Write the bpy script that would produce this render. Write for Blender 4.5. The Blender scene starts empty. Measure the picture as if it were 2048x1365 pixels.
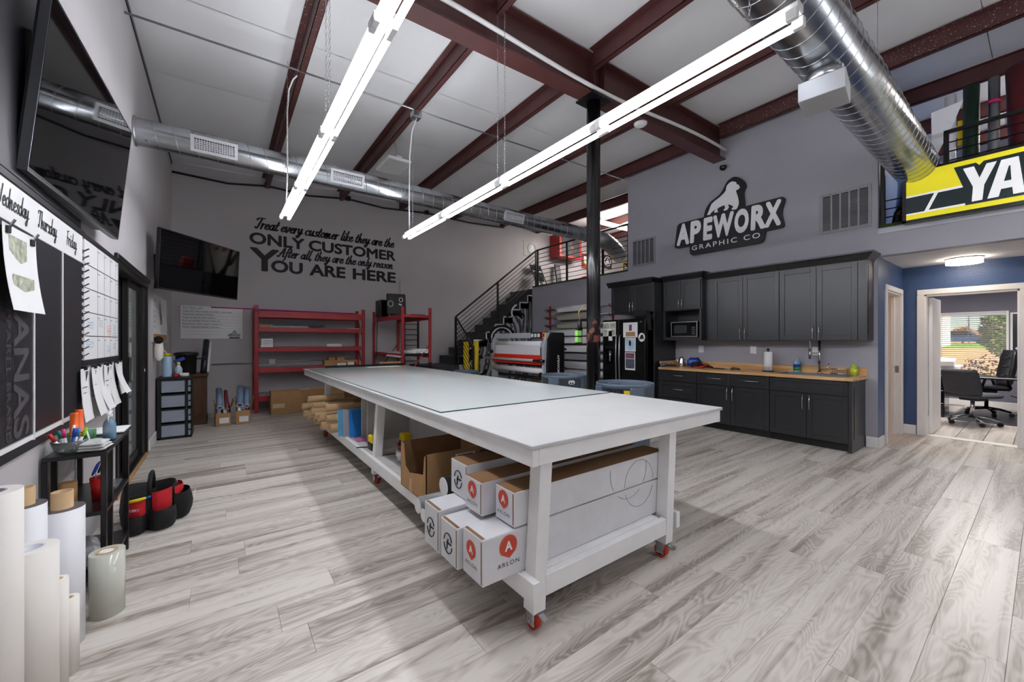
import bpy, bmesh, math, random
from mathutils import Vector, Matrix
random.seed(7)
R = math.radians
SC = bpy.context.scene
COL = SC.collection

# ------------------------------------------------------------------ camera
H = 1.365                                   # eye height
cam_d = bpy.data.cameras.new('camera')
cam_d.sensor_width = 36.0
cam_d.lens = 36.0 * 788.0 / 2048.0
cam_d.clip_start = 0.02
cam_d.clip_end = 400
cam = bpy.data.objects.new('camera', cam_d)
COL.objects.link(cam)
cam.location = (0, 0, H)
cam.rotation_euler = (R(90), 0, R(-36.4))
SC.camera = cam

# ------------------------------------------------------------------ sky and exposure
world = bpy.data.worlds.new('sky')
SC.world = world
world.use_nodes = True
wn = world.node_tree
wn.nodes.clear()
w_out = wn.nodes.new('ShaderNodeOutputWorld')
w_bg = wn.nodes.new('ShaderNodeBackground')
w_sky = wn.nodes.new('ShaderNodeTexSky')
w_sky.sky_type = 'NISHITA'
w_sky.sun_elevation = R(38)
w_sky.sun_rotation = R(-140)
w_sky.sun_intensity = 0.6
w_sky.air_density = 1.0
w_sky.dust_density = 0.1
w_sky.ozone_density = 5.0
w_bg.inputs[1].default_value = 0.11
wn.links.new(w_sky.outputs[0], w_bg.inputs[0])
wn.links.new(w_bg.outputs[0], w_out.inputs[0])

TUBE_POWER = 34.0                            # emission of the fluorescent tubes
SC.view_settings.view_transform = 'Standard'
SC.view_settings.look = 'None'
SC.view_settings.gamma = 1.0
SC.view_settings.exposure = 0.24
SC.view_settings.use_curve_mapping = False

# ------------------------------------------------------------------ key planes of the place
XL, YB, XK, YF = -0.73, 9.40, 6.72, -2.6     # left wall, lettered wall, kitchen wall, wall behind
LOFT = 2.80
XO = 12.6                                    # office window wall


def ceil_z(x):
    return 4.62 + 0.033 * (x + 0.74)


# ------------------------------------------------------------------ materials
def lin(c):
    return tuple((v / 255 / 12.92 if v <= 10.3 else ((v / 255 + .055) / 1.055) ** 2.4) for v in c)


MATS = {}


def mat(name, rgb, rough=.5, metal=0., var=.05, scale=6., bump=0., bscale=60., spec=.5, emit=None, power=0.,
        stretch=None, trans=0., alpha=1., coat=0., sub=0.):
    if name in MATS:
        return MATS[name]
    m = bpy.data.materials.new(name)
    m.use_nodes = True
    nt = m.node_tree
    b = nt.nodes['Principled BSDF']
    c = lin(rgb)
    b.inputs['Roughness'].default_value = rough
    b.inputs['Metallic'].default_value = metal
    b.inputs['Specular IOR Level'].default_value = spec
    b.inputs['Coat Weight'].default_value = coat
    tc = nt.nodes.new('ShaderNodeTexCoord')
    mp = nt.nodes.new('ShaderNodeMapping')
    if stretch:
        mp.inputs['Scale'].default_value = stretch
    nt.links.new(tc.outputs['Object'], mp.inputs['Vector'])
    n = nt.nodes.new('ShaderNodeTexNoise')
    n.inputs['Scale'].default_value = scale
    n.inputs['Detail'].default_value = 4
    nt.links.new(mp.outputs[0], n.inputs['Vector'])
    r = nt.nodes.new('ShaderNodeValToRGB')
    e = r.color_ramp.elements
    e[0].position, e[1].position = .3, .7
    e[0].color = tuple(max(0, v * (1 - var)) for v in c) + (1,)
    e[1].color = tuple(min(1, v * (1 + var)) for v in c) + (1,)
    nt.links.new(n.outputs['Fac'], r.inputs[0])
    nt.links.new(r.outputs[0], b.inputs['Base Color'])
    if bump:
        n2 = nt.nodes.new('ShaderNodeTexNoise')
        n2.inputs['Scale'].default_value = bscale
        n2.inputs['Detail'].default_value = 3
        nt.links.new(mp.outputs[0], n2.inputs['Vector'])
        bp = nt.nodes.new('ShaderNodeBump')
        bp.inputs['Strength'].default_value = bump
        bp.inputs['Distance'].default_value = .01
        nt.links.new(n2.outputs['Fac'], bp.inputs['Height'])
        nt.links.new(bp.outputs[0], b.inputs['Normal'])
    if emit:
        b.inputs['Emission Color'].default_value = lin(emit) + (1,)
        b.inputs['Emission Strength'].default_value = power
    if trans:
        b.inputs['Transmission Weight'].default_value = trans
    if alpha < 1:
        b.inputs['Alpha'].default_value = alpha
    if sub:
        b.inputs['Subsurface Weight'].default_value = sub
        b.inputs['Subsurface Radius'].default_value = (.03, .03, .03)
    MATS[name] = m
    return m


def nodes_of(m):
    return m.node_tree, m.node_tree.nodes['Principled BSDF']


def ramp(nt, stops):
    r = nt.nodes.new('ShaderNodeValToRGB')
    e = r.color_ramp.elements
    while len(e) < len(stops):
        e.new(.5)
    for i, (p, c) in enumerate(stops):
        e[i].position = p
        e[i].color = lin(c) + (1,)
    return r


def plank_mat(name, light, mid, dark, along='X', random_tone=.05, rough=.34):
    m = bpy.data.materials.new(name)
    m.use_nodes = True
    nt, b = nodes_of(m)
    L = nt.links.new
    tc = nt.nodes.new('ShaderNodeTexCoord')
    oi = nt.nodes.new('ShaderNodeObjectInfo')
    off = nt.nodes.new('ShaderNodeVectorMath')
    off.operation = 'MULTIPLY_ADD'
    cmb = nt.nodes.new('ShaderNodeCombineXYZ')
    mul = nt.nodes.new('ShaderNodeMath'); mul.operation = 'MULTIPLY'; mul.inputs[1].default_value = 37.
    L(oi.outputs['Random'], mul.inputs[0])
    for i in range(3):
        L(mul.outputs[0], cmb.inputs[i])
    add = nt.nodes.new('ShaderNodeVectorMath'); add.operation = 'ADD'
    L(tc.outputs['Object'], add.inputs[0]); L(cmb.outputs[0], add.inputs[1])

    def mapped(s):
        mp = nt.nodes.new('ShaderNodeMapping')
        mp.inputs['Scale'].default_value = s if along == 'X' else (s[1], s[0], s[2])
        L(add.outputs[0], mp.inputs[0])
        return mp
    # broad light and dark streaks along the board
    n1 = nt.nodes.new('ShaderNodeTexNoise'); n1.inputs['Scale'].default_value = 1; n1.inputs['Detail'].default_value = 5
    n1.inputs['Distortion'].default_value = .6
    L(mapped((.5, 9.0, 1)).outputs[0], n1.inputs['Vector'])
    # cathedral figure: rings of a strongly distorted field
    n2 = nt.nodes.new('ShaderNodeTexNoise'); n2.inputs['Scale'].default_value = 1; n2.inputs['Detail'].default_value = 2
    n2.inputs['Distortion'].default_value = .4
    L(mapped((1.3, 6.5, 1)).outputs[0], n2.inputs['Vector'])
    k = nt.nodes.new('ShaderNodeMath'); k.operation = 'MULTIPLY'; k.inputs[1].default_value = 125.
    L(n2.outputs['Fac'], k.inputs[0])
    sn = nt.nodes.new('ShaderNodeMath'); sn.operation = 'SINE'; L(k.outputs[0], sn.inputs[0])
    # fine pores
    n3 = nt.nodes.new('ShaderNodeTexNoise'); n3.inputs['Scale'].default_value = 1; n3.inputs['Detail'].default_value = 3
    L(mapped((5, 160, 1)).outputs[0], n3.inputs['Vector'])
    # rings show mostly where the streak is dark
    a1 = nt.nodes.new('ShaderNodeMath'); a1.operation = 'MULTIPLY'; a1.inputs[1].default_value = .045; L(sn.outputs[0], a1.inputs[0])
    a2 = nt.nodes.new('ShaderNodeMath'); a2.operation = 'ADD'; L(n1.outputs['Fac'], a2.inputs[0]); L(a1.outputs[0], a2.inputs[1])
    s3 = nt.nodes.new('ShaderNodeMath'); s3.operation = 'MULTIPLY_ADD'; s3.inputs[1].default_value = .14; s3.inputs[2].default_value = -.07
    L(n3.outputs['Fac'], s3.inputs[0])
    a3 = nt.nodes.new('ShaderNodeMath'); a3.operation = 'ADD'; L(a2.outputs[0], a3.inputs[0]); L(s3.outputs[0], a3.inputs[1])
    rt = nt.nodes.new('ShaderNodeMath'); rt.operation = 'MULTIPLY_ADD'; rt.inputs[1].default_value = random_tone; rt.inputs[2].default_value = -random_tone / 2
    L(oi.outputs['Random'], rt.inputs[0])
    a4 = nt.nodes.new('ShaderNodeMath'); a4.operation = 'ADD'; L(a3.outputs[0], a4.inputs[0]); L(rt.outputs[0], a4.inputs[1])
    rp = ramp(nt, [(.33, dark), (.47, mid), (.60, light)])
    L(a4.outputs[0], rp.inputs[0])
    L(rp.outputs[0], b.inputs['Base Color'])
    b.inputs['Roughness'].default_value = rough
    bp = nt.nodes.new('ShaderNodeBump'); bp.inputs['Strength'].default_value = .12; bp.inputs['Distance'].default_value = .002
    L(a3.outputs[0], bp.inputs['Height']); L(bp.outputs[0], b.inputs['Normal'])
    MATS[name] = m
    return m


# ------------------------------------------------------------------ mesh building
WORLD = {}                                    # object name -> world matrix as built


class MB:
    """collects shapes (world coordinates) and links them as one mesh object"""

    def __init__(s):
        s.v, s.f, s.sm = [], [], []

    def add(s, v, f, smooth=False):
        o = len(s.v)
        s.v += [Vector(p) for p in v]
        for q in f:
            s.f.append([i + o for i in q])
            s.sm.append(smooth)
        return s

    def hexa(s, p):
        """8 corners: bottom ring 0-3, top ring 4-7"""
        return s.add(p, [(0, 3, 2, 1), (4, 5, 6, 7), (0, 1, 5, 4), (1, 2, 6, 5), (2, 3, 7, 6), (3, 0, 4, 7)])

    def box(s, x0, x1, y0, y1, z0, z1, b=0.):
        if x0 > x1: x0, x1 = x1, x0
        if y0 > y1: y0, y1 = y1, y0
        if z0 > z1: z0, z1 = z1, z0
        if b <= 0:
            return s.hexa([(x0, y0, z0), (x1, y0, z0), (x1, y1, z0), (x0, y1, z0), (x0, y0, z1), (x1, y0, z1), (x1, y1, z1), (x0, y1, z1)])
        b = min(b, (x1 - x0) * .45, (y1 - y0) * .45, (z1 - z0) * .45)
        lo, hi = (x0, y0, z0), (x1, y1, z1)
        vs, idx = [], {}
        for cx in (0, 1):
            for cy in (0, 1):
                for cz in (0, 1):
                    c = (cx, cy, cz)
                    for a in range(3):
                        p = []
                        for i in range(3):
                            t = hi[i] if c[i] else lo[i]
                            if i != a:
                                t += -b if c[i] else b
                            p.append(t)
                        idx[(c, a)] = len(vs)
                        vs.append(p)
        fs = []
        for a in range(3):
            u, w = (a + 1) % 3, (a + 2) % 3
            for sgn in (0, 1):
                ring = []
                for (cu, cw) in ((0, 0), (1, 0), (1, 1), (0, 1)):
                    c = [0, 0, 0]; c[a] = sgn; c[u] = cu; c[w] = cw
                    ring.append(idx[(tuple(c), a)])
                fs.append(ring)
            for su in (0, 1):
                for sw in (0, 1):
                    c1 = [0, 0, 0]; c1[u] = su; c1[w] = sw; c2 = list(c1); c2[a] = 1
                    c1, c2 = tuple(c1), tuple(c2)
                    fs.append([idx[(c1, u)], idx[(c1, w)], idx[(c2, w)], idx[(c2, u)]])
        for c in [(x, y, z) for x in (0, 1) for y in (0, 1) for z in (0, 1)]:
            fs.append([idx[(c, 0)], idx[(c, 1)], idx[(c, 2)]])
        return s.add(vs, fs)

    def obox(s, c, size, rot=(0, 0, 0), b=0.):
        """box centred at c with euler rotation"""
        t = MB().box(-size[0] / 2, size[0] / 2, -size[1] / 2, size[1] / 2, -size[2] / 2, size[2] / 2, b)
        from mathutils import Euler
        m = Matrix.Translation(Vector(c)) @ Euler(rot).to_matrix().to_4x4()
        return s.merge(t, m)

    def merge(s, t, m=None):
        o = len(s.v)
        s.v += [(m @ p if m else p.copy()) for p in t.v]
        s.f += [[i + o for i in q] for q in t.f]
        s.sm += t.sm
        return s

    def cyl(s, p0, p1, r0, r1=None, n=16, caps=True, smooth=True):
        r1 = r0 if r1 is None else r1
        p0, p1 = Vector(p0), Vector(p1)
        d = (p1 - p0).normalized()
        a = Vector((0, 0, 1)) if abs(d.z) < .9 else Vector((1, 0, 0))
        u = d.cross(a).normalized(); w = d.cross(u)
        o = len(s.v)
        for (p, r) in ((p0, r0), (p1, r1)):
            for i in range(n):
                t = 2 * math.pi * i / n
                s.v.append(p + u * (r * math.cos(t)) + w * (r * math.sin(t)))
        for i in range(n):
            j = (i + 1) % n
            s.f.append([o + i, o + j, o + n + j, o + n + i]); s.sm.append(smooth)
        if caps:
            s.f.append([o + i for i in range(n)]); s.sm.append(False)
            s.f.append([o + n + i for i in range(n)]); s.sm.append(False)
        return s

    def pipe(s, p0, p1, r, ri, n=20):
        """hollow tube with open bore"""
        p0, p1 = Vector(p0), Vector(p1)
        d = (p1 - p0).normalized()
        a = Vector((0, 0, 1)) if abs(d.z) < .9 else Vector((1, 0, 0))
        u = d.cross(a).normalized(); w = d.cross(u)
        o = len(s.v)
        for (p, q) in ((p0, r), (p1, r), (p1, ri), (p0, ri)):
            for i in range(n):
                t = 2 * math.pi * i / n
                s.v.append(p + u * (q * math.cos(t)) + w * (q * math.sin(t)))
        for k in range(4):
            k2 = (k + 1) % 4
            for i in range(n):
                j = (i + 1) % n
                s.f.append([o + k * n + i, o + k * n + j, o + k2 * n + j, o + k2 * n + i]); s.sm.append(k in (0, 2))
        return s

    def tube(s, pts, r, n=8, closed=False, caps=True):
        pts = [Vector(p) for p in pts]
        o = len(s.v); m = len(pts)
        prev = None
        for i, p in enumerate(pts):
            if closed:
                d = (pts[(i + 1) % m] - pts[i - 1]).normalized()
            else:
                d = (pts[min(i + 1, m - 1)] - pts[max(i - 1, 0)]).normalized()
            if prev is None:
                a = Vector((0, 0, 1)) if abs(d.z) < .9 else Vector((1, 0, 0))
                u = d.cross(a).normalized()
            else:
                u = (prev - d * prev.dot(d)).normalized()
            prev = u
            w = d.cross(u)
            rr = r[i] if isinstance(r, (list, tuple)) else r
            for k in range(n):
                t = 2 * math.pi * k / n
                s.v.append(p + u * (rr * math.cos(t)) + w * (rr * math.sin(t)))
        for i in range(m if closed else m - 1):
            i2 = (i + 1) % m
            for k in range(n):
                k2 = (k + 1) % n
                s.f.append([o + i * n + k, o + i * n + k2, o + i2 * n + k2, o + i2 * n + k]); s.sm.append(True)
        if caps and not closed:
            s.f.append([o + k for k in range(n)]); s.sm.append(False)
            s.f.append([o + (m - 1) * n + k for k in range(n)]); s.sm.append(False)
        return s

    def lathe(s, prof, c, n=24, sharp=()):
        """profile of (r, z) turned about the vertical axis through c"""
        o = len(s.v); m = len(prof)
        for (r, z) in prof:
            for i in range(n):
                t = 2 * math.pi * i / n
                s.v.append(Vector((c[0] + r * math.cos(t), c[1] + r * math.sin(t), c[2] + z)))
        for k in range(m - 1):
            for i in range(n):
                j = (i + 1) % n
                s.f.append([o + k * n + i, o + k * n + j, o + (k + 1) * n + j, o + (k + 1) * n + i]); s.sm.append(True)
        if prof[0][0] > 1e-5:
            s.f.append([o + i for i in range(n)]); s.sm.append(False)
        if prof[-1][0] > 1e-5:
            s.f.append([o + (m - 1) * n + i for i in range(n)]); s.sm.append(False)
        return s

    def prism(s, poly, fr, d0, d1):
        """2-D polygon on frame fr, from depth d0 to d1 along its normal"""
        n = len(poly)
        v = [fr(x, y, d0) for x, y in poly] + [fr(x, y, d1) for x, y in poly]
        f = [list(range(n)), list(range(n, 2 * n))] + [[i, (i + 1) % n, n + (i + 1) % n, n + i] for i in range(n)]
        return s.add(v, f)

    def build(s, name, m=None, parent=None, fix=True):
        me = bpy.data.meshes.new(name)
        if parent is None:
            xs = [p.x for p in s.v]; ys = [p.y for p in s.v]; zs = [p.z for p in s.v]
            M = Matrix.Translation(((min(xs) + max(xs)) / 2, (min(ys) + max(ys)) / 2, min(zs)))
        else:
            M = WORLD[parent.name]
        inv = M.inverted()
        me.from_pydata([tuple(inv @ p) for p in s.v], [], s.f)
        if any(s.sm):
            me.polygons.foreach_set('use_smooth', s.sm)
        if fix:
            bm = bmesh.new(); bm.from_mesh(me)
            bmesh.ops.recalc_face_normals(bm, faces=bm.faces)
            bm.to_mesh(me); bm.free()
        me.update()
        o = bpy.data.objects.new(name, me)
        COL.objects.link(o)
        if m is not None:
            me.materials.append(MATS[m] if isinstance(m, str) else m)
        if parent is None:
            o.matrix_world = M
        else:
            o.parent = parent
        WORLD[o.name] = M
        return o


def tag(o, label=None, cat=None, group=None, kind=None):
    if label: o['label'] = label
    if cat: o['category'] = cat
    if group: o['group'] = group
    if kind: o['kind'] = kind
    return o


def thing(name, label, cat, loc, rotz=0., group=None):
    o = bpy.data.objects.new(name, None)
    COL.objects.link(o)
    o.empty_display_size = .05
    o.location = loc
    o.rotation_euler = (0, 0, rotz)
    WORLD[o.name] = Matrix.Translation(Vector(loc)) @ Matrix.Rotation(rotz, 4, 'Z')
    return tag(o, label, cat, group)


def struct(name, mb, m, label=None):
    o = mb.build(name, m)
    o['kind'] = 'structure'
    if label: o['label'] = label
    return o


def copy_tree(o, parent=None, move=None):
    c = o.copy()
    COL.objects.link(c)
    if parent is not None:
        c.parent = parent
    if move is not None:
        c.location = Vector(o.location) + Vector(move)
        WORLD[c.name] = Matrix.Translation(Vector(move)) @ WORLD[o.name]
    else:
        WORLD[c.name] = WORLD[parent.name] if parent is not None else WORLD[o.name]
    for ch in o.children:
        if ch.name != c.name:
            copy_tree(ch, c)
    return c


def frame(o, right, up):
    o, right, up = Vector(o), Vector(right).normalized(), Vector(up).normalized()
    nrm = right.cross(up)
    return lambda x, y, d=0.: o + right * x + up * y + nrm * d


def wall_left_f(y, z, d=0.): return frame((XL + d, y, z), (0, 1, 0), (0, 0, 1))
def wall_back_f(x, z, d=0.): return frame((x, YB - d, z), (1, 0, 0), (0, 0, 1))
def wall_kit_f(y, z, d=0.): return frame((XK - d, y, z), (0, -1, 0), (0, 0, 1))


# ------------------------------------------------------------------ lettering
_tc = {}


def text_mb(txt, fr, width=None, height=None, bold=0., shear=0., thick=.002, spacing=1., center=False, depth=0.):
    """block lettering laid on a frame; width and height set its size in metres"""
    key = (txt, shear, spacing)
    if key not in _tc:
        cu = bpy.data.curves.new('letters', 'FONT')
        cu.body = txt
        cu.shear = shear
        cu.space_character = spacing
        cu.resolution_u = 4
        ob = bpy.data.objects.new('letters', cu)
        COL.objects.link(ob)
        bpy.context.view_layer.update()
        me = bpy.data.meshes.new_from_object(ob.evaluated_get(bpy.context.evaluated_depsgraph_get()))
        _tc[key] = ([tuple(v.co) for v in me.vertices], [list(p.vertices) for p in me.polygons])
        bpy.data.objects.remove(ob); bpy.data.curves.remove(cu); bpy.data.meshes.remove(me)
    vs, fs = _tc[key]
    mb = MB()
    if not vs:
        return mb
    x0 = min(v[0] for v in vs); x1 = max(v[0] for v in vs)
    y0 = min(v[1] for v in vs); y1 = max(v[1] for v in vs)
    sx = width / (x1 - x0) if width else None
    sy = height / (y1 - y0) if height else None
    sx = sx or sy; sy = sy or sx
    cx = (x1 - x0) / 2 * sx if center else 0
    n = len(vs)
    # heavier weight: the same outline laid again around a small offset
    b = bold * 1.2
    if b:
        sx = sx * (x1 - x0) / (x1 - x0 + 2 * b); sy = sy * (y1 - y0) / (y1 - y0 + 2 * b)
        x0 -= b; y0 -= b
        n_ = 28 if (height or 0) > .12 else 8
        offs = [(0, 0)] + [(b * math.cos(2 * math.pi * q / n_), b * math.sin(2 * math.pi * q / n_)) for q in range(n_)]
    else:
        offs = [(0, 0)]
    for k, (ox, oy) in enumerate(offs):
        mb.add([fr((v[0] + ox - x0) * sx - cx, (v[1] + oy - y0) * sy, depth + thick + k * 1e-5) for v in vs], fs)
    return mb


GLYPH = {
    'a': (1.0, [[(.72, .8), (.42, 1), (.08, .6), (.08, .22), (.3, 0), (.58, .25), (.74, .9)], [(.76, .98), (.68, .3), (.8, 0), (1.02, .2)]]),
    'c': (.85, [[(.72, .78), (.5, 1), (.15, .75), (.08, .3), (.3, 0), (.6, .05), (.88, .3)]]),
    'd': (1.0, [[(.7, .8), (.4, 1), (.05, .55), (.2, .02), (.5, .1), (.72, .5)], [(.95, 2.0), (.7, .5), (.75, .05), (1.0, .18)]]),
    'e': (.82, [[(.08, .42), (.5, .55), (.62, .85), (.4, 1.0), (.1, .65), (.12, .2), (.4, 0), (.85, .3)]]),
    'f': (.65, [[(.85, 1.75), (.68, 2.0), (.45, 1.6), (.3, .5), (.18, -.5), (.0, -.75)], [(.05, .95), (.75, 1.0)]]),
    'h': (.98, [[(.3, 2.0), (.08, 0)], [(.12, .5), (.42, .96), (.64, .86), (.58, .4), (.66, .03), (.95, .2)]]),
    'i': (.5, [[(.2, 1), (.12, .25), (.26, 0), (.5, .2)], [(.28, 1.42), (.3, 1.5)]]),
    'k': (.85, [[(.3, 2), (.08, 0)], [(.68, .95), (.4, .75), (.18, .5)], [(.22, .55), (.48, .1), (.85, .15)]]),
    'l': (.5, [[(.35, 2), (.14, .4), (.26, 0), (.5, .18)]]),
    'm': (1.35, [[(.12, 1), (.04, 0)], [(.08, .5), (.34, .96), (.5, .86), (.43, 0)], [(.47, .5), (.74, .96), (.9, .86), (.82, .25), (.96, 0), (1.28, .2)]]),
    'n': (.98, [[(.12, 1), (.04, 0)], [(.08, .5), (.38, .96), (.56, .86), (.5, .25), (.64, 0), (.94, .2)]]),
    'o': (.9, [[(.42, 1), (.1, .7), (.08, .25), (.35, 0), (.66, .3), (.62, .8), (.42, 1), (.6, .86), (.92, .88)]]),
    'r': (.66, [[(.12, 1), (.04, 0)], [(.08, .5), (.34, .95), (.64, .92)]]),
    's': (.7, [[(.62, .82), (.42, 1), (.22, .8), (.42, .5), (.5, .2), (.25, 0), (.02, .15)], [(.5, .15), (.72, .2)]]),
    't': (.62, [[(.4, 1.65), (.14, .3), (.28, 0), (.6, .18)], [(.0, 1.05), (.62, 1.12)]]),
    'u': (.98, [[(.12, 1), (.06, .3), (.24, 0), (.5, .25), (.66, .95)], [(.68, 1), (.58, .25), (.72, 0), (.98, .2)]]),
    'v': (.85, [[(.06, 1), (.18, .1), (.3, 0), (.62, .7), (.55, 1), (.88, .92)]]),
    'y': (.95, [[(.12, 1), (.1, .35), (.3, .08), (.55, .4), (.68, 1)], [(.7, 1), (.5, -.3), (.25, -.75), (.0, -.5), (.4, -.1), (.95, .25)]]),
    ',': (.35, [[(.12, .12), (.0, -.3)]]),
    'T': (1.05, [[(.0, 1.6), (.25, 1.95), (1.35, 2.0)], [(.8, 1.98), (.45, .25), (.25, 0), (.05, .2)]]),
    'A': (1.3, [[(-.1, .15), (.2, .05), (1.0, 2.0), (.98, .1), (1.2, .15)], [(.2, .75), (1.15, .8)]]),
    'W': (1.6, [[(.0, 1.9), (.2, 0), (.7, 1.6), (.9, 0), (1.5, 2.0)]]),
    'F': (.95, [[(.15, 1.85), (1.15, 2.0)], [(.55, 1.92), (.3, 0)], [(.15, 1.0), (.85, 1.05)]]),
    ' ': (.55, []),
}


def smooth_path(p, k=4):
    if len(p) < 3:
        return [Vector(q) for q in p]
    q = [Vector(a) for a in p]
    q = [q[0] * 2 - q[1]] + q + [q[-1] * 2 - q[-2]]
    out = []
    for i in range(1, len(q) - 2):
        for j in range(k):
            t = j / k
            a, b, c, d = q[i - 1], q[i], q[i + 1], q[i + 2]
            out.append(.5 * ((2 * b) + (c - a) * t + (2 * a - 5 * b + 4 * c - d) * t * t + (3 * b - a - 3 * c + d) * t ** 3))
    out.append(q[-2])
    return out


def ribbon(mb, pts, w, fr, depth):
    n = len(pts)
    P = []
    for i, p in enumerate(pts):
        d = (pts[min(i + 1, n - 1)] - pts[max(i - 1, 0)])
        if d.length < 1e-9:
            d = Vector((1, 0))
        d.normalize()
        nx, ny = -d.y, d.x
        ww = w * (.62 + .5 * abs(d.y)) / 2            # down strokes heavier
        P.append(fr(p.x + nx * ww, p.y + ny * ww, depth)); P.append(fr(p.x - nx * ww, p.y - ny * ww, depth))
    mb.add(P, [[2 * i, 2 * i + 1, 2 * i + 3, 2 * i + 2] for i in range(n - 1)])
    for e, q in ((pts[0], pts[1]), (pts[-1], pts[-2])):
        d = e - q
        if d.length < 1e-9: d = Vector((1, 0))
        d.normalize()
        ww = w * (.62 + .5 * abs(d.y)) / 2
        C = []
        for t in range(7):
            a = math.atan2(d.y, d.x) - math.pi / 2 + math.pi * t / 6
            C.append(fr(e.x + ww * math.cos(a), e.y + ww * math.sin(a), depth))
        mb.add(C, [list(range(7))])


def script_mb(txt, fr, width, xh, w=.28, slant=.28, depth=.002):
    """brush script lettering: width in metres, xh = height of a small letter in metres"""
    adv = sum(GLYPH[c][0] for c in txt)
    sx = width / adv
    mb = MB()
    x = 0
    for c in txt:
        a, strokes = GLYPH[c]
        for st in strokes:
            p = smooth_path([((x + q[0]) * sx + q[1] * xh * slant, q[1] * xh) for q in st])
            ribbon(mb, p, w * xh, fr, depth)
        x += a
    return mb

# ------------------------------------------------------------------ shared materials
mat('wall_grey', (190, 186, 188), .62, var=.03, scale=2, bump=.08, bscale=90)
mat('wall_slate', (166, 164, 172), .6, var=.03, scale=2, bump=.1, bscale=80)
mat('wall_blue', (60, 84, 126), .42, var=.05, scale=3, bump=.22, bscale=45)
mat('wall_loft', (205, 196, 190), .7, var=.03, scale=2)
mat('office_wall', (120, 118, 134), .6, var=.03)
mat('warm_wall', (226, 190, 150), .7, var=.04)
mat('ceiling_vinyl', (230, 230, 231), .55, var=.025, scale=1.5, bump=.25, bscale=3.5)
mat('drywall_white', (222, 220, 222), .7, var=.02, bump=.15, bscale=70)
mat('red_steel', (82, 44, 42), .5, var=.15, scale=5, bump=.05)
mat('black_paint', (14, 14, 15), .38, var=.2, scale=9)
mat('black_satin', (16, 16, 18), .30, var=.2, scale=7, bump=.03)
mat('cabinet_black', (25, 27, 32), .36, var=.12, scale=4, bump=.02, bscale=30, spec=.85)
mat('black_plastic', (20, 20, 22), .45, var=.1)
mat('black_gloss', (8, 8, 9), .06, var=.05)
mat('fridge_black', (13, 13, 15), .22, var=.1, bump=.02, bscale=200)
mat('chrome', (205, 205, 208), .18, 1., var=.03)
mat('steel', (170, 172, 175), .32, 1., var=.08, scale=20, stretch=(1, 1, 12))
mat('white_paint', (236, 235, 233), .45, var=.02, bump=.05)
mat('trim_white', (240, 238, 236), .4, var=.015)
mat('white_plastic', (240, 240, 240), .4, var=.01)
mat('paper', (238, 238, 238), .8, var=.02)
mat('vinyl_white', (238, 239, 243), .38, var=.015, scale=2)
mat('paper_warm', (240, 236, 229), .6, var=.015, scale=3)
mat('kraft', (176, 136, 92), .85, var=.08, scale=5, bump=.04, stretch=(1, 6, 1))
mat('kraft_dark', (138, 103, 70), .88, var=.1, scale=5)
mat('core_board', (196, 164, 124), .85, var=.09, scale=14, bump=.06)
mat('rack_red', (166, 40, 43), .42, var=.08, scale=5, bump=.03)
mat('red_plastic', (200, 30, 28), .4, var=.05)
mat('red_fabric', (196, 28, 38), .8, var=.12, scale=60, bump=.15, bscale=300)
mat('black_fabric', (20, 20, 22), .85, var=.25, scale=50, bump=.2, bscale=250)
mat('grey_fabric', (62, 64, 70), .9, var=.12, scale=60, bump=.2, bscale=250)
mat('orange_plastic', (242, 102, 28), .4, var=.04)
mat('yellow_plastic', (240, 208, 20), .4, var=.05)
mat('blue_plastic', (24, 70, 170), .4, var=.08)
mat('green_plastic', (30, 140, 70), .4, var=.06)
mat('grey_bin', (92, 106, 122), .5, var=.06, bump=.03)
mat('concrete_grey', (110, 110, 112), .7)
mat('stair_grey', (62, 61, 62), .75, var=.06, scale=9, bump=.1, bscale=120)
mat('turf', (48, 72, 26), .95, var=.4, scale=90, bump=.8, bscale=160)
mat('tube_glow', (255, 255, 255), .4, emit=(246, 248, 255), power=TUBE_POWER)
mat('loft_glow', (255, 255, 255), .4, emit=(255, 246, 238), power=TUBE_POWER * 2.1)
mat('ink_black', (14, 14, 15), .5, var=.05)
mat('ink_white', (240, 240, 240), .5, var=.02)
mat('letter_silver', (250, 251, 253), .3, var=.02)
mat('board_black', (33, 32, 37), .42, var=.06, scale=3)
mat('board_print', (76, 75, 80), .45, var=.04)
mat('brown_wood', (84, 52, 32), .5, var=.25, scale=5, stretch=(8, 8, 1))
mat('rubber_red', (196, 52, 28), .55, var=.06)
mat('tan_wood', (190, 150, 105), .6, var=.15, scale=6, stretch=(12, 1, 12))
mat('screen_dark', (6, 6, 7), .035, var=.02, spec=.45)
mat('amber', (200, 150, 60), .4)
mat('cable_black', (12, 12, 12), .6)
mat('cable_white', (225, 225, 225), .6)


def spiral_steel(name, axis):
    m = mat(name, (176, 180, 184), .2, 1., var=.1, scale=3)
    nt, b = nodes_of(m)
    L = nt.links.new
    tc = nt.nodes.new('ShaderNodeTexCoord')
    n = nt.nodes.new('ShaderNodeTexNoise'); n.inputs['Scale'].default_value = 5; n.inputs['Detail'].default_value = 6
    L(tc.outputs['Object'], n.inputs['Vector'])
    rr = nt.nodes.new('ShaderNodeMapRange'); rr.inputs[3].default_value = .14; rr.inputs[4].default_value = .34
    L(n.outputs['Fac'], rr.inputs[0]); L(rr.outputs[0], b.inputs['Roughness'])
    return m


spiral_steel('duct_steel', 'X')
PLANK = plank_mat('floor_plank_wood', (222, 216, 207), (201, 193, 183), (150, 139, 128))
TILE = plank_mat('office_tile', (214, 206, 198), (190, 181, 172), (160, 150, 141), random_tone=.05, rough=.3)


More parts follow.
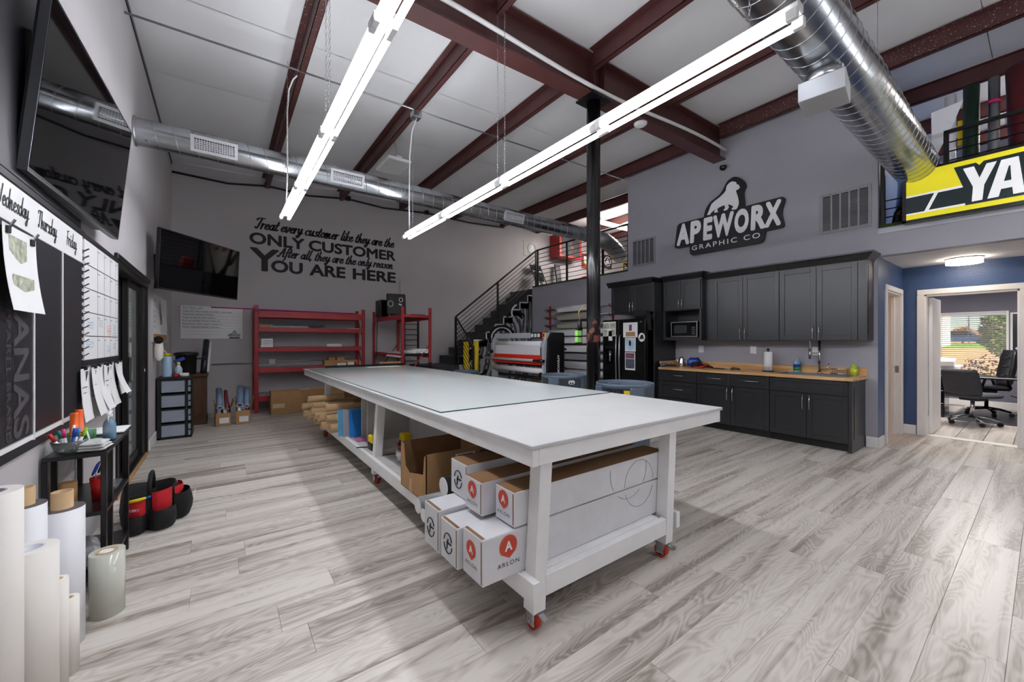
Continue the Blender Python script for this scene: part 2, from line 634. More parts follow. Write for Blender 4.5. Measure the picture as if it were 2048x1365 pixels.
def butcher():
    m = bpy.data.materials.new('butcher_block'); m.use_nodes = True
    nt, b = nodes_of(m); L = nt.links.new
    tc = nt.nodes.new('ShaderNodeTexCoord')
    mp = nt.nodes.new('ShaderNodeMapping'); mp.inputs['Scale'].default_value = (22, 1.6, 22); L(tc.outputs['Object'], mp.inputs[0])
    br = nt.nodes.new('ShaderNodeTexVoronoi'); br.inputs['Scale'].default_value = 1.
    L(mp.outputs[0], br.inputs['Vector'])
    mp2 = nt.nodes.new('ShaderNodeMapping'); mp2.inputs['Scale'].default_value = (70, 3, 70); L(tc.outputs['Object'], mp2.inputs[0])
    n = nt.nodes.new('ShaderNodeTexNoise'); n.inputs['Scale'].default_value = 1; L(mp2.outputs[0], n.inputs['Vector'])
    rp = ramp(nt, [(.2, (186, 136, 84)), (.55, (214, 172, 118)), (.9, (228, 194, 146))])
    mx = nt.nodes.new('ShaderNodeMath'); mx.operation = 'MULTIPLY_ADD'; mx.inputs[1].default_value = .4; L(n.outputs['Fac'], mx.inputs[0])
    sp = nt.nodes.new('ShaderNodeSeparateColor'); L(br.outputs['Color'], sp.inputs[0])
    k = nt.nodes.new('ShaderNodeMath'); k.operation = 'MULTIPLY'; k.inputs[1].default_value = .6; L(sp.outputs[0], k.inputs[0])
    L(k.outputs[0], mx.inputs[2]); L(mx.outputs[0], rp.inputs[0]); L(rp.outputs[0], b.inputs['Base Color'])
    b.inputs['Roughness'].default_value = .35
    MATS['butcher_block'] = m


butcher()


def stain_mat(name, base, mark, rough, thr, scale, zr=None, var=.15):
    """paint worn through to another coat in patches"""
    m = mat(name, base, rough, var=var, scale=8, bump=.02)
    nt, b = nodes_of(m); L = nt.links.new
    src = b.inputs['Base Color'].links[0].from_socket
    tc = nt.nodes.new('ShaderNodeTexCoord')
    n = nt.nodes.new('ShaderNodeTexNoise'); n.inputs['Scale'].default_value = scale; n.inputs['Detail'].default_value = 6
    L(tc.outputs['Object'], n.inputs['Vector'])
    g = nt.nodes.new('ShaderNodeMath'); g.operation = 'GREATER_THAN'; g.inputs[1].default_value = thr
    fac = n.outputs['Fac']
    if zr:
        sep = nt.nodes.new('ShaderNodeSeparateXYZ'); L(tc.outputs['Object'], sep.inputs[0])
        d = nt.nodes.new('ShaderNodeMath'); d.operation = 'SUBTRACT'; d.inputs[1].default_value = zr[0]; L(sep.outputs[2], d.inputs[0])
        a = nt.nodes.new('ShaderNodeMath'); a.operation = 'ABSOLUTE'; L(d.outputs[0], a.inputs[0])
        k = nt.nodes.new('ShaderNodeMath'); k.operation = 'MULTIPLY'; k.inputs[1].default_value = -.35 / zr[1]; L(a.outputs[0], k.inputs[0])
        s = nt.nodes.new('ShaderNodeMath'); s.operation = 'ADD'; L(k.outputs[0], s.inputs[0]); L(n.outputs['Fac'], s.inputs[1])
        fac = s.outputs[0]
    L(fac, g.inputs[0])
    mx = nt.nodes.new('ShaderNodeMix'); mx.data_type = 'RGBA'
    L(g.outputs[0], mx.inputs[0]); L(src, mx.inputs[6]); mx.inputs[7].default_value = lin(mark) + (1,)
    L(mx.outputs[2], b.inputs['Base Color'])
    return m


stain_mat('column_black', (16, 16, 18), (128, 66, 52), .22, .45, 10, (1.36, .36))
stain_mat('purlin_speckled', (78, 42, 40), (205, 195, 185), .5, .66, 70)
stain_mat('scuffed_white', (244, 244, 243), (180, 177, 173), .5, .75, 12, var=.03)
stain_mat('carton_white', (224, 224, 227), (160, 157, 154), .75, .73, 10, var=.05)

# ------------------------------------------------------------------ floor: slab and boards
PW, PLEN = .225, 1.5
fl = struct('floor', MB().box(-1.2, 8.17, YF, YB, -.2, -.012), mat('slab', (96, 90, 84), .8), 'grey wood-look plank floor of the workshop')
pm = MB().box(-PLEN / 2 + .0012, PLEN / 2 - .0012, -PW / 2 + .001, PW / 2 - .001, -.012, 0, .0022)
cells = []
row = 0
y = YF
while y < YB - .01:
    yc = y + PW / 2
    x = -1.2 - random.uniform(0, PLEN)
    while x < 8.17:
        xc = x + PLEN / 2
        a, b2 = max(x, -1.2), min(x + PLEN, 8.17)
        if b2 - a > .05:
            cells.append((a, b2, y, min(y + PW, YB)))
        x += PLEN
    y += PW


def plank_rank(c):
    xc, yc = (c[0] + c[1]) / 2, (c[2] + c[3]) / 2
    f = xc * math.sin(R(36.4)) + yc * math.cos(R(36.4))
    r = xc * math.cos(R(36.4)) - yc * math.sin(R(36.4))
    vis = f > .25 and abs(r / max(f, .01)) < 1.75
    return (0 if vis else 1, math.hypot(xc, yc))


cells.sort(key=plank_rank)
base_plank = None
meshes = {}
rest = MB()
for i, (a, b2, y0, y1) in enumerate(cells):
    if i < 300:
        key = (round(b2 - a, 3), round(y1 - y0, 3))
        if key not in meshes:
            o = MB().box(a + .0005, b2 - .0005, y0 + .0004, y1 - .0004, -.0115, 0, .0012).build('plank', PLANK, fl, fix=True)
            # give the board its own origin
            c = Vector(((a + b2) / 2, (y0 + y1) / 2, 0))
            off = WORLD[fl.name].inverted() @ c
            for v in o.data.vertices:
                v.co -= off
            o.location = off
            meshes[key] = o.data
        else:
            o = bpy.data.objects.new('plank', meshes[key])
            COL.objects.link(o)
            o.parent = fl
            o.location = WORLD[fl.name].inverted() @ Vector(((a + b2) / 2, (y0 + y1) / 2, 0))
    else:
        rest.box(a + .0012, b2 - .0012, y0 + .001, y1 - .001, -.0115, 0)
o = rest.build('plank_field', PLANK, fl)
o['kind'] = 'stuff'

# ------------------------------------------------------------------ walls
TOP = 5.4
DY0, DY1, DZ = 4.72, 6.46, 2.06              # sliding door opening
wl = MB()
wl.box(XL - .2, XL, YF - .15, DY0, 0, TOP).box(XL - .2, XL, DY1, YB + .15, 0, TOP).box(XL - .2, XL, DY0, DY1, DZ, TOP)
struct('wall_left', wl, 'wall_grey', 'light grey painted wall with the televisions and planning boards')
struct('wall_back', MB().box(XL - .2, XO + .2, YB, YB + .15, 0, TOP), 'wall_grey', 'grey wall with the black slogan lettering')
wk = MB()
wk.box(XK, XK + .15, 1.272, 5.1, 0, TOP)
wk.box(XK, XK + .15, 5.1, 8.2, 0, LOFT - .001)
wk.box(XK, XK + .15, YF, 1.272, 2.445, LOFT - .001)
struct('wall_right', wk, 'wall_slate', 'slate grey kitchen wall with the round-cornered company sign')
struct('wall_front', MB().box(XL - .2, XO + .2, YF - .15, YF, 0, TOP), 'wall_grey', 'grey wall behind the viewer')
SD0, SD1 = 7.13, 8.02                        # bathroom door opening
wa = MB().box(XK + .002, SD0, 1.27, 1.42, 0, 2.445).box(SD1, 8.32, 1.27, 1.42, 0, 2.445).box(SD0, SD1, 1.27, 1.42, 2.05, 2.445)
struct('wall_side', wa, 'wall_blue', 'short blue wall with the narrow bathroom doorway')
OD0, OD1 = .20, 1.045                        # office door opening
wo = MB().box(8.17, 8.32, YF, OD0, 0, 2.445).box(8.17, 8.32, OD1, 1.27, 0, 2.445).box(8.17, 8.32, OD0, OD1, 2.03, 2.445)
struct('wall_alcove', wo, 'wall_blue', 'blue wall around the office doorway')
struct('ceiling_alcove', MB().box(XK + .15, 8.32, YF, 1.42, 2.445, 2.6), 'drywall_white', 'low white ceiling over the blue alcove')
struct('floor_loft', MB().box(XK + .151, XO, YF, 8.2, 2.62, LOFT).box(6.872, XO, 8.2, YB, 2.62, LOFT), 'stair_grey', 'loft floor above the kitchen and office')
struct('wall_loft', MB().box(XK + .15, XO, 1.27, 1.42, LOFT, TOP), mat('loft_blue', (66, 112, 178), .55, var=.06), 'bright blue wall up in the loft')
# office and bathroom shells
WY0, WY1, WZ0, WZ1 = .475, 1.47, .64, 1.94
ww = MB().box(XO, XO + .2, YF, WY0, -.1, TOP).box(XO, XO + .2, WY1, YB + .15, -.1, TOP).box(XO, XO + .2, WY0, WY1, -.1, WZ0).box(XO, XO + .2, WY0, WY1, WZ1, TOP)
struct('wall_office', ww, 'office_wall', 'lilac grey office wall with the window')
struct('wall_office_side', MB().box(8.32, XO, 2.3, 2.4, 0, 2.62).box(8.32, XO, -1.6, -1.5, 0, 2.62), 'office_wall', 'lilac grey side walls of the office')
struct('ceiling_office', MB().box(8.32, XO, -1.6, 2.4, 2.5, 2.6), 'drywall_white', 'white office ceiling')
fo = struct('floor_office', MB().box(8.17, XO, -1.6, 2.4, -.2, -.012), 'concrete_grey', 'pale wood-look tile floor of the office')
tm = None
k = 0
for iy in range(-4, 10):
    for ix in range(4):
        x0 = 8.32 + (ix - (.5 if iy % 2 else 0)) * 1.2
        x1 = min(x0 + 1.2, XO); x0 = max(x0, 8.20)
        y0 = -.25 + iy * .255
        if y0 < -1.4 or y0 > 2.1 or x1 - x0 < .1: continue
        MB().box(x0 + .003, x1 - .003, y0 + .003, y0 + .252, -.0115, 0, .002).build('tile', TILE, fo)
bath = MB().box(6.87, 6.9, 1.42, 3.2, 0, 2.62).box(6.87, 8.32, 3.2, 3.3, 0, 2.62).box(8.29, 8.32, 1.42, 3.2, 0, 2.62)
struct('wall_bathroom', bath, 'warm_wall', 'warm cream walls seen through the bathroom doorway')
struct('floor_bathroom', MB().box(6.87, 8.32, 1.42, 3.2, -.1, -.001), 'tan_wood', 'tan floor of the bathroom')

# ------------------------------------------------------------------ ceiling with vinyl-faced panels
PX = [.72, 2.13, 3.5, 4.98, 6.5, 7.85, 9.25, 10.65]
ce = MB()
x0, x1 = XL - .2, XO + .2
ce.hexa([(x0, YF - .15, ceil_z(x0) + .03), (x1, YF - .15, ceil_z(x1) + .03), (x1, YB + .15, ceil_z(x1) + .03), (x0, YB + .15, ceil_z(x0) + .03),
         (x0, YF - .15, 5.6), (x1, YF - .15, 5.6), (x1, YB + .15, 5.6), (x0, YB + .15, 5.6)])
ceil = struct('ceiling', ce, 'ceiling_vinyl', 'high white insulated ceiling between dark red steel members')
edges = [XL] + PX + [XO]
ys = [YF + .001] + [-1.1 + 1.5 * i for i in range(8)] + [YB - .001]
ys = [v for v in ys if v <= YB]
for i in range(len(edges) - 1):
    for j in range(len(ys) - 1):
        a, b2, c, d = edges[i] + .004, edges[i + 1] - .004, ys[j] + .004, ys[j + 1] - .004
        mb = MB()
        nx, ny = 6, 4
        P, F = [], []
        for q in range(ny + 1):
            for p in range(nx + 1):
                u, v = p / nx, q / ny
                x = a + (b2 - a) * u; yy = c + (d - c) * v
                sag = .022 * (1 - (2 * u - 1) ** 2) ** .5 * min(1, 6 * min(v, 1 - v) + .35)
                P.append((x, yy, ceil_z(x) + .018 - sag))
        for q in range(ny):
            for p in range(nx):
                o0 = q * (nx + 1) + p
                F.append([o0, o0 + 1, o0 + nx + 2, o0 + nx + 1])
        mb.add(P, F, True)
        n0 = len(mb.v)
        top = [(a, c, ceil_z(a) + .03), (b2, c, ceil_z(b2) + .03), (b2, d, ceil_z(b2) + .03), (a, d, ceil_z(a) + .03)]
        mb.add(top, [[0, 1, 2, 3]])
        mb.build('panel', 'ceiling_vinyl', ceil, fix=False)

# steel purlins along the room, in two lengths each, meeting the cross beam
for i, x in enumerate(PX):
    for (a, b2) in ((YF, 3.145), (3.355, YB)):
        if a > 3 and x > 6.9: a = 1.43
        if x > 6.9 and b2 < 3.2: b2 = 1.26
        zt = ceil_z(x) + .0
        mb = MB().box(x - .003, x + .003, a, b2, zt - .2, zt)
        mb.box(x - .003, x + .065, a, b2, zt - .2, zt - .194).box(x + .059, x + .065, a, b2, zt - .2, zt - .18)
        mb.box(x - .065, x + .003, a, b2, zt - .006, zt)
        o = mb.build('ceiling_purlin', 'purlin_speckled' if (x == 6.5 and a < 3) or (x == .72 and a > 3) else 'red_steel')
        where = ['first row out from the television wall', 'second row out from the television wall', 'third row out from the television wall',
                 'fourth row out from the television wall', 'last row before the kitchen wall', 'first row over the loft', 'second row over the loft', 'third row over the loft'][i]
        tag(o, 'dark red steel ceiling purlin, %s, %s the cross beam' % (where, 'beyond' if a > 1.4 else 'before'), 'purlin', 'ceiling purlins')

# main cross beam
def bz(x): return 4.235 + .030 * (x - 2.2)
bm_t = thing('steel_beam', 'deep dark red steel I-beam crossing under the ceiling', 'beam', (3.0, 3.25, 4.2))
def sl(x0, x1, y0, y1, f0, f1):
    return [(x0, y0, f0(x0)), (x1, y0, f0(x1)), (x1, y1, f0(x1)), (x0, y1, f0(x0)), (x0, y0, f1(x0)), (x1, y0, f1(x1)), (x1, y1, f1(x1)), (x0, y1, f1(x0))]
bt = lambda x: ceil_z(x) - .012
MB().hexa(sl(XL, XK, 3.15, 3.35, bz, lambda x: bz(x) + .018)).build('bottom_flange', 'red_steel', bm_t)
MB().hexa(sl(XL, XK, 3.244, 3.256, lambda x: bz(x) + .018, lambda x: bt(x) - .015)).build('web', 'red_steel', bm_t)
MB().hexa(sl(XL, XK, 3.16, 3.34, lambda x: bt(x) - .015, bt)).build('top_flange', 'red_steel', bm_t)
for x in (3.53, 3.71):
    MB().hexa(sl(x, x + .012, 3.16, 3.34, lambda q: bz(q) + .018, lambda q: bt(q) - .015)).build('stiffener', 'red_steel', bm_t)
o = MB().tube([(x, 3.13, bz(x) + .10 + .05 * math.sin(x * 1.3)) for x in [.2 + .25 * i for i in range(27)]], .022, 10).build('water_pipe', 'white_plastic')
tag(o, 'white plastic pipe sagging along the cross beam', 'pipe')

# support column
cl = thing('support_post', 'round black steel column with a scraped red patch under the cross beam', 'column', (3.62, 3.25, 0))
MB().cyl((3.62, 3.25, .02), (3.62, 3.25, bz(3.62) - .02), .082, n=32).build('shaft', 'column_black', cl)
MB().box(3.46, 3.78, 3.09, 3.41, 0, .02).build('base_plate', 'black_paint', cl)
MB().box(3.46, 3.78, 3.11, 3.39, bz(3.46) - .022, bz(3.46)).build('cap_plate', 'black_paint', cl)

# ------------------------------------------------------------------ baseboards, door casings
struct('baseboard_left', MB().box(XL, XL + .015, 6.60, 7.25, 0, .13, .004), 'trim_white', 'short white baseboard beside the sliding door')
struct('baseboard_right', MB().box(XK - .018, XK, 1.27, 1.385, 0, .135, .004).box(XK - .018, 6.98, 1.252, 1.27, 0, .135, .004), 'trim_white', 'white baseboard wrapping the kitchen wall corner')
struct('baseboard_alcove', MB().box(8.10, 8.17, 1.252, 1.27, 0, .135, .004).box(8.152, 8.17, 1.13, 1.27, 0, .135, .004), 'trim_white', 'white baseboard between the two blue doorways')
struct('baseboard_office', MB().box(XO - .018, XO, -1.5, 2.3, 0, .14, .004), 'trim_white', 'white baseboard under the office window')
struct('trim_loft', MB().box(XK - .012, XK + .02, YF, 1.27, 2.72, 2.785), mat('ledge_grey', (176, 178, 184), .35, .3), 'pale metal edge strip of the loft floor')
struct('trim_loft_turf', MB().box(XK - .03, XK + .14, YF, 1.26, LOFT, LOFT + .03).box(XK - .02, XK + .14, 5.11, 8.18, LOFT, LOFT + .03), 'turf', 'strip of green artificial turf along the loft edge')
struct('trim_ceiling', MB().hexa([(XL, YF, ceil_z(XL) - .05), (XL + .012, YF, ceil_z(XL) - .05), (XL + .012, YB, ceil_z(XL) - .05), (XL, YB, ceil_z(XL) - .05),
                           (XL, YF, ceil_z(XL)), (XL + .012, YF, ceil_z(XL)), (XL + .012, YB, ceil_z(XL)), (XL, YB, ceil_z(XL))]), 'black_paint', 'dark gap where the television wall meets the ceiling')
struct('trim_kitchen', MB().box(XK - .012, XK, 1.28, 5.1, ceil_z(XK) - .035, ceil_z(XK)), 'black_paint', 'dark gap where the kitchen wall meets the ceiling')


def casing(name, pieces, label):
    t = bpy.data.objects.new(name, None); COL.objects.link(t); t['kind'] = 'structure'; t['label'] = label
    WORLD[t.name] = Matrix.Identity(4)
    for n, mb, m in pieces:
        mb.build(n, m, t)
    return t


casing('door_1', [
    ('casing', MB().box(SD0 - .07, SD0, 1.25, 1.27, 0, 2.05, .003).box(SD1, SD1 + .07, 1.25, 1.27, 0, 2.05, .003).box(SD0 - .07, SD1 + .07, 1.25, 1.27, 2.05, 2.12, .005), 'trim_white'),
    ('jamb', MB().box(SD0, SD0 + .02, 1.27, 1.42, 0, 2.05).box(SD1 - .02, SD1, 1.27, 1.42, 0, 2.05).box(SD0, SD1, 1.27, 1.42, 2.03, 2.05), 'trim_white'),
    ('door_stop', MB().box(SD1 - .035, SD1 - .02, 1.33, 1.37, 0, 2.03), 'trim_white'),
    ('strike_plate', MB().box(SD1 - .024, SD1 - .0195, 1.285, 1.325, .9, 1.0), 'steel'),
], 'white casing of the bathroom doorway in the short blue wall')
casing('door_2', [
    ('casing', MB().box(8.15, 8.17, OD1, OD1 + .075, 0, 2.03, .003).box(8.15, 8.17, OD0 - .075, OD0, 0, 2.03, .003).box(8.15, 8.17, OD0 - .075, OD1 + .075, 2.03, 2.105, .005), 'trim_white'),
    ('jamb', MB().box(8.17, 8.32, OD1 - .02, OD1, 0, 2.03).box(8.17, 8.32, OD0, OD0 + .02, 0, 2.03).box(8.17, 8.32, OD0, OD1, 2.01, 2.03), 'trim_white'),
    ('threshold', MB().box(8.16, 8.32, OD0, OD1, -.005, .008, .003), 'trim_white'),
    ('open_door', MB().box(8.33, 9.1, OD1 - .06, OD1 - .022, .01, 2.0, .003), 'trim_white'),
    ('hinge', MB().box(8.29, 8.335, OD1 - .024, OD1 - .0195, .27, .37), 'steel'),
    ('hinge', MB().box(8.29, 8.335, OD1 - .024, OD1 - .0195, .98, 1.08), 'steel'),
    ('hinge', MB().box(8.29, 8.335, OD1 - .024, OD1 - .0195, 1.72, 1.82), 'steel'),
], 'white casing and open white door of the office doorway')

# sliding glass door in the television wall
mat('door_glass', (128, 134, 132), .06, var=.2, scale=1.2, spec=.7)
mat('bronze_black', (20, 18, 17), .4, var=.1)
XS = XL - .09
dp = []
dp.append(('frame', MB().box(XS - .07, XL + .015, DY0, DY0 + .05, 0, DZ, .004).box(XS - .07, XL + .015, DY1 - .05, DY1, 0, DZ, .004).box(XS - .07, XL + .02, DY0, DY1, DZ - .06, DZ, .004).box(XS - .07, XL, DY0, DY1, 0, .05, .004), 'bronze_black'))
def sash(x, a, b2):
    return MB().box(x - .02, x + .02, a, a + .06, .05, DZ - .06).box(x - .02, x + .02, b2 - .06, b2, .05, DZ - .06).box(x - .02, x + .02, a + .06, b2 - .06, .05, .13).box(x - .02, x + .02, a + .06, b2 - .06, DZ - .12, DZ - .06)
dp.append(('fixed_sash', sash(XS - .02, DY0 + .05, 5.6), 'bronze_black'))
dp.append(('glass_pane', MB().box(XS - .024, XS - .016, DY0 + .11, 5.54, .13, DZ - .12), 'door_glass'))
dp.append(('sliding_sash', sash(XS + .03, 5.55, DY1 - .22), 'bronze_black'))
dp.append(('glass_pane', MB().box(XS + .026, XS + .034, 5.61, DY1 - .28, .13, DZ - .12), 'door_glass'))
dp.append(('wide_stile', MB().box(XS - .05, XL - .01, DY1 - .22, DY1 - .05, .05, DZ - .06), 'bronze_black'))
dp.append(('handle', MB().box(XS + .05, XS + .085, 5.57, 5.595, .95, 1.2, .008), 'chrome'))
dp.append(('lock_cylinder', MB().cyl((XL - .012, DY1 - .13, 1.02), (XL + .004, DY1 - .13, 1.02), .022, n=14), 'chrome'))
dp.append(('head_trim', MB().box(XL, XL + .03, DY0 - .06, DY1 + .06, DZ, DZ + .055, .008), 'bronze_black'))
dp.append(('track', MB().box(XS - .07, XL + .02, DY0, DY1, -.01, .03), 'tan_wood'))
dp.append(('back_panel', MB().box(XL - .19, XL - .185, DY0, DY1, 0, DZ), 'concrete_grey'))
casing('door_3', dp, 'black framed sliding glass door in the television wall')

# ================================================================== lights
def strip_light(x, y0, y1, z, label):
    t = thing('strip_light', label, 'light', (x, (y0 + y1) / 2, z), 0, 'hanging fluorescent strip lights')
    MB().box(x - .03, x + .03, y0, y1, z + .03, z + .075, .006).build('channel', 'white_paint', t)
    mid = (y0 + y1) / 2
    for (a, b) in ((y0, mid), (mid, y1)):
        for s in (-1, 1):
            tb = MB().cyl((x + s * .042, a + .05, z), (x + s * .042, b - .05, z), .0165, n=12)
            tb.build('lamp_tube', 'tube_glow', t)
        for yy in (a + .025, b - .025):
            for s in (-1, 1):
                MB().box(x + s * .042 - .016, x + s * .042 + .016, yy - .025, yy + .025, z - .018, z + .03, .004).build('lamp_holder', 'white_plastic', t)
    return t


ROWS = ((.625, 'over the open floor'), (2.17, 'over the work table'))
for rx, wh in ROWS:
    strip_light(rx, 3.115, 5.555, 2.87, 'long white twin-tube strip light %s, toward the lettered wall' % wh)
    strip_light(rx, .675, 3.105, 2.87, 'long white twin-tube strip light %s, toward the viewer' % wh)
# unseen pair added behind the viewer as fill light
for rx, wh in ((2.17, 'the work table'), (5.0, 'the alcove floor')):
    strip_light(rx, -2.3, .1, 2.87 if rx < 3 else 3.2, 'twin-tube fill light added unseen behind the viewer in line with %s' % wh)


def chain(x, y, z0, z1, nm):
    mb = MB()
    n = int((z1 - z0) / .028)
    for i in range(n):
        z = z0 + (i + .5) * (z1 - z0) / n
        pts = [(.0, .009), (.006, .005), (.006, -.005), (0, -.009), (-.006, -.005), (-.006, .005)]
        P = [(x + (a if i % 2 else 0), y + (0 if i % 2 else a), z + b * 1.9) for a, b in pts]
        mb.tube(P, .0016, 4, closed=True)
    o = mb.build('hanging_chain', 'chrome')
    return tag(o, nm, 'chain', 'light chains')


for rx, ry, wh in ((2.17, 3.06, 'over the work table at the fixture joint'), (2.17, 3.18, 'over the work table just past the fixture joint'), (.625, 3.06, 'over the open floor at the fixture joint'),
                   (.625, 3.18, 'over the open floor just past the fixture joint'), (2.17, 5.3, 'over the work table by the far fixture end'), (.625, 5.3, 'over the open floor by the far fixture end'), (2.17, .9, 'over the work table by the near fixture end')):
    chain(rx, ry, 2.945, ceil_z(rx), 'thin metal chain ' + wh)

# flat LED panel under the second purlin row
lp = thing('panel_light', 'unlit flat white LED high-bay panel under the ceiling', 'light', (2.27, 6.35, 4.2))
MB().box(2.08, 2.46, 6.05, 6.65, 4.22, 4.26, .006).build('housing', 'white_paint', lp)
MB().box(2.10, 2.44, 6.07, 6.63, 4.212, 4.221).build('diffuser', mat('diffuser_off', (200, 200, 198), .6), lp)
MB().box(2.22, 2.32, 6.1, 6.3, 4.26, 4.32, .01).build('driver_box', 'white_paint', lp)
MB().tube([(2.27, 6.2, 4.32), (2.26, 6.2, 4.45), (2.2, 6.22, ceil_z(2.2) - .02)], .004, 6).build('hanger_cable', 'steel', lp)

# conduit run across the ceiling with its box and drops
o = MB().tube([(XL, 5.1, ceil_z(XL) - .19), (6.7, 5.1, ceil_z(6.7) - .21)], .011, 8).build('ceiling_conduit', 'steel'); tag(o, 'thin steel conduit running under the ceiling purlins', 'conduit')
o = MB().box(2.09, 2.21, 5.08, 5.2, 4.42, 4.51, .008).build('junction_box', 'steel'); tag(o, 'small steel junction box where the conduit meets the second purlin row', 'junction box')
o = MB().tube([(.70, 5.12, 4.42), (.67, 5.2, 4.41), (.64, 5.3, 4.33), (.63, 5.36, 4.1), (.635, 5.38, 3.4), (.625, 5.40, 2.95)], .009, 6).build('power_cord', 'cable_white'); tag(o, 'white power cord dropping to the strip light over the open floor', 'cord')
o = MB().tube([(2.15, 5.12, 4.42), (2.14, 5.25, 4.3), (2.15, 5.36, 4.0), (2.165, 5.42, 3.3), (2.17, 5.42, 2.95)], .009, 6).build('power_cord', 'cable_white'); tag(o, 'white power cord dropping to the strip light over the work table', 'cord')
dt = thing('smoke_detector', 'round white smoke detector under the cross beam', 'detector', (4.55, 3.25, 4.25))
MB().lathe([(.02, -.045), (.06, -.04), (.085, -.02), (.088, 0)], (4.55, 3.25, bz(4.55)), 24).build('dome', 'white_plastic', dt)

# dark wire tray sagging along the top of the lettered wall
mb = MB()
pts = [(-.72, 4.42), (.1, 4.40), (.75, 4.50), (1.5, 4.47), (2.3, 4.57), (3.1, 4.53), (4.2, 4.62), (5.4, 4.6), (6.6, 4.66)]
mb.tube([(x, YB - .05, z) for x, z in pts], .02, 8)
o = mb.build('cable_bundle', 'cable_black'); tag(o, 'sagging black cable bundle along the top of the lettered wall', 'cable')
for x, z, wh in ((.75, 4.50, 'near the television corner'), (2.3, 4.57, 'above the slogan'), (4.2, 4.62, 'toward the stairs')):
    o = MB().box(x - .05, x + .05, YB - .09, YB, z - .03, z + .06, .005).build('cable_bracket', 'black_paint'); tag(o, 'small dark bracket holding the cable bundle %s' % wh, 'bracket', 'cable brackets')

# ================================================================== ducts
def duct_ribs(c0, c1, r, pitch):
    c0, c1 = Vector(c0), Vector(c1)
    n = int((c1 - c0).length / pitch)
    mb = MB()
    d = (c1 - c0).normalized()
    u = d.cross(Vector((0, 0, 1))).normalized(); w = d.cross(u)
    P = []
    seg = 20
    for i in range(n * seg + 1):
        t = 2 * math.pi * i / seg
        P.append(c0 + d * (pitch * i / seg) + (u * math.cos(t) + w * math.sin(t)) * (r + .001))
    mb.tube(P, .0035, 4)
    return mb


def grille(t, c, right, up, w, h, nx, ny, nm='supply_grille'):
    f = frame(c, right, up)
    fw = .03
    mb = MB()
    for (x0, x1, y0, y1) in ((-w / 2, w / 2, h / 2 - fw, h / 2), (-w / 2, w / 2, -h / 2, -h / 2 + fw), (-w / 2, -w / 2 + fw, -h / 2 + fw, h / 2 - fw), (w / 2 - fw, w / 2, -h / 2 + fw, h / 2 - fw)):
        mb.prism([(x0, y0), (x1, y0), (x1, y1), (x0, y1)], f, 0, .018)
    g = mb.build(nm, 'steel_pale', t)
    mb = MB()
    for i in range(1, nx):
        x = -w / 2 + fw + (w - 2 * fw) * i / nx
        mb.prism([(x - .003, -h / 2 + fw), (x + .003, -h / 2 + fw), (x + .003, h / 2 - fw), (x - .003, h / 2 - fw)], f, .002, .012)
    for i in range(1, ny):
        y = -h / 2 + fw + (h - 2 * fw) * i / ny
        mb.prism([(-w / 2 + fw, y - .003), (w / 2 - fw, y - .003), (w / 2 - fw, y + .003), (-w / 2 + fw, y + .003)], f, .001, .009)
    mb.build('vane', 'steel_pale', g)
    MB().prism([(-w / 2 + .01, -h / 2 + .01), (w / 2 - .01, -h / 2 + .01), (w / 2 - .01, h / 2 - .01), (-w / 2 + .01, h / 2 - .01)], f, -.03, -.004).build('dark_back', 'black_paint', g)


mat('steel_pale', (200, 202, 205), .4, .6, var=.03)
d1 = thing('spiral_duct', 'long round galvanized spiral duct passing in front of the lettered wall', 'duct', (3.2, 5.62, 3.42))
D1 = (5.62, 3.55, .137)
MB().cyl((XL, D1[0], D1[1]), (6.3, D1[0], D1[1]), D1[2], n=32, caps=False).build('duct_body', 'duct_steel', d1)
duct_ribs((XL, D1[0], D1[1]), (6.3, D1[0], D1[1]), D1[2], .165).build('spiral_seam', 'steel', d1)
MB().tube([(6.3, 5.62, 3.55), (6.6, 5.64, 3.53), (6.9, 5.7, 3.48), (7.2, 5.8, 3.42), (7.5, 5.95, 3.38)], [.137, .165, .17, .17, .17], 24).build('flexible_end', mat('foil', (170, 172, 174), .3, .9, var=.2, scale=25, bump=.5, bscale=30), d1)
MB().cyl((XL, D1[0], D1[1]), (XL + .02, D1[0], D1[1]), .15, n=32).build('wall_collar', 'steel', d1)
for gx in (-.06, 1.345, 4.1):
    grille(d1, (gx, D1[0] - .128, D1[1] - .032), (1, 0, 0), (0, -.28, .96), .42, .17, 16, 6)

d2 = thing('spiral_duct', 'large round galvanized spiral duct crossing above the yellow sign', 'duct', (4.0, .93, 3.24))
D2 = (.93, 3.45, .2)
MB().cyl((.4, D2[0], D2[1]), (6.75, D2[0], D2[1]), D2[2], n=40, caps=False).build('duct_body', 'duct_steel', d2)
duct_ribs((.4, D2[0], D2[1]), (6.75, D2[0], D2[1]), D2[2], .14).build('spiral_seam', 'steel', d2)
MB().tube([(6.75, .93, 3.45), (6.92, .93, 3.43), (7.05, .94, 3.36), (7.12, .96, 3.24), (7.14, .98, 3.1), (7.14, .98, 2.80)], .2, 28, caps=False).build('elbow', 'duct_steel', d2)
MB().cyl((.4, D2[0], D2[1]), (.41, D2[0], D2[1]), .2, n=40).build('end_cap', 'steel', d2)
MB().cyl((3.42, .93, 3.26), (3.42, .93, 3.18), .11, n=24).build('takeoff_collar', 'steel', d2)
mb = MB()
mb.obox((3.42, .93, 3.11), (.27, .26, .13), (0, 0, R(8)), .004)
mb.build('register_box', 'steel_pale', d2)
for x in (2.6, 4.9):
    MB().tube([(x, .93 - .205, 3.45), (x, .93 - .15, 3.62), (x, .93, 3.9), (x, .93, ceil_z(x) - .0)], .0025, 5).build('hanger_wire', 'steel', d2)

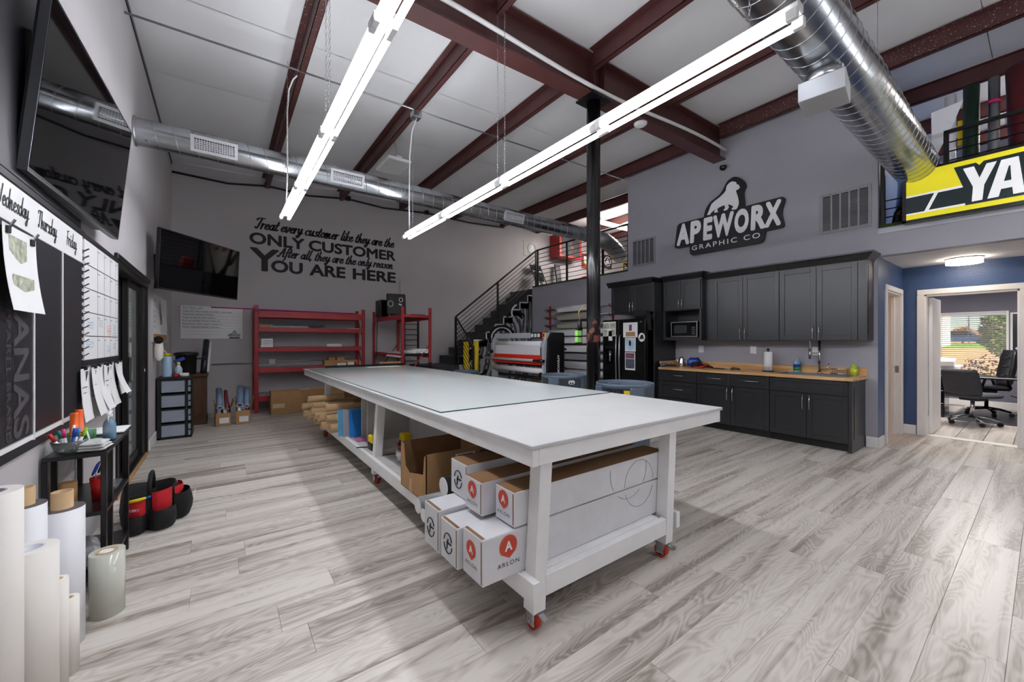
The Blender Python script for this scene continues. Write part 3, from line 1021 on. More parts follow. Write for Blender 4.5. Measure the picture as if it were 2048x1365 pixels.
# ================================================================== lettered wall
sl_t = thing('wall_lettering', 'black slogan lettering about customers on the grey wall', 'lettering', (2.0, YB, 2.72))
f0 = wall_back_f(0, 0, .0)
K = YB / 9.65
def zz(z): return H + (z - H) * K
def B(x, z): return wall_back_f(x * K, zz(z), 0)
script_mb('Treat every customer like they are the', B(.545, 3.69), 2.90 * K, .108, w=.30).build('line_treat_every_customer', 'ink_black', sl_t)
text_mb('ONLY', B(.455, 3.36), width=1.01 * K, height=.243 * K, bold=.03).build('word_only', 'ink_black', sl_t)
text_mb('CUSTOMER', B(1.545, 3.36), width=1.955 * K, height=.243 * K, bold=.03).build('word_customer', 'ink_black', sl_t)
script_mb('After all, they are the only reason', B(.955, 3.157), 2.47 * K, .098, w=.30).build('line_after_all', 'ink_black', sl_t)
text_mb('Y', B(.462, 2.815), width=.52 * K, height=.475 * K, bold=.02).build('word_you_initial', 'ink_black', sl_t)
text_mb('OU', B(.835, 2.815), width=.595 * K, height=.258 * K, bold=.03).build('word_you', 'ink_black', sl_t)
text_mb('ARE', B(1.56, 2.815), width=.755 * K, height=.258 * K, bold=.03).build('word_are', 'ink_black', sl_t)
text_mb('HERE', B(2.475, 2.815), width=1.03 * K, height=.258 * K, bold=.03).build('word_here', 'ink_black', sl_t)

# to-do whiteboard
td = thing('todo_board', 'long white to-do list board under the corner television', 'whiteboard', (-.135, YB - .01, 1.41))
MB().box(-.605, .335, YB - .012, YB - .0005, 1.41, 2.02, .003).build('panel', 'white_plastic', td)
f = wall_back_f(-.605, 1.41, .0125)
for i in range(8):
    z = .075 + i * .058
    MB().prism([(.03, z), (.91, z), (.91, z + .003), (.03, z + .003)], f, 0, .0008).build('rule_line', 'wall_slate', td)
text_mb('TO DO LIST', wall_back_f(-.575, 1.955, .0125), height=.045, width=.31, bold=.02, shear=.3, thick=.0015).build('heading', mat('mint', (120, 190, 175), .5), td)
for i, s in enumerate(['Clean AC filters/coils, monthly - last clean:', 'Wash/clean Apeworx vehicles', 'Organize bays & work stations', 'Pick up outside: Flower beds, etc.', 'Restrooms, clean, paper towels, etc.', 'Check supplies/material inventory']):
    text_mb(s, wall_back_f(-.575, 1.898 - i * .0582, .0125), height=.036, thick=.0015, width=.0165 * len(s)).build('list_entry', 'ink_black', td)
text_mb('APEWORX', wall_back_f(.10, 1.447, .0125), height=.06, width=.2, bold=.03, thick=.0015).build('logo_name', 'ink_black', td)
f = wall_back_f(.15, 1.5, .0125)
MB().prism([(0, .01), (.03, .05), (.05, .075), (.075, .07), (.08, .04), (.1, .01)], f, 0, .001).build('logo_mark', 'mint', td)
MB().prism([(-.03, -.085), (.14, -.085), (.14, -.06), (-.03, -.06)], f, 0, .001).build('logo_bar', 'ink_black', td)

# painted access panel, conduit and outlet on the same wall
o = MB().box(3.52, 3.97, YB - .025, YB - .0005, 1.5, 2.83, .004).build('access_panel', 'wall_grey'); tag(o, 'tall painted panel cover on the grey wall by the stairs', 'panel')
o = MB().tube([(-.15, YB - .02, .92), (.45, YB - .02, .93), (1.5, YB - .02, .95), (2.6, YB - .02, .95)], .011, 8).build('wall_conduit', 'steel'); tag(o, 'thin steel conduit low on the grey wall behind the red rack', 'conduit')
ob = thing('outlet_box', 'steel outlet box on the conduit behind the red rack', 'outlet', (.83, YB - .03, .86))
MB().box(.77, .89, YB - .045, YB - .0005, .88, 1.0, .004).build('box', 'steel', ob)
MB().box(.80, .86, YB - .05, YB - .045, .90, .98, .003).build('cover', 'white_plastic', ob)

# corner television
A, Bp = Vector((-.605, 6.32, 0)), Vector((.21, 7.35, 0))
dirx = (Bp - A).normalized()
c0 = (A + Bp) / 2
tv2 = thing('television', 'flat black television hung at an angle across the room corner', 'television', (c0.x, c0.y, 2.0))
nrm_ = Vector((dirx.y, -dirx.x, 0)); f = frame((c0.x, c0.y, 2.365), (dirx.x, dirx.y, 0), (nrm_.x * .055, nrm_.y * .055, 1))
hw, hh = .655, .37
MB().prism([(-hw, -hh), (hw, -hh), (hw, hh), (-hw, hh)], f, -.045, 0).build('cabinet', 'black_plastic', tv2)
MB().prism([(-hw + .012, -hh + .02), (hw - .012, -hh + .02), (hw - .012, hh - .012), (-hw + .012, hh - .012)], f, 0, .0015).build('screen', 'screen_dark', tv2)
MB().prism([(-hw + .2, -hh + .04), (hw - .2, -hh + .04), (hw - .2, hh - .15), (-hw + .2, hh - .15)], f, -.09, -.045).build('rear_housing', 'black_plastic', tv2)
p = f(0, 0, -.09)
MB().tube([tuple(p), (-.45, 7.15, 2.365), (XL + .01, 7.2, 2.365)], .025, 8).build('wall_arm', 'black_paint', tv2)
MB().box(XL + .001, XL + .03, 7.1, 7.3, 2.2, 2.53).build('wall_plate', 'black_paint', tv2)

# ================================================================== television wall
# big tilted television
P0, P1, P2, P3 = Vector((-.68, 2.63, 2.11)), Vector((-.62, 4.09, 2.12)), Vector((-.545, 4.06, 2.93)), Vector((-.605, 2.60, 2.92))
tv1 = thing('television', 'large flat television with silver edge tilted out above the planning board', 'television', (-.62, 3.35, 2.1))
rt, up = (P1 - P0).normalized(), (P3 - P0).normalized()
up = (up - rt * rt.dot(up)).normalized()
f = frame(P0, rt, up)
W_, H_ = (P1 - P0).length, (P3 - P0).length
MB().prism([(0, 0), (W_, 0), (W_, H_), (0, H_)], f, -.04, 0).build('cabinet', 'black_plastic', tv1)
MB().prism([(.008, .018), (W_ - .008, .018), (W_ - .008, H_ - .008), (.008, H_ - .008)], f, 0, .0015).build('screen', 'screen_dark', tv1)
rim = MB()
for a, b, c, d in ((0, W_, -.004, 0), (0, W_, H_, H_ + .004), (-.004, 0, -.004, H_ + .004), (W_, W_ + .004, -.004, H_ + .004)):
    rim.prism([(a, c), (b, c), (b, d), (a, d)], f, -.03, .002)
rim.build('edge_trim', mat('silver_edge', (120, 122, 126), .3, .9), tv1)
MB().prism([(.25, .0), (W_ - .25, .0), (W_ - .25, .4), (.25, .4)], f, -.075, -.04).build('rear_housing', mat('grey_back', (110, 112, 116), .45), tv1)
mk = MB()
for i in range(4):
    mk.prism([(.3 + i * .24, .03), (.46 + i * .24, .03), (.46 + i * .24, .05), (.3 + i * .24, .05)], f, -.078, -.075)
mk.build('vent_slot', 'black_paint', tv1)
fb = wall_left_f(0, 0, 0)
br = MB()
br.prism([(2.72, 2.35), (3.35, 2.35), (3.35, 2.40), (2.72, 2.40)], fb, 0, .04)
br.prism([(2.72, 2.72), (3.35, 2.72), (3.35, 2.77), (2.72, 2.77)], fb, 0, .04)
br.prism([(2.72, 2.40), (2.76, 2.40), (2.76, 2.72), (2.72, 2.72)], fb, 0, .04)
br.prism([(3.31, 2.40), (3.35, 2.40), (3.35, 2.72), (3.31, 2.72)], fb, 0, .04)
br.build('wall_bracket', 'black_paint', tv1)
o_ = MB()
c = f(W_ / 2, .3, -.07); o_.tube([(XL + .03, 3.1, 2.5), tuple(c)], .02, 8)
o_.build('tilt_arm', 'black_paint', tv1)
# black backing above and behind the planning board
bk = MB().box(XL + .001, XL + .02, .9, 3.60, 2.07, 3.2, .004)
o = bk.build('backing_panel', 'board_black'); tag(o, 'plain black backing panel behind the tilted television', 'panel')

# weekly planning board
XB_ = XL + .022
pb = thing('planning_board', 'black weekly planning board with white dividers and day headings', 'board', (XL + .01, 2.4, .92))
cols = [1.18, 1.59, 2.0, 2.415, 2.828, 3.242, 3.63]
for i in range(6):
    MB().box(XL, XL + .018, cols[i] + .003, cols[i + 1] - .003, .93, 1.86, .002).build('panel', 'board_black', pb)
for yv in cols[1:-1]:
    MB().box(XL, XL + .022, yv - .006, yv + .006, .90, 1.86).build('divider_strip', 'ink_white', pb)
MB().box(XL, XL + .02, 1.18, 3.63, .905, .925).build('bottom_strip', 'ink_white', pb)
MB().box(XL, XL + .02, 1.18, 3.63, 1.86, 2.03, .002).build('heading_strip', 'white_plastic', pb)
MB().box(XL, XL + .026, 1.18, 3.66, 2.03, 2.065, .003).build('top_rail', 'black_paint', pb)
MB().box(XL, XL + .015, 1.18, 3.63, .86, .905).build('lower_edge', 'board_black', pb)
for nm, yv, wd in (('Thursday', 2.87, .27), ('Friday', 3.30, .20), ('Wednesday', 2.43, .33)):
    script_mb(nm, wall_left_f(yv, 1.915, .0205), wd, .042, w=.17, slant=.12, depth=.0012).build('day_' + nm.lower(), 'ink_black', pb)
# ghosted brand print reading downward
fdn = frame((XL + .0185, 2.60, 1.62), (0, 0, -1), (0, 1, 0))
text_mb('YANAS', fdn, width=.68, height=.17, bold=.02, thick=.001).build('print_large', 'board_print', pb)
fdn = frame((XL + .0185, 2.53, 1.56), (0, 0, -1), (0, 1, 0))
text_mb('APPAREL', fdn, width=.34, height=.045, bold=.01, thick=.001, spacing=1.15).build('print_word', 'board_print', pb)
fdn = frame((XL + .0185, 2.53, 1.19), (0, 0, -1), (0, 1, 0))
text_mb('BRAND', fdn, width=.25, height=.045, bold=.01, thick=.001, spacing=1.15).build('print_word', 'board_print', pb)

# photo sheets hanging on the board
def sheet(name, y0, y1, z0, z1, x, label, cat, m='paper', curl=.02, group=None, skew=0.):
    t = thing(name, label, cat, (x, (y0 + y1) / 2, z0), 0, group)
    P, F = [], []
    n = 8
    for side in (0, .0008):
        for j in range(n + 1):
            v = j / n
            dx = curl * (1 - v) ** 2
            z = z0 + (z1 - z0) * v
            for i in range(3):
                u = i / 2
                P.append((x + dx + side + curl * .5 * (u - .5) ** 2, y0 + (y1 - y0) * u + skew * (1 - v), z))
    for j in range(n):
        for i in range(2):
            a = j * 3 + i
            F.append([a, a + 1, a + 4, a + 3])
            a += 3 * (n + 1)
            F.append([a, a + 1, a + 4, a + 3])
    MB().add(P, F, True).build('page', m, t, fix=False)
    return t


mat('photo_print', (176, 180, 160), .5, var=.55, scale=26, bump=0)
s1 = sheet('photo_sheet', 2.44, 2.79, 1.49, 1.84, XL + .03, 'white sheet of outdoor photos clipped on the planning board', 'paper', curl=.03)
MB().box(XL + .034, XL + .036, 2.50, 2.68, 1.68, 1.80).build('picture', 'photo_print', s1)
MB().box(XL + .046, XL + .048, 2.50, 2.72, 1.52, 1.64).build('picture', 'photo_print', s1)
for yv, z, wh in ((2.48, 1.83, 'at the outer corner of the photo sheet'), (2.735, 1.825, 'at the inner corner of the photo sheet')):
    t = thing('binder_clip', 'small black binder clip ' + wh, 'clip', (XL + .03, yv, z - .03))
    MB().box(XL + .02, XL + .045, yv - .012, yv + .012, z - .03, z, .003).build('jaw', 'black_plastic', t)
    MB().obox((XL + .05, yv, z + .012), (.005, .016, .035), (0, R(25), 0), .001).build('lever', 'steel', t)

# monthly calendar board
cb = thing('calendar_board', 'white dry-erase calendar board with black grid beside the sliding door', 'whiteboard', (XL + .01, 4.2, 1.24))
CY0, CY1, CZ0, CZ1 = 3.70, 4.70, 1.24, 2.03
MB().box(XL, XL + .016, CY0, CY1, CZ0, CZ1, .002).build('panel', 'white_plastic', cb)
MB().box(XL, XL + .022, CY0 - .04, CY1 + .012, CZ1, CZ1 + .035, .003).build('top_rail', 'board_black', cb)
MB().box(XL, XL + .02, CY0 - .04, CY1 + .012, CZ0 - .035, CZ0, .003).build('bottom_rail', 'board_black', cb)
MB().box(XL, XL + .02, CY1, CY1 + .01, CZ0, CZ1).build('edge_strip', 'steel_pale', cb)
g = MB()
fg = wall_left_f(CY0, CZ0, .0165)
for i in range(1, 5):
    z = (CZ1 - CZ0) * i / 5
    g.prism([(0, z - .0025), (1.0, z - .0025), (1.0, z + .0025), (0, z + .0025)], fg, 0, .0006)
for i in range(1, 5):
    yv = .13 + .2 * i
    g.prism([(yv - .001, 0), (yv + .001, 0), (yv + .001, .79), (yv - .001, .79)], fg, 0, .0006)
    for j in range(5):
        z = .158 * j + .128
        g.prism([(yv, z), (yv + .06, z), (yv + .06, z + .004), (yv, z + .004)], fg, 0, .0006)
g.build('grid_lines', 'ink_black', cb)
mat('marker_blue', (90, 160, 205), .6); mat('marker_green', (70, 180, 140), .6); mat('marker_orange', (230, 120, 80), .6)
rng = random.Random(3)
for (yv, z, wd, mm) in ((.06, .25, .16, 'marker_blue'), (.36, .27, .12, 'marker_green'), (.62, .24, .14, 'marker_orange'), (.62, .20, .14, 'marker_orange'), (.82, .25, .1, 'marker_blue'), (.80, .19, .14, 'marker_blue'), (.02, .12, .2, 'marker_blue'), (.62, .08, .08, 'marker_blue'), (.82, .1, .1, 'marker_blue')):
    mb = MB()
    for k in range(3):
        pts = [Vector((yv + wd * q / 14, z - k * .018 + rng.uniform(-.006, .006))) for q in range(15)]
        ribbon(mb, pts, .004, fg, .0008)
    mb.build('handwritten_note', mm, cb)

# column of magnetic clips between the two boards
for i in range(16):
    z = 1.265 + i * .045
    t = thing('magnetic_clip', 'black magnetic clip in the column between planning board and calendar', 'clip', (XL + .02, 3.665, z - .012), 0, 'magnetic clips between the boards')
    if i == 0:
        proto = t
        MB().box(XL, XL + .016, 3.65, 3.68, z - .012, z + .012, .002).build('magnet', 'black_plastic', t)
        MB().obox((XL + .03, 3.672, z + .012), (.03, .022, .004), (0, R(-38), 0), .001).build('lever', 'cabinet_black', t)
        MB().cyl((XL + .016, 3.652, z), (XL + .016, 3.678, z), .003, n=8).build('spring_pin', 'chrome', t)
    else:
        for ch in proto.children:
            c = ch.copy(); COL.objects.link(c); c.parent = t

# job sheets hanging below the calendar
mat('job_print', (60, 60, 64), .6)
for i in range(7):
    yv = 3.52 + i * .175
    t = sheet('job_sheet', yv, yv + .205, .86 + (.06 if i > 4 else 0) + .01 * (i % 3), 1.19, XL + .03 + .012 * (i % 2), ['white job sheet hanging first in the row under the calendar, beside the planning board',
              'white job sheet hanging second in the row under the calendar', 'white job sheet hanging third in the row under the calendar', 'white job sheet hanging in the middle of the row under the calendar',
              'white job sheet hanging fifth in the row under the calendar', 'white job sheet hanging sixth in the row under the calendar', 'white job sheet hanging last in the row, beside the sliding door'][i], 'paper', 'paper', .025 + .02 * (i % 3), 'job sheets under the calendar', .015 * ((i % 3) - 1))
    xx = XL + .032 + .012 * (i % 2)
    MB().box(xx, xx + .0012, yv + .12, yv + .17, 1.10, 1.17).build('printed_logo', 'job_print', t)
    for q in range(3):
        MB().box(xx + .002, xx + .006, yv + .02, yv + .13 - .02 * q, 1.07 - q * .035, 1.074 - q * .035).build('printed_line', 'job_print', t)
    MB().box(xx - .012, xx + .012, yv + .08, yv + .11, 1.18, 1.205, .002).build('clip', 'black_plastic', t)
    MB().box(XL, xx - .012, yv + .09, yv + .1, 1.195, 1.205).build('hook', 'chrome', t)

# message board beyond the sliding door
mbd = thing('message_board', 'small white board with cork strip hung with papers beyond the sliding door', 'notice board', (XL + .01, 7.2, 1.38))
MB().box(XL, XL + .018, 6.84, 8.4, 1.46, 2.0, .002).build('white_panel', 'white_plastic', mbd)
MB().box(XL, XL + .018, 6.84, 8.4, 1.37, 1.46, .002).build('cork_strip', mat('cork', (190, 145, 85), .9, var=.25, scale=80), mbd)
fr_ = MB().box(XL, XL + .024, 6.82, 6.84, 1.37, 2.0).box(XL, XL + .024, 8.4, 8.42, 1.37, 2.0).box(XL, XL + .024, 6.82, 8.42, 2.0, 2.02).box(XL, XL + .024, 6.82, 8.42, 1.35, 1.37)
fr_.build('frame', 'steel_pale', mbd)
for z in (1.55, 1.62, 1.69, 1.76, 1.83, 1.9):
    MB().box(XL + .018, XL + .0188, 6.88, 7.1, z, z + .004).build('handwritten_line', 'job_print', mbd)
sheet('pinned_note', 7.5, 7.8, 1.62, 1.9, XL + .026, 'curled paper note pinned on the message board', 'paper', curl=.03)
gl = thing('work_glove', 'dark and white work glove hanging under the message board', 'glove', (XL + .04, 7.0, 1.1))
MB().lathe([(.02, 0), (.045, .05), (.05, .16), (.04, .26), (.02, .28)], (XL + .06, 7.0, 1.1), 12).build('palm', 'paper_warm', gl)
MB().lathe([(.02, 0), (.05, .03), (.045, .08), (.01, .1)], (XL + .06, 6.97, 1.33), 12).build('cuff', 'black_fabric', gl)
tw = thing('hanging_towel', 'white striped cloth hanging under the message board', 'towel', (XL + .04, 7.4, 1.1))
P, F = [], []
for j in range(9):
    for i in range(13):
        P.append((XL + .05 + .018 * math.sin(i * 1.5) * (1 - j / 10), 7.28 + i * .02, 1.12 + j * .035))
for j in range(8):
    for i in range(12):
        a = j * 13 + i; F.append([a, a + 1, a + 14, a + 13])
MB().add(P, F, True).build('cloth', 'paper', tw, fix=False)
MB().box(XL, XL + .06, 7.38, 7.4, 1.38, 1.4).build('hook', 'steel', tw)

# wall outlet under the slim table
ot = thing('wall_outlet', 'white wall outlet with a black plug beside the slim black table', 'outlet', (XL + .01, 3.42, .42))
MB().box(XL, XL + .008, 3.38, 3.46, .42, .54, .002).build('cover', 'white_plastic', ot)
MB().box(XL + .008, XL + .04, 3.40, 3.44, .44, .475, .004).build('plug', 'black_plastic', ot)

# ================================================================== slim black table by the wall
TX0, TX1, TY0, TY1, TZ = -.722, -.49, 2.955, 3.59, .78
ct = thing('slim_table', 'slim black metal table with lower shelves against the board wall', 'table', ((TX0 + TX1) / 2, 3.27, 0))
for nm, z, m in (('tabletop', TZ, 'black_satin'), ('middle_shelf', .47, 'black_satin'), ('bottom_shelf', .13, 'black_satin')):
    MB().box(TX0 + .002, TX1, TY0, TY1, z - .022, z, .003).build(nm, m, ct)
for (x, yv) in ((TX0 + .012, TY0 + .012), (TX1 - .012, TY0 + .012), (TX1 - .012, TY1 - .012), (TX0 + .012, TY1 - .012), (TX0 + .012, 3.11), (TX1 - .012, 3.11)):
    for a, b in ((0, .108), (.13, .448), (.47, .758)):
        pass
    MB().box(x - .0115, x + .0115, yv - .0115, yv + .0115, 0, TZ - .022, .002).build('leg', 'black_satin', ct)

# things on it
mat('clear_acrylic', (225, 232, 232), .08, var=.02, trans=.9)
bs = thing('acrylic_bin', 'clear acrylic bin holding markers on the slim table', 'bin', (-.62, 3.10, TZ))
prof = [(.0, 0), (.04, 0), (.055, .02), (.068, .065), (.065, .065), (.053, .022), (.038, .004), (0, .004)]
MB().lathe(prof, (-.64, 3.03, TZ + .001), 20).build('bowl', 'clear_acrylic', bs)
for nm, c, dx, dy, ln, r, capm in (('red', 'red_plastic', -.04, -.03, .10, .008, 1), ('pink', None, -.015, .0, .115, .007, 1), ('teal', None, -.03, .015, .105, .008, 1), ('blue', 'blue_plastic', .015, -.005, .115, .008, 1), ('light blue', None, .02, .02, .11, .0075, 1), ('lime', None, .04, .01, .11, .008, 1), ('white', 'white_plastic', .005, .03, .125, .006, 0)):
    if c is None:
        c = {'pink': 'pk', 'teal': 'tl', 'light blue': 'lb', 'lime': 'lm'}[nm]
        mat(c, {'pk': (225, 30, 120), 'tl': (20, 120, 110), 'lb': (70, 130, 200), 'lm': (150, 215, 40)}[c], .4)
    p0 = Vector((-.64 + dx * .5, 3.03 + dy * .5, TZ + .012)); p1 = Vector((-.64 + dx * 1.5, 3.03 + dy * 1.5, TZ + .012 + ln))
    t = thing('marker_pen', '%s capped marker standing in the acrylic bin' % nm, 'marker', tuple(p0), 0, 'markers in the acrylic bin')
    mid = p0.lerp(p1, .6)
    MB().cyl(p0, mid, r * .9, n=10).build('barrel', 'white_plastic' if nm != 'blue' else c, t)
    MB().cyl(mid, p1, r, n=10).build('cap', c, t)
for i, (x, yv, h, z) in enumerate(((-.665, 3.24, .125, .0), (-.665, 3.335, .13, .0))):
    t = thing('orange_tube', 'bright orange plastic tube standing on the slim table, %s' % ('nearer the marker bin' if i == 0 else 'nearer the spray bottle'), 'tube', (x, yv, TZ))
    MB().lathe([(.027, 0), (.027, .005), (.019, .008), (.018, h - .006), (.016, h), (0, h)], (x, yv, TZ + .001 + (.055 if i < 2 else 0)), 20).build('body', 'orange_plastic', t)
tp = thing('tape_packet', 'green and white packet standing under the orange tubes', 'packet', (-.60, 3.25, TZ))
MB().box(-.715, -.61, 3.19, 3.42, TZ + .001, TZ + .055, .002).build('carton', 'green_plastic', tp)
MB().obox((-.60, 3.185, TZ + .048), (.004, .06, .09), (0, R(-12), R(8)), .001).build('front_label', 'paper', tp)
text_mb('STE', frame((-.60, 3.16, TZ + .05), (0, 1, 0), (0, 0, 1)), width=.045, height=.012, bold=.02, thick=.02).build('printed_word', 'ink_black', tp)
# spray bottle
sp = thing('spray_bottle', 'translucent blue spray bottle with white trigger on the slim table', 'bottle', (-.515, 3.42, TZ))
mat('blue_translucent', (120, 158, 190), .12, var=.05, alpha=.72); mat('teal_liquid', (20, 110, 110), .1); mat('trigger_white', (235, 238, 240), .3)
MB().lathe([(0, 0), (.026, 0), (.029, .005), (.029, .085), (.025, .105), (.013, .12), (.012, .135)], (-.535, 3.30, TZ + .001), 24).build('bottle', 'blue_translucent', sp)
MB().lathe([(0, .002), (.026, .002), (.026, .024), (0, .024)], (-.535, 3.30, TZ + .002), 20).build('liquid', 'teal_liquid', sp)
mb = MB().cyl((-.535, 3.30, TZ + .132), (-.535, 3.30, TZ + .15), .014, n=14)
mb.obox((-.535, 3.295, TZ + .158), (.02, .08, .02), (R(6), 0, 0), .006)
mb.tube([(-.535, 3.265, TZ + .155), (-.535, 3.257, TZ + .132), (-.535, 3.262, TZ + .11)], [.006, .005, .003], 8)
mb.build('trigger_head', 'trigger_white', sp)
MB().cyl((-.535, 3.30, TZ + .02), (-.535, 3.30, TZ + .132), .002, n=6).build('dip_tube', 'white_plastic', sp)
# folded grey towel
tw = thing('folded_towel', 'folded pale grey towel at the front of the slim table', 'towel', (-.56, 3.03, TZ))
mat('towel_grey', (200, 202, 200), .95, var=.06, scale=30, bump=.3, bscale=200)
for k in range(3):
    P, F = [], []
    nx, ny = 9, 9
    for side in (0, 1):
        for j in range(ny + 1):
            for i in range(nx + 1):
                u, v = i / nx, j / ny
                e = min(u, 1 - u, v, 1 - v)
                th = .010 * min(1, e * 8)
                z = TZ + .012 + k * .015 + (th if side else -th) + .004 * math.sin(u * 7 + k) * math.sin(v * 5)
                P.append((-.605 + (.11 - .01 * k) * u + .01 * v + .005 * k, 2.972 + (.15 - .01 * k) * v - .015 * u, z))
        o0 = side * (nx + 1) * (ny + 1)
        for j in range(ny):
            for i in range(nx):
                a = o0 + j * (nx + 1) + i
                F.append([a, a + 1, a + nx + 2, a + nx + 1])
    MB().add(P, F, True).build('fold', 'towel_grey', tw, fix=False)
o = MB().box(-.70, -.50, 3.48, 3.72, TZ + .004, TZ + .012, .001).build('paper_pad', 'paper'); tag(o, 'white paper pad overhanging the slim table end beside the spray bottle', 'paper')
# red cup with scissors on the middle shelf
SZ = .47
cup = thing('red_cup', 'red plastic cup with white lettering holding scissors on the middle shelf', 'cup', (-.555, 3.20, SZ))
MB().lathe([(0, 0), (.034, 0), (.045, .12), (.043, .12), (.032, .004), (0, .004)], (-.555, 3.20, SZ + .001), 24).build('body', 'red_plastic', cup)
fcp = frame((-.555 + .052, 3.185, SZ + .06), (.35, .94, 0), (0, 0, 1))
for i, ch in enumerate('SCOTTY'):
    a = -1.25 + i * .24
    text_mb(ch, frame((-.555 + .0405 * math.cos(a), 3.20 + .0405 * math.sin(a), SZ + .055), (-math.sin(a), math.cos(a), 0), (0, 0, 1)), height=.022, bold=.03, thick=.002).build('letter', 'ink_white', cup)
for i, (dx, dy, m) in enumerate(((-.015, -.02, 'blue_plastic'), (.02, .02, 'blue_plastic'), (.0, .03, 'black_plastic'))):
    t = thing('scissors', ['blue handled scissors in the red cup, leaning to the rolls', 'blue handled scissors in the red cup, leaning to the tool bag', 'black handled scissors at the back of the red cup'][i], 'scissors', (-.555 + dx, 3.20 + dy, SZ + .02), 0, 'scissors in the red cup')
    c = Vector((-.555 + dx, 3.20 + dy, SZ + .155))
    for s in (-1, 1):
        pts = [(c.x + .01 * math.sin(q), c.y + s * .021 + .019 * math.cos(q), c.z + .02 + .03 * math.sin(q)) for q in [2 * math.pi * k / 12 for k in range(12)]]
        MB().tube(pts, .0045, 6, closed=True).build('finger_loop', m, t)
    MB().obox((c.x, c.y, c.z - .07), (.003, .014, .12), (0, 0, 0)).build('blade', 'steel', t)
o = MB().box(-.60, -.51, 3.32, 3.50, SZ + .001, SZ + .022, .004).build('tool_case', 'clear_acrylic'); tag(o, 'clear flat case lying on the middle shelf beside the red cup', 'case')
o = MB().cyl((-.66, 3.10, SZ + .001), (-.66, 3.10, SZ + .14), .035, n=18).build('cardboard_cup', 'kraft'); tag(o, 'brown cardboard cup behind the red cup', 'cup')
o = MB().obox((-.62, 3.12, .20), (.16, .2, .12), (R(6), R(-8), .3), .03).build('plastic_sack', mat('sack_grey', (150, 150, 152), .35, var=.3, scale=20, bump=.6, bscale=30)); tag(o, 'crumpled grey plastic sack on the bottom shelf of the slim table', 'bag')

# ================================================================== tool bag on the floor
bag = thing('tool_bag', 'open black and red fabric tool bag on the floor past the slim table', 'bag', (-.40, 3.98, 0))
BX, BY = -.44, 4.05
mbx = MB()
# soft tub, elliptical, wider at mid height
n = 28
P, F = [], []
prof = [(.0, .88), (.02, .98), (.10, 1.05), (.20, 1.0), (.25, .95), (.25, .86), (.12, .84), (.03, .8)]
for (z, k) in prof:
    for i in range(n):
        a = 2 * math.pi * i / n
        rr = 1 + .04 * math.sin(a * 5) * (1 if z > .05 else .3)
        P.append((BX + .16 * k * rr * math.cos(a), BY + .22 * k * rr * math.sin(a), .002 + z * (1 + .06 * math.sin(a * 3))))
for j in range(len(prof) - 1):
    for i in range(n):
        i2 = (i + 1) % n
        F.append([j * n + i, j * n + i2, (j + 1) * n + i2, (j + 1) * n + i])
F.append(list(range(n))); F.append([(len(prof) - 1) * n + i for i in range(n)])
mbx.add(P, F, True).build('body', 'black_fabric', bag)


def bag_pocket(a0, a1, z0, z1, grow, m, nm, par=None):
    P, F = [], []
    k = 8
    for side in (0, 1):
        for j in range(5):
            v = j / 4
            z = z0 + (z1 - z0) * v
            bulge = grow * (1 + .35 * math.sin(v * math.pi) * (1 - .3 * v))
            for i in range(k + 1):
                a = a0 + (a1 - a0) * i / k
                e = 1.02 + bulge * math.sin(math.pi * i / k) ** .5 * (1 if side else .2)
                P.append((BX + .165 * e * math.cos(a), BY + .225 * e * math.sin(a), z))
        o0 = side * 5 * (k + 1)
        for j in range(4):
            for i in range(k):
                q = o0 + j * (k + 1) + i
                F.append([q, q + 1, q + k + 2, q + k + 1])
    # close the rim
    return MB().add(P, F, True).build(nm, m, par or bag, fix=False)


bag_pocket(-2.25, -1.55, .01, .13, .3, 'black_fabric', 'pocket')
p1 = bag_pocket(-2.2, -1.55, .12, .235, .14, 'red_fabric', 'red_pocket')
bag_pocket(-1.45, -.55, .01, .15, .36, 'black_fabric', 'pocket')
p2 = bag_pocket(-1.35, -.6, .13, .27, .12, 'red_fabric', 'red_pocket')
bag_pocket(-.5, .5, .01, .20, .42, 'black_fabric', 'side_pocket')
bag_pocket(-.45, .4, .19, .25, .15, 'red_fabric', 'red_pocket')
def on_bag(a, z, e): return Vector((BX + .165 * e * math.cos(a), BY + .225 * e * math.sin(a), z))
for (a, z, e, txt, w) in ((-2.0, .175, 1.30, 'HUSKY', .08), (-.2, .14, 1.62, 'H', .05)):
    c = on_bag(a, z, e); rt_ = Vector((-math.sin(a), math.cos(a), 0))
    text_mb(txt, frame(c, rt_, (0, 0, 1)), width=w, bold=.02, thick=.004).build('brand_mark', 'ink_white', bag)
MB().tube([on_bag(-2.2 + .095 * i, .24, 1.16) for i in range(8)], .004, 6).build('piping', 'black_fabric', p1)
MB().tube([(BX + .02, BY - .2, .22), (BX + .02, BY - .19, .33), (BX + .02, BY - .12, .38), (BX + .02, BY - .05, .38), (BX + .02, BY, .33), (BX + .02, BY + .02, .24)], .014, 8).build('carry_handle', 'black_fabric', bag)
t = thing('utility_knife', 'yellow and blue utility knife in the tool bag front pocket', 'knife', (BX - .04, BY - .25, .22))
MB().tube([(BX - .10, BY - .235, .232), (BX - .03, BY - .262, .245), (BX + .01, BY - .262, .252)], [.010, .012, .008], 8).build('body', 'yellow_plastic', t)
MB().tube([(BX + .01, BY - .262, .252), (BX + .035, BY - .258, .256)], .008, 8).build('tip', 'blue_plastic', t)

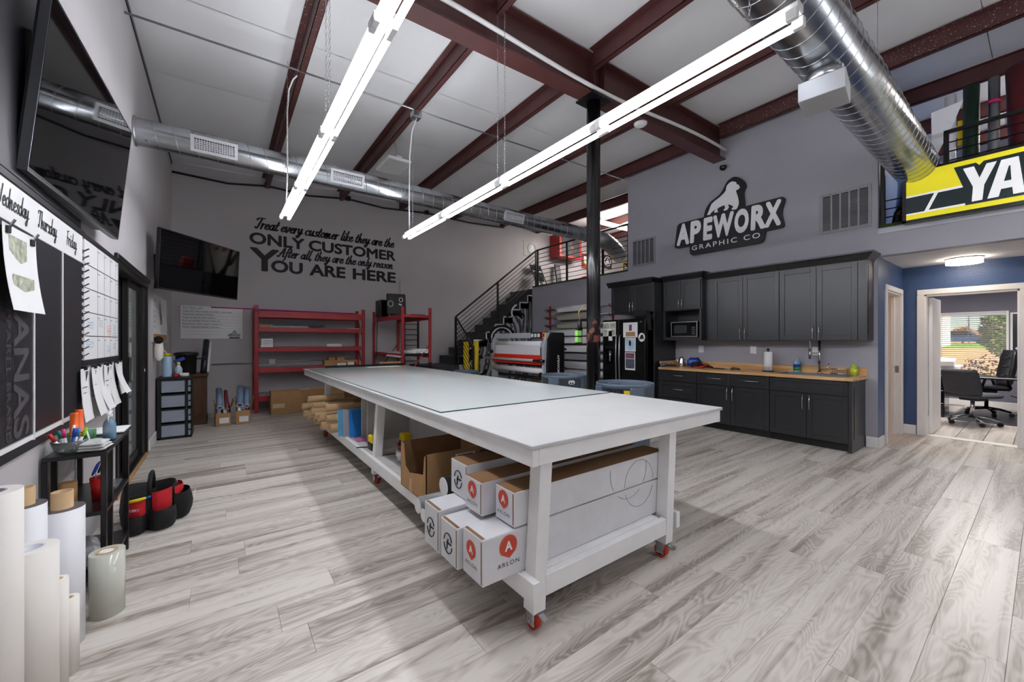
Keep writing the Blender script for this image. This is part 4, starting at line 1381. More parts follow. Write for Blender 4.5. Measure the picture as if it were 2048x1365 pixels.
# ================================================================== standing rolls by the near wall
def standing_roll(name, x, yv, r, h, label, m, core=None, corem='core_board', wrap=None, group='vinyl rolls standing by the board wall'):
    t = thing(name, label, 'roll', (x, yv, 0), 0, group)
    ri = r * .5
    o = MB().pipe((x, yv, .001), (x, yv, h), r, ri, 36).build('roll', m, t)
    if wrap:
        MB().pipe((x, yv, h), (x, yv, h + .0015), r, ri, 36).build('rolled_edge', wrap, t)
    hc = h + (core or .0)
    MB().pipe((x, yv, .001), (x, yv, hc + .0008), ri - .0005, ri - .006, 28).build('core', corem, t)
    return t


mat('magnet_edge', (92, 86, 90), .5); mat('clear_film', (216, 219, 205), .16, var=.03, coat=.4, alpha=.93)
standing_roll('vinyl_roll', -.59, 1.99, .067, .885, 'tallest white roll at the near end of the wall rolls', 'paper_warm', None, mat('core_grey', (150, 152, 158), .7))
standing_roll('vinyl_roll', -.63, 2.40, .062, .715, 'white roll with brown core showing, close against the wall', 'vinyl_white', .07, wrap='magnet_edge')
standing_roll('vinyl_roll', -.575, 2.62, .071, .615, 'thick white magnetic roll with grey edge and tall brown core', 'vinyl_white', .075, wrap='magnet_edge')
t = standing_roll('tape_roll', -.55, 2.17, .066, .62, 'cream paper tape roll printed 4075RLA inside its core', 'paper_warm', None, mat('core_label', (215, 217, 225), .6))
for i, ch in enumerate('4075RLA'):
    a = 1.2 + .30 * i
    text_mb(ch, frame((-.55 + .0255 * math.cos(a), 2.17 + .0255 * math.sin(a), .588), (math.sin(a), -math.cos(a), 0), (0, 0, 1)), height=.013, bold=.03, thick=.0008).build('core_letter', 'ink_black', t)
standing_roll('tape_roll', -.518, 2.305, .030, .43, 'thin cream tape roll, taller of the two thin ones', 'paper_warm')
standing_roll('tape_roll', -.505, 2.385, .030, .31, 'thin cream tape roll, shorter of the two thin ones', 'paper_warm')
t = standing_roll('film_roll', -.462, 2.80, .066, .31, 'short clear film roll with a pale greenish tint', 'clear_film', None, 'paper')
MB().pipe((-.462, 2.80, .3105), (-.462, 2.80, .3125), .04, .028, 28).build('core_ring', 'core_board', t)
MB().lathe([(0, .0), (.033, 0), (.033, .003), (0, .003)], (-.462, 2.80, .304), 24).build('end_label', 'paper', t)

# ================================================================== far corner: drawer unit and cabinet
du = thing('drawer_unit', 'black plastic drawer tower with four translucent grey drawers', 'drawers', (-.52, 7.5, 0))
mat('drawer_grey', (150, 158, 172), .35, var=.05, scale=3)
DX0, DX1, DYF, DYB = -.715, -.34, 7.22, 7.62
hz = [.01, .215, .42, .625, .83]
MB().box(DX0, DX0 + .045, DYF, DYB, .0, .84, .004).build('side_post', 'black_plastic', du)
MB().box(DX1 - .075, DX1 - .045, DYF, DYB, .0, .84, .004).build('front_post', 'black_plastic', du)
MB().box(DX1 - .012, DX1, DYF + .03, DYB, .0, .84, .004).build('side_panel', 'black_plastic', du)
MB().box(DX0, DX1, DYF - .01, DYB, .83, .86, .006).build('top', 'black_plastic', du)
MB().box(DX0, DX1, DYF, DYB, .0, .03, .004).build('base', 'black_plastic', du)
for i in range(4):
    MB().box(DX0, DX1 - .012, DYF - .002, DYB, hz[i] + .187, hz[i] + .203, .002).build('shelf_rail', 'black_plastic', du)
    d = MB().box(DX0 + .046, DX1 - .076, DYF + .006, DYB - .02, hz[i] + .022, hz[i] + .184, .006).build('drawer', 'drawer_grey', du)
    MB().box(DX1 - .044, DX1 - .014, DYF + .004, DYB - .02, hz[i] + .022, hz[i] + .184, .006).build('drawer_end', 'drawer_grey', d)
    MB().box(DX1 - .04, DX1 - .004, DYF - .004, DYF + .02, hz[i] + .09, hz[i] + .11, .003).build('catch', 'black_plastic', d)
bc = thing('brown_cabinet', 'dark brown wooden cabinet behind the drawer tower', 'cabinet', (-.42, 8.5, 0))
MB().box(-.70, -.20, 8.2, 8.75, .06, .78, .004).build('body', 'brown_wood', bc)
MB().box(-.71, -.18, 8.17, 8.77, .78, .82, .008).build('top', 'brown_wood', bc)
MB().box(-.69, -.19, 8.19, 8.76, 0, .1, .006).build('plinth', 'brown_wood', bc)
MB().box(-.62, -.25, 8.188, 8.2, .14, .74, .004).build('door', 'brown_wood', bc)
bk = thing('black_bucket', 'black plastic canister with a round lid and side knob on the brown cabinet', 'canister', (-.45, 8.45, .82))
MB().lathe([(0, 0), (.125, 0), (.13, .02), (.14, .30), (.165, .31), (.165, .345), (.12, .36), (0, .37)], (-.47, 8.45, .821), 28).build('body', 'black_plastic', bk)
MB().cyl((-.34, 8.42, 1.07), (-.25, 8.38, 1.07), .010, n=10).build('knob_stem', 'black_plastic', bk)
MB().cyl((-.26, 8.385, 1.07), (-.23, 8.37, 1.07), .028, n=14).build('knob', 'black_plastic', bk)
pr = thing('pump_sprayer', 'light blue pump bottle with yellow cap and hose on the drawer tower', 'sprayer', (-.615, 7.32, .86))
mat('pale_blue', (170, 200, 226), .4)
MB().lathe([(0, 0), (.05, 0), (.052, .01), (.052, .27), (.045, .285), (0, .29)], (-.615, 7.32, .861), 22).build('tank', 'pale_blue', pr)
MB().lathe([(.02, .285), (.024, .3), (.04, .31), (.04, .325), (0, .33)], (-.615, 7.32, .861), 16).build('cap', 'yellow_plastic', pr)
MB().tube([(-.615, 7.32, 1.19), (-.65, 7.33, 1.24), (-.69, 7.35, 1.2), (-.69, 7.35, 1.02)], .007, 6).build('hose', 'cable_white', pr)
sb = thing('spray_bottle', 'clear spray bottle with blue head and yellow collar on the drawer tower', 'bottle', (-.50, 7.42, .86))
MB().lathe([(0, 0), (.045, 0), (.047, .1), (.02, .16), (.018, .18)], (-.50, 7.42, .861), 18).build('bottle', mat('pale_clear', (190, 205, 225), .15), sb)
MB().lathe([(.022, .165), (.022, .2), (.0, .2)], (-.50, 7.42, .861), 14).build('collar', 'yellow_plastic', sb)
MB().obox((-.49, 7.42, 1.09), (.13, .04, .05), (0, R(-25), 0), .012).build('trigger_head', 'blue_plastic', sb)
o = MB().lathe([(.03, 0), (.055, 0), (.055, .045), (.03, .045)], (-.43, 7.33, .861), 22).build('tape_roll', 'paper_warm'); tag(o, 'cream tape roll lying on the drawer tower', 'tape')
o = MB().box(-.54, -.49, 7.25, 7.33, .861, .9, .006).build('marker_box', 'red_plastic'); tag(o, 'small red case on the drawer tower', 'case')
rl = thing('dark_roll', 'dark navy and white roll standing on the brown cabinet against the wall', 'roll', (-.24, 8.7, .82))
MB().tube([(-.25, 8.55, .822), (-.22, 9.0, 1.37)], .045, 18).build('navy_roll', mat('navy', (30, 36, 48), .4), rl)
MB().tube([(-.195, 8.6, .822), (-.165, 9.0, 1.35)], .022, 14).build('white_strip', 'paper', rl)

# cartons full of tubes
def tube_carton(x, y, w, d, h, rot, label, seed, rolls):
    t = thing('tube_carton', label, 'carton', (x, y, 0), rot, 'open cartons of film tubes')
    M = Matrix.Translation((x, y, 0)) @ Matrix.Rotation(rot, 4, 'Z')
    def bx(nm, *a, m='kraft', b=0):
        mb = MB(); mb.merge(MB().box(*a, b), M); return mb.build(nm, m, t)
    th = .006
    bx('front_panel', -w / 2, w / 2, -d / 2, -d / 2 + th, 0, h * .62)
    bx('back_panel', -w / 2, w / 2, d / 2 - th, d / 2, 0, h)
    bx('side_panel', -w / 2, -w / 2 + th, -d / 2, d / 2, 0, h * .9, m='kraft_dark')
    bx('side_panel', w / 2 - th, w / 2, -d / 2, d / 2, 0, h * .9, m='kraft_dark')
    bx('bottom_panel', -w / 2, w / 2, -d / 2, d / 2, 0, th)
    mb = MB(); mb.merge(MB().obox((-w / 2 - .01, 0, h * 1.05), (.006, d, h * .36), (0, R(-6), 0)), M); mb.build('flap', 'kraft', t)
    mb = MB(); mb.merge(MB().obox((w / 2 + .03, 0, h * 1.04), (.006, d, h * .36), (0, R(14), 0)), M); mb.build('flap', 'kraft', t)
    bx('shipping_label', -w * .25, w * .38, -d / 2 - .001, -d / 2, .04, .13, m='paper')
    rng = random.Random(seed)
    for i, (dx, z, r, mm) in enumerate(rolls):
        p0 = M @ Vector((dx, -d / 2 + .03, z)); p1 = M @ Vector((dx * .95, d / 2 + .12, z + .26))
        q = thing('film_tube', '%s tube tilted in the %s' % (('wide pale blue', 'narrow dark red', 'mid-sized pale blue', 'small white', 'small red-striped')[i % 5], 'carton beside the drawer tower' if seed == 1 else 'carton beside the red rack'), 'tube', tuple(p0), 0, 'film tubes in the cartons')
        MB().pipe(p0, p1, r, r * .72, 20).build('roll', mm, q)
        MB().pipe(p0 - (p1 - p0).normalized() * .004, p0, r * .98, r * .7, 20).build('core_end', 'paper', q)


mat('film_blue', (120, 140, 168), .35); mat('film_red', (130, 40, 52), .4)
RS = [(-.04, .29, .045, 'film_blue'), (.055, .26, .027, 'film_red'), (-.055, .19, .03, 'film_blue'), (.03, .18, .026, 'paper'), (.065, .19, .018, 'film_red')]
tube_carton(.015, 7.98, .2, .26, .33, R(3), 'open brown carton of film tubes beside the drawer tower', 1, RS)
RS2 = [(-.045, .31, .05, 'film_blue'), (.055, .29, .04, 'film_blue'), (.0, .235, .03, 'film_blue'), (-.055, .2, .028, 'paper'), (.06, .2, .025, 'film_red')]
tube_carton(.29, 7.96, .2, .26, .36, R(-3), 'open brown carton of film tubes beside the red rack upright', 2, RS2)

# ================================================================== big red rack
def slotted_post(mb, x, y, z0, z1, w=.045, d=.05, holes=True, face=-1):
    """U-shaped rack upright with keyhole slots on its face"""
    mb.box(x - w / 2, x + w / 2, y - .002, y + .002, z0, z1)
    mb.box(x - w / 2, x - w / 2 + .003, y, y + d, z0, z1)
    mb.box(x + w / 2 - .003, x + w / 2, y, y + d, z0, z1)


RK = thing('storage_rack', 'big red steel storage rack with five shelf beams against the lettered wall', 'rack', (1.51, 9.08, 0))
RX0, RX1, RYF, RYB = .53, 2.487, 8.82, 9.34
mat('slot_dark', (52, 12, 14), .6)
for (x, yv, sgn) in ((RX0, RYF, 1), (RX1, RYF, 1), (RX0, RYB, -1), (RX1, RYB, -1)):
    mb = MB().box(x - .033, x + .033, yv - .002 if sgn > 0 else yv - .03, yv + .03 if sgn > 0 else yv + .002, 0, 2.045, .003)
    p = mb.build('upright', 'rack_red', RK)
    if sgn > 0:
        s = MB()
        for k in range(38):
            z = .05 + k * .052
            for e in (-1, 1):
                s.obox((x + e * .015, yv - .003, z), (.009, .003, .026), (0, e * R(12), 0))
        s.build('slot', 'slot_dark', p)
    s = MB()
    MB().box(x - .05, x + .05, yv - .02, yv + .04, 0, .004).build('foot_plate', 'rack_red', p)
for z0, z1 in ((1.815, 1.945), (1.54, 1.625), (1.16, 1.247), (.757, .851), (.219, .323)):
    b = MB().box(RX0 + .033, RX1 - .033, RYF - .012, RYF + .03, z0, z1, .004).build('shelf_beam', 'rack_red', RK)
    MB().box(RX0 + .033, RX1 - .033, RYB - .03, RYB + .005, z0, z1, .004).build('rear_beam', 'rack_red', b)
    MB().box(RX0 + .034, RX1 - .034, RYF + .03, RYB - .03, z1 - .025, z1 - .008).build('shelf_deck', mat('deck', (160, 156, 152), .7, var=.1), b)
for x in (RX0, RX1):
    for k in range(3):
        z = .15 + k * .62
        mb = MB().tube([(x, RYF + .03, z), (x, RYB - .03, z + .5)], .012, 6)
        mb.build('diagonal_brace', 'rack_red', RK)
# rack contents
bx_ = thing('paper_box', 'stacked white printed paper boxes on the third rack shelf', 'box', (.68, 8.95, 1.24))
MB().box(.60, .80, 8.86, 9.1, 1.24, 1.29, .003).build('lower_box', 'paper', bx_)
MB().box(.61, .80, 8.87, 9.1, 1.291, 1.41, .003).build('upper_box', 'paper', bx_)
for z in (1.31, 1.34, 1.37):
    MB().box(.64, .78, 8.868, 8.87, z, z + .006).build('printed_line', 'job_print', bx_)
o = MB().tube([(-.15, 8.79, 1.965), (.55, 8.79, 1.962), (2.3, 8.84, 1.957)], .011, 8).build('pink_rod', mat('magenta', (178, 20, 130), .3)); tag(o, 'long magenta plastic rod lying along the red rack top', 'rod')
o = MB().box(.62, 2.35, 8.9, 9.2, 1.946, 1.965, .002).build('sign_blank', 'board_black'); tag(o, 'flat dark sheet lying on the red rack top', 'sheet')
o = MB().box(.58, 1.4, 8.95, 9.25, 1.966, 1.985, .002).build('foam_sheet', 'paper'); tag(o, 'flat white sheet lying on the red rack top', 'sheet')
o = MB().box(.58, .80, 8.88, 9.2, 1.617, 1.68, .003).build('flat_carton', 'kraft'); tag(o, 'flat brown carton on the second rack shelf', 'carton')
o = MB().box(.75, 1.42, 8.86, 9.2, 1.617, 1.665, .003).build('acrylic_sheets', mat('sheet_grey', (150, 155, 160), .5)); tag(o, 'short pile of grey sheets on the second rack shelf', 'sheet')
o = MB().box(.8, 1.75, 9.0, 9.25, 1.666, 1.69, .002).build('dark_sheet', 'board_black'); tag(o, 'dark flat sheet on the second rack shelf', 'sheet')
o = MB().box(2.15, 2.42, 8.86, 9.1, 1.617, 1.635, .002).build('cream_sheet', 'paper_warm'); tag(o, 'cream sheet at the end of the second rack shelf', 'sheet')
t = thing('paper_roll', 'white paper roll lying on the third rack shelf', 'roll', (2.0, 8.95, 1.24))
MB().pipe((1.78, 8.96, 1.275), (2.06, 8.92, 1.275), .035, .02, 16).build('roll', 'paper', t)
o = MB().box(1.72, 2.3, 8.86, 9.15, 1.239, 1.245).build('loose_sheets', 'paper'); tag(o, 'loose white sheets on the third rack shelf', 'paper')
for (x0, x1, z0, z1, m, lb) in ((1.72, 2.38, .845, .96, 'kraft', 'long brown carton on the fourth rack shelf'), (1.80, 1.93, .961, 1.02, 'kraft', 'small brown box atop the long carton, nearer the uprights middle'), (1.96, 2.10, .961, 1.02, 'kraft', 'small brown box atop the long carton, nearer the rack end')):
    t = thing('brown_carton', lb, 'carton', ((x0 + x1) / 2, 9.0, z0))
    MB().box(x0, x1, 8.88, 9.12, z0, z1, .003).build('body', m, t)
    MB().box(x0, x1, 8.97, 9.03, z1, z1 + .0015).build('tape_strip', 'core_board', t)
for x, w, lb in ((1.95, .17, 'shorter'), (2.16, .13, 'taller')):
    o = MB().box(x, x + w, 8.80, 8.85, .852, .90 if lb == 'shorter' else .92, .004).build('cream_pack', 'paper_warm'); tag(o, '%s cream pack at the front of the fourth rack shelf' % lb, 'pack')
o = MB().box(2.31, 2.38, 8.80, 8.85, .852, .92, .01).build('red_tape', 'red_plastic'); tag(o, 'small red tape dispenser at the front of the fourth rack shelf', 'dispenser')
o = MB().box(.58, 1.9, 8.85, 9.2, .844, .852).build('grey_boards', 'wall_slate'); tag(o, 'thin grey board lying on the fourth rack shelf', 'board')
pp = thing('printed_banners', 'folded printed banners on the bottom rack shelf', 'banner', (1.3, 8.95, .32))
MB().box(.58, 2.3, 8.86, 9.25, .316, .35, .004).build('fold', mat('banner_print', (150, 140, 150), .7, var=.6, scale=18), pp)
lc = thing('long_carton', 'long brown carton lying in front of the red rack', 'carton', (1.4, 8.6, 0))
MB().box(.73, 2.3, 8.45, 8.72, .001, .43, .006).build('body', 'kraft', lc)
MB().box(.73, 2.3, 8.56, 8.61, .43, .4315).build('tape_strip', 'core_board', lc)
MB().box(.76, .95, 8.4488, 8.45, .12, .2).build('paper_label', mat('label_tan', (205, 185, 155), .7), lc)
MB().box(1.2, 1.4, 8.50, 8.58, .4316, .433).build('loose_label', 'paper', lc)

# ================================================================== small red rack standing out from the wall
R2 = thing('storage_rack', 'smaller red steel rack standing end-on by the stairs', 'rack', (3.15, 8.4, 0))
ax0, ax1, ay0, ay1 = 2.86, 3.44, 7.50, 9.30
for (x, yv) in ((ax0, ay0), (ax1, ay0), (ax0, ay1), (ax1, ay1)):
    p = MB().box(x - .028, x + .028, yv - .02, yv + .02, 0, 2.04, .003).build('upright', 'rack_red', R2)
    s = MB()
    for k in range(36):
        s.box(x - .006, x + .006, yv - .0215, yv - .0195, .06 + k * .053, .085 + k * .053)
    s.build('slot', 'slot_dark', p)
    MB().box(x - .029, x + .029, yv - .021, yv + .021, 0, .93 if x > 3 else .4).build('painted_foot', 'black_paint', p) if yv < 8 else None
for z in (1.89, 1.115):
    for x in (ax0, ax1):
        MB().box(x - .02, x + .02, ay0 + .02, ay1 - .02, z - .09, z, .004).build('shelf_beam', 'rack_red' if z > 1.5 else 'rack_red', R2)
    MB().box(ax0, ax1, ay0 + .01, ay0 + .035, z - .05, z, .003).build('end_beam', 'rack_red' if z > 1.5 else 'black_paint', R2)
    MB().box(ax0 + .02, ax1 - .02, ay0 + .02, ay1 - .02, z - .02, z + .002).build('shelf_deck', 'board_black' if z > 1.5 else 'white_plastic', R2)
for yv in (ay0, ay1):
    MB().tube([(ax0 + .03, yv, .55), (ax1 - .03, yv, 1.28)], .012, 6).build('diagonal_brace', 'rack_red', R2)
mt = thing('computer_tower', 'black computer tower on top of the smaller red rack', 'computer', (2.9, 8.75, 1.893))
MB().box(2.80, 2.97, 8.6, 9.0, 1.8925, 2.27, .008).build('case', 'black_plastic', mt)
MB().box(2.81, 2.96, 8.595, 8.6, 1.92, 2.24).build('front_grille', 'black_gloss', mt)
MB().tube([(2.80, 8.75, 2.05), (2.77, 8.75, 1.9), (2.77, 8.8, 1.4), (2.78, 8.85, 1.0)], .008, 6).build('power_cable', 'cable_black', mt)
sd = thing('sticker_display', 'black monitor back covered in white stickers on the smaller red rack', 'monitor', (3.0, 8.2, 1.893))
P = []
MB().obox((2.99, 8.2, 2.14), (.40, .05, .46), (R(-6), 0, R(-8)), .02).build('case', 'black_plastic', sd)
MB().box(2.90, 3.08, 8.12, 8.3, 1.8925, 1.92, .004).build('foot', 'black_plastic', sd)
for (x, z, r) in ((2.86, 2.15, .055), (3.07, 2.24, .04)):
    a = [2 * math.pi * k / 20 for k in range(20)]
    MB().tube([(x + r * math.cos(q), 8.165 - (x - 2.99) * .14 - (z - 2.14) * .1, z + r * math.sin(q) * 1.1) for q in a], .006, 6, closed=True).build('sticker', 'ink_white', sd)
for (x, z, w, h) in ((2.99, 2.05, .09, .06), (3.06, 2.14, .07, .03), (2.93, 1.98, .05, .08)):
    MB().obox((x, 8.168 - (x - 2.99) * .14 - (z - 2.14) * .1, z), (w, .004, h), (R(-6), R(20), R(-8))).build('sticker', 'ink_white', sd)
for i, (x, r) in enumerate(((3.24, .042), (3.34, .042), (3.08, .03))):
    t = thing('paper_roll', ['white paper roll on the lower deck, inner of the two thick ones', 'white paper roll on the lower deck, outer of the two thick ones', 'thin white paper roll on the lower deck of the smaller rack'][i], 'roll', (x, 7.8, 1.118), 0, 'paper rolls on the smaller rack')
    MB().pipe((x, 7.45, 1.118 + r), (x - .0, 8.2, 1.118 + r), r, r * .6, 20).build('roll', 'paper', t)
P = []
o = MB().add([(2.90, 7.50, 1.119), (3.02, 7.47, 1.119), (3.0, 8.4, 1.119), (2.90, 8.4, 1.119), (2.80, 7.46, 1.04), (2.80, 8.3, 1.05)], [[0, 1, 2, 3], [0, 3, 5, 4]], False).build('draped_sheet', 'paper', fix=False)
tag(o, 'white sheet draped over the lower deck of the smaller rack', 'paper')
o = MB().box(3.1, 3.38, 7.6, 8.05, 1.8925, 1.91, .003).build('flat_tray', 'board_black'); tag(o, 'flat black tray on top of the smaller red rack', 'tray')
# black spindle frame behind the small rack
sf = thing('black_ladder_frame', 'black metal ladder-like frame standing behind the smaller red rack', 'frame', (3.78, 9.33, 0))
for x in (3.60, 3.96):
    MB().box(x - .02, x + .02, 9.31, 9.35, 0, 1.86, .003).build('post', 'black_paint', sf)
for k in range(12):
    MB().cyl((3.62, 9.33, .35 + k * .13), (3.94, 9.33, .35 + k * .13), .008, n=8).build('rung', 'black_paint', sf)
MB().box(3.56, 4.0, 9.30, 9.36, 1.86, 1.9, .003).build('top_bar', 'black_paint', sf)

# ================================================================== the work table
WT = thing('work_table', 'long white wooden work table on red casters with a glass sheet on top', 'table', (1.95, 4.3, 0))
AX0, AX1, AY0, AY1 = 1.12, 2.83, 1.365, 7.42
ZT = .898
mat('table_top', (206, 206, 205), .42, var=.03, scale=4, bump=.04, bscale=40)
mat('glass_sheet', (226, 233, 232), .07, var=.01, scale=1, spec=.6)
MB().box(AX0 - .012, AX1 + .012, AY0 - .012, 3.78, ZT - .02, ZT, .003).build('tabletop_board', 'table_top', WT)
MB().box(AX0 - .012, AX1 + .012, 3.783, AY1 + .012, ZT - .02, ZT, .003).build('tabletop_board', 'table_top', WT)
g = MB().box(AX0 + .025, AX1 - .02, 2.33, AY1 - .16, ZT, ZT + .007, .001).build('glass_sheet', 'glass_sheet', WT)
mat('glass_edge', (24, 62, 56), .1)
e = MB().box(AX0 + .0215, AX0 + .0248, 2.33, AY1 - .16, ZT + .0005, ZT + .0072).box(AX0 + .0215, AX1 - .02, 2.3265, 2.3298, ZT + .0005, ZT + .0072)
e.build('glass_edge', 'glass_edge', g)
for (a, b) in ((AY0, 3.32), (3.323, AY1)):
    MB().box(AX0, AX0 + .038, a, b, ZT - .102, ZT - .02, .003).build('apron', 'scuffed_white', WT)
    MB().box(AX1 - .038, AX1, a, b, ZT - .102, ZT - .02, .003).build('apron', 'scuffed_white', WT)
MB().box(AX0 + .038, AX1 - .038, AY0, AY0 + .038, ZT - .1, ZT - .02, .003).build('apron', 'scuffed_white', WT)
MB().box(AX0 + .038, AX1 - .038, AY1 - .038, AY1, ZT - .1, ZT - .02, .003).build('apron', 'scuffed_white', WT)
LX = (1.215, 2.275)
LY = (1.44, 3.80, 6.10)
for ly in LY:
    for lx in LX:
        tx = .022
        mb = MB()
        w, d, d2 = .036, .044, .030
        lean = -.028
        b0, t0 = lx + lean, lx + tx
        mb.hexa([(b0 - w, ly - d, .105), (b0 + w, ly - d, .105), (b0 + w, ly + d2, .105), (b0 - w, ly + d2, .105),
                 (t0 - w, ly - d, ZT - .02), (t0 + w, ly - d, ZT - .02), (t0 + w, ly + d2, ZT - .02), (t0 - w, ly + d2, ZT - .02)])
        lg = mb.build('leg', 'scuffed_white', WT)
        cx = b0 + (.01 if lx < 2 else 0)
        cs = MB().box(cx - .045, cx + .045, ly - .04, ly + .04, .098, .105).box(cx - .03, cx - .024, ly - .022, ly + .03, .03, .098).box(cx + .024, cx + .03, ly - .022, ly + .03, .03, .098)
        cs.cyl((cx - .034, ly + .01, .04), (cx + .034, ly + .01, .04), .009, n=10)
        cs.obox((cx, ly - .055, .088), (.03, .06, .006), (R(18), 0, 0), .001)
        c_ = cs.build('caster', 'chrome', WT)
        MB().cyl((cx - .019, ly + .01, .041), (cx + .019, ly + .01, .041), .040, n=22).build('wheel', 'rubber_red', c_)
        MB().cyl((cx - .0205, ly + .01, .041), (cx + .0205, ly + .01, .041), .026, n=18).build('wheel_hub', 'black_plastic', c_)
# lower shelf
SZT = .272
for (a, b) in ((1.365, 3.80), (3.803, 6.19)):
    MB().box(1.125, 1.163, a, b, SZT - .1, SZT, .003).build('side_rail', 'scuffed_white', WT)
    MB().box(2.33, 2.368, a + .03, b, SZT - .1, SZT, .003).build('side_rail', 'scuffed_white', WT)
MB().box(1.224, 2.21, 1.392, 1.43, SZT - .105, SZT - .005, .003).build('end_rail', 'scuffed_white', WT)
MB().box(1.25, 2.28, 6.11, 6.15, SZT - .105, SZT - .005, .003).build('end_rail', 'scuffed_white', WT)
for (a, b) in ((1.49, 3.74), (3.86, 6.05)):
    MB().box(1.163, 2.33, a, b, SZT - .022, SZT, .002).build('shelf_board', mat('shelf_grey', (196, 192, 188), .6, var=.1, scale=6, bump=.05), WT)
MB().box(1.262, 2.18, 1.43, 1.489, SZT - .022, SZT, .002).build('shelf_board', 'scuffed_white', WT)
# vertical dividers
for i, yv in enumerate((4.36, 4.58)):
    d = MB().box(1.27, 2.2, yv, yv + .018, SZT, ZT - .02, .002).build('divider', 'shelf_grey', WT)
    MB().cyl((1.34, yv - .001, .73), (1.34, yv + .019, .73), .03, n=14).build('hand_hole', 'black_paint', d)
for i, yv in enumerate((4.92, 5.35)):
    MB().box(1.27, 2.2, yv, yv + .014, .63, ZT - .02, .002).build('divider', 'kraft_dark', WT)
MB().box(1.72, 1.735, 2.45, 4.3, SZT, ZT - .02).build('centre_panel', 'shelf_grey', WT)

# ------------------------------------------------------------------ cartons with red emblem and round emblem
def drop_emblem(par, f, w, h):
    """orange-red drop-shaped badge with a white A, and the name beneath"""
    poly = []
    for k in range(21):
        a = R(-38) + R(256) * k / 20
        poly.append((w * .5 * math.cos(a), h * .56 + w * .5 * math.sin(a) * 1.02))
    poly.append((w * .06, h * .0))
    MB().prism(poly, f, 0, .001).build('badge', mat('badge_red', (206, 74, 52), .6), par)
    text_mb('A', frame(f(-w * .2, h * .34, .001), f(1, 0) - f(0, 0), f(0, 1) - f(0, 0)), width=w * .42, height=h * .46, bold=.03, thick=.0008).build('badge_letter', 'ink_white', par)
    text_mb('ARLON', frame(f(-w * .62, -h * .34, 0), f(1, 0) - f(0, 0), f(0, 1) - f(0, 0)), width=w * 1.24, height=h * .2, thick=.001, spacing=1.25).build('printed_name', 'ink_black', par)


def ring_emblem(par, f, r):
    for a0, a1 in ((R(20), R(170)), (R(190), R(350))):
        pts = [f(r * math.cos(a0 + (a1 - a0) * k / 14), r * 1.15 * math.sin(a0 + (a1 - a0) * k / 14), .0015) for k in range(15)]
        MB().tube(pts, .0028, 5).build('ring_mark', 'ink_black', par)
    MB().prism([(-r * .5, -r * .8), (-r * .2, -r * .8), (r * .1, r * .5), (-r * .2, r * .5)], f, 0, .001).build('letter_mark', 'ink_black', par)
    MB().prism([(-r * .45, -r * .1), (r * .8, -r * .05), (r * .85, r * .18), (-r * .4, r * .13)], f, 0, .001).build('letter_mark', 'ink_black', par)


def box_carton(x0, x1, y0, y1, z0, z1, label, kind, top='carton_white', side_badge=False, rot=0.):
    t = thing('roll_carton', label, 'carton', ((x0 + x1) / 2, (y0 + y1) / 2, z0), rot, 'long white cartons under the work table')
    mb = MB().box(x0, x1, y0, y1, z0, z1 - .001, .003)
    o = mb.build('body', 'carton_white', t)
    MB().box(x0 + .002, x1 - .002, y0 + .002, y1 - .002, z1 - .0012, z1, .0003).build('lid', top, t)
    MB().box(x0 - .0015, x0, y0 + .006, y0 + .012, z0 + .01, z1 - .01).build('flap_edge', 'kraft_dark', t)
    MB().box(x0 + .004, x0 + .02, y0 + .01, y1 - .01, z1, z1 + .001).build('torn_edge', 'kraft_dark', t)
    f = frame((x0 - .001, y1 - (y1 - y0) * .5 , (z0 + z1) / 2), (0, -1, 0), (0, 0, 1))
    if kind == 'A':
        drop_emblem(t, frame(f(-.01, -.02), (0, -1, 0), (0, 0, 1)), .082, .085)
    else:
        ring_emblem(t, frame(f(-.005, -.005), (0, -1, 0), (0, 0, 1)), .042)
    if side_badge:
        drop_emblem(t, frame((x0 + .14, y0 - .001, (z0 + z1) / 2 - .015), (1, 0, 0), (0, 0, 1)), .1, .1)
    for k, (a, b) in enumerate(((.22, .3), (.30, .22))):
        pts = [(x0 + a, y0 + .03, z1 + .0015), (x0 + b + .1, y1 - .03, z1 + .0015), (x0 + .4, y0 + .05, z1 + .0015)]
        MB().tube(pts, .0008, 4).build('printed_line', mat('print_red', (190, 80, 70), .6) if kind == 'A' else 'job_print', t)
    if kind == 'F':
        MB().obox((x0 + .28, (y0 + y1) / 2, z1 + .0012), (.03, y1 - y0 - .02, .0012), (0, 0, R(20))).build('dark_tape', 'ink_black', t)
    return t


XE = 2.26
lo = .29
box_carton(.925, XE + .04, 1.474, 1.648, SZT + .002, .482, 'white carton with red badges on two faces, lowest and nearest the table end', 'A', side_badge=True)
box_carton(.90, XE, 1.658, 1.832, SZT + .002, .470, 'white carton with large round emblem, middle of the bottom row', 'F')
box_carton(.895, XE, 1.845, 2.02, SZT + .002, .492, 'white carton with small round emblem, third in the bottom row', 'F')
box_carton(1.10, XE + .06, 1.474, 1.630, .490, .655, 'white carton with red badge and dark lid, upper row nearest the leg', 'A', top='kraft_dark')
box_carton(1.035, XE, 1.655, 1.818, .495, .662, 'white carton with red badge and dark lid, upper row beside the round emblem', 'A', top='kraft_dark')
box_carton(1.07, XE, 1.862, 2.045, .496, .69, 'white carton with small round emblem, top row beside the open box', 'F', top='kraft_dark')
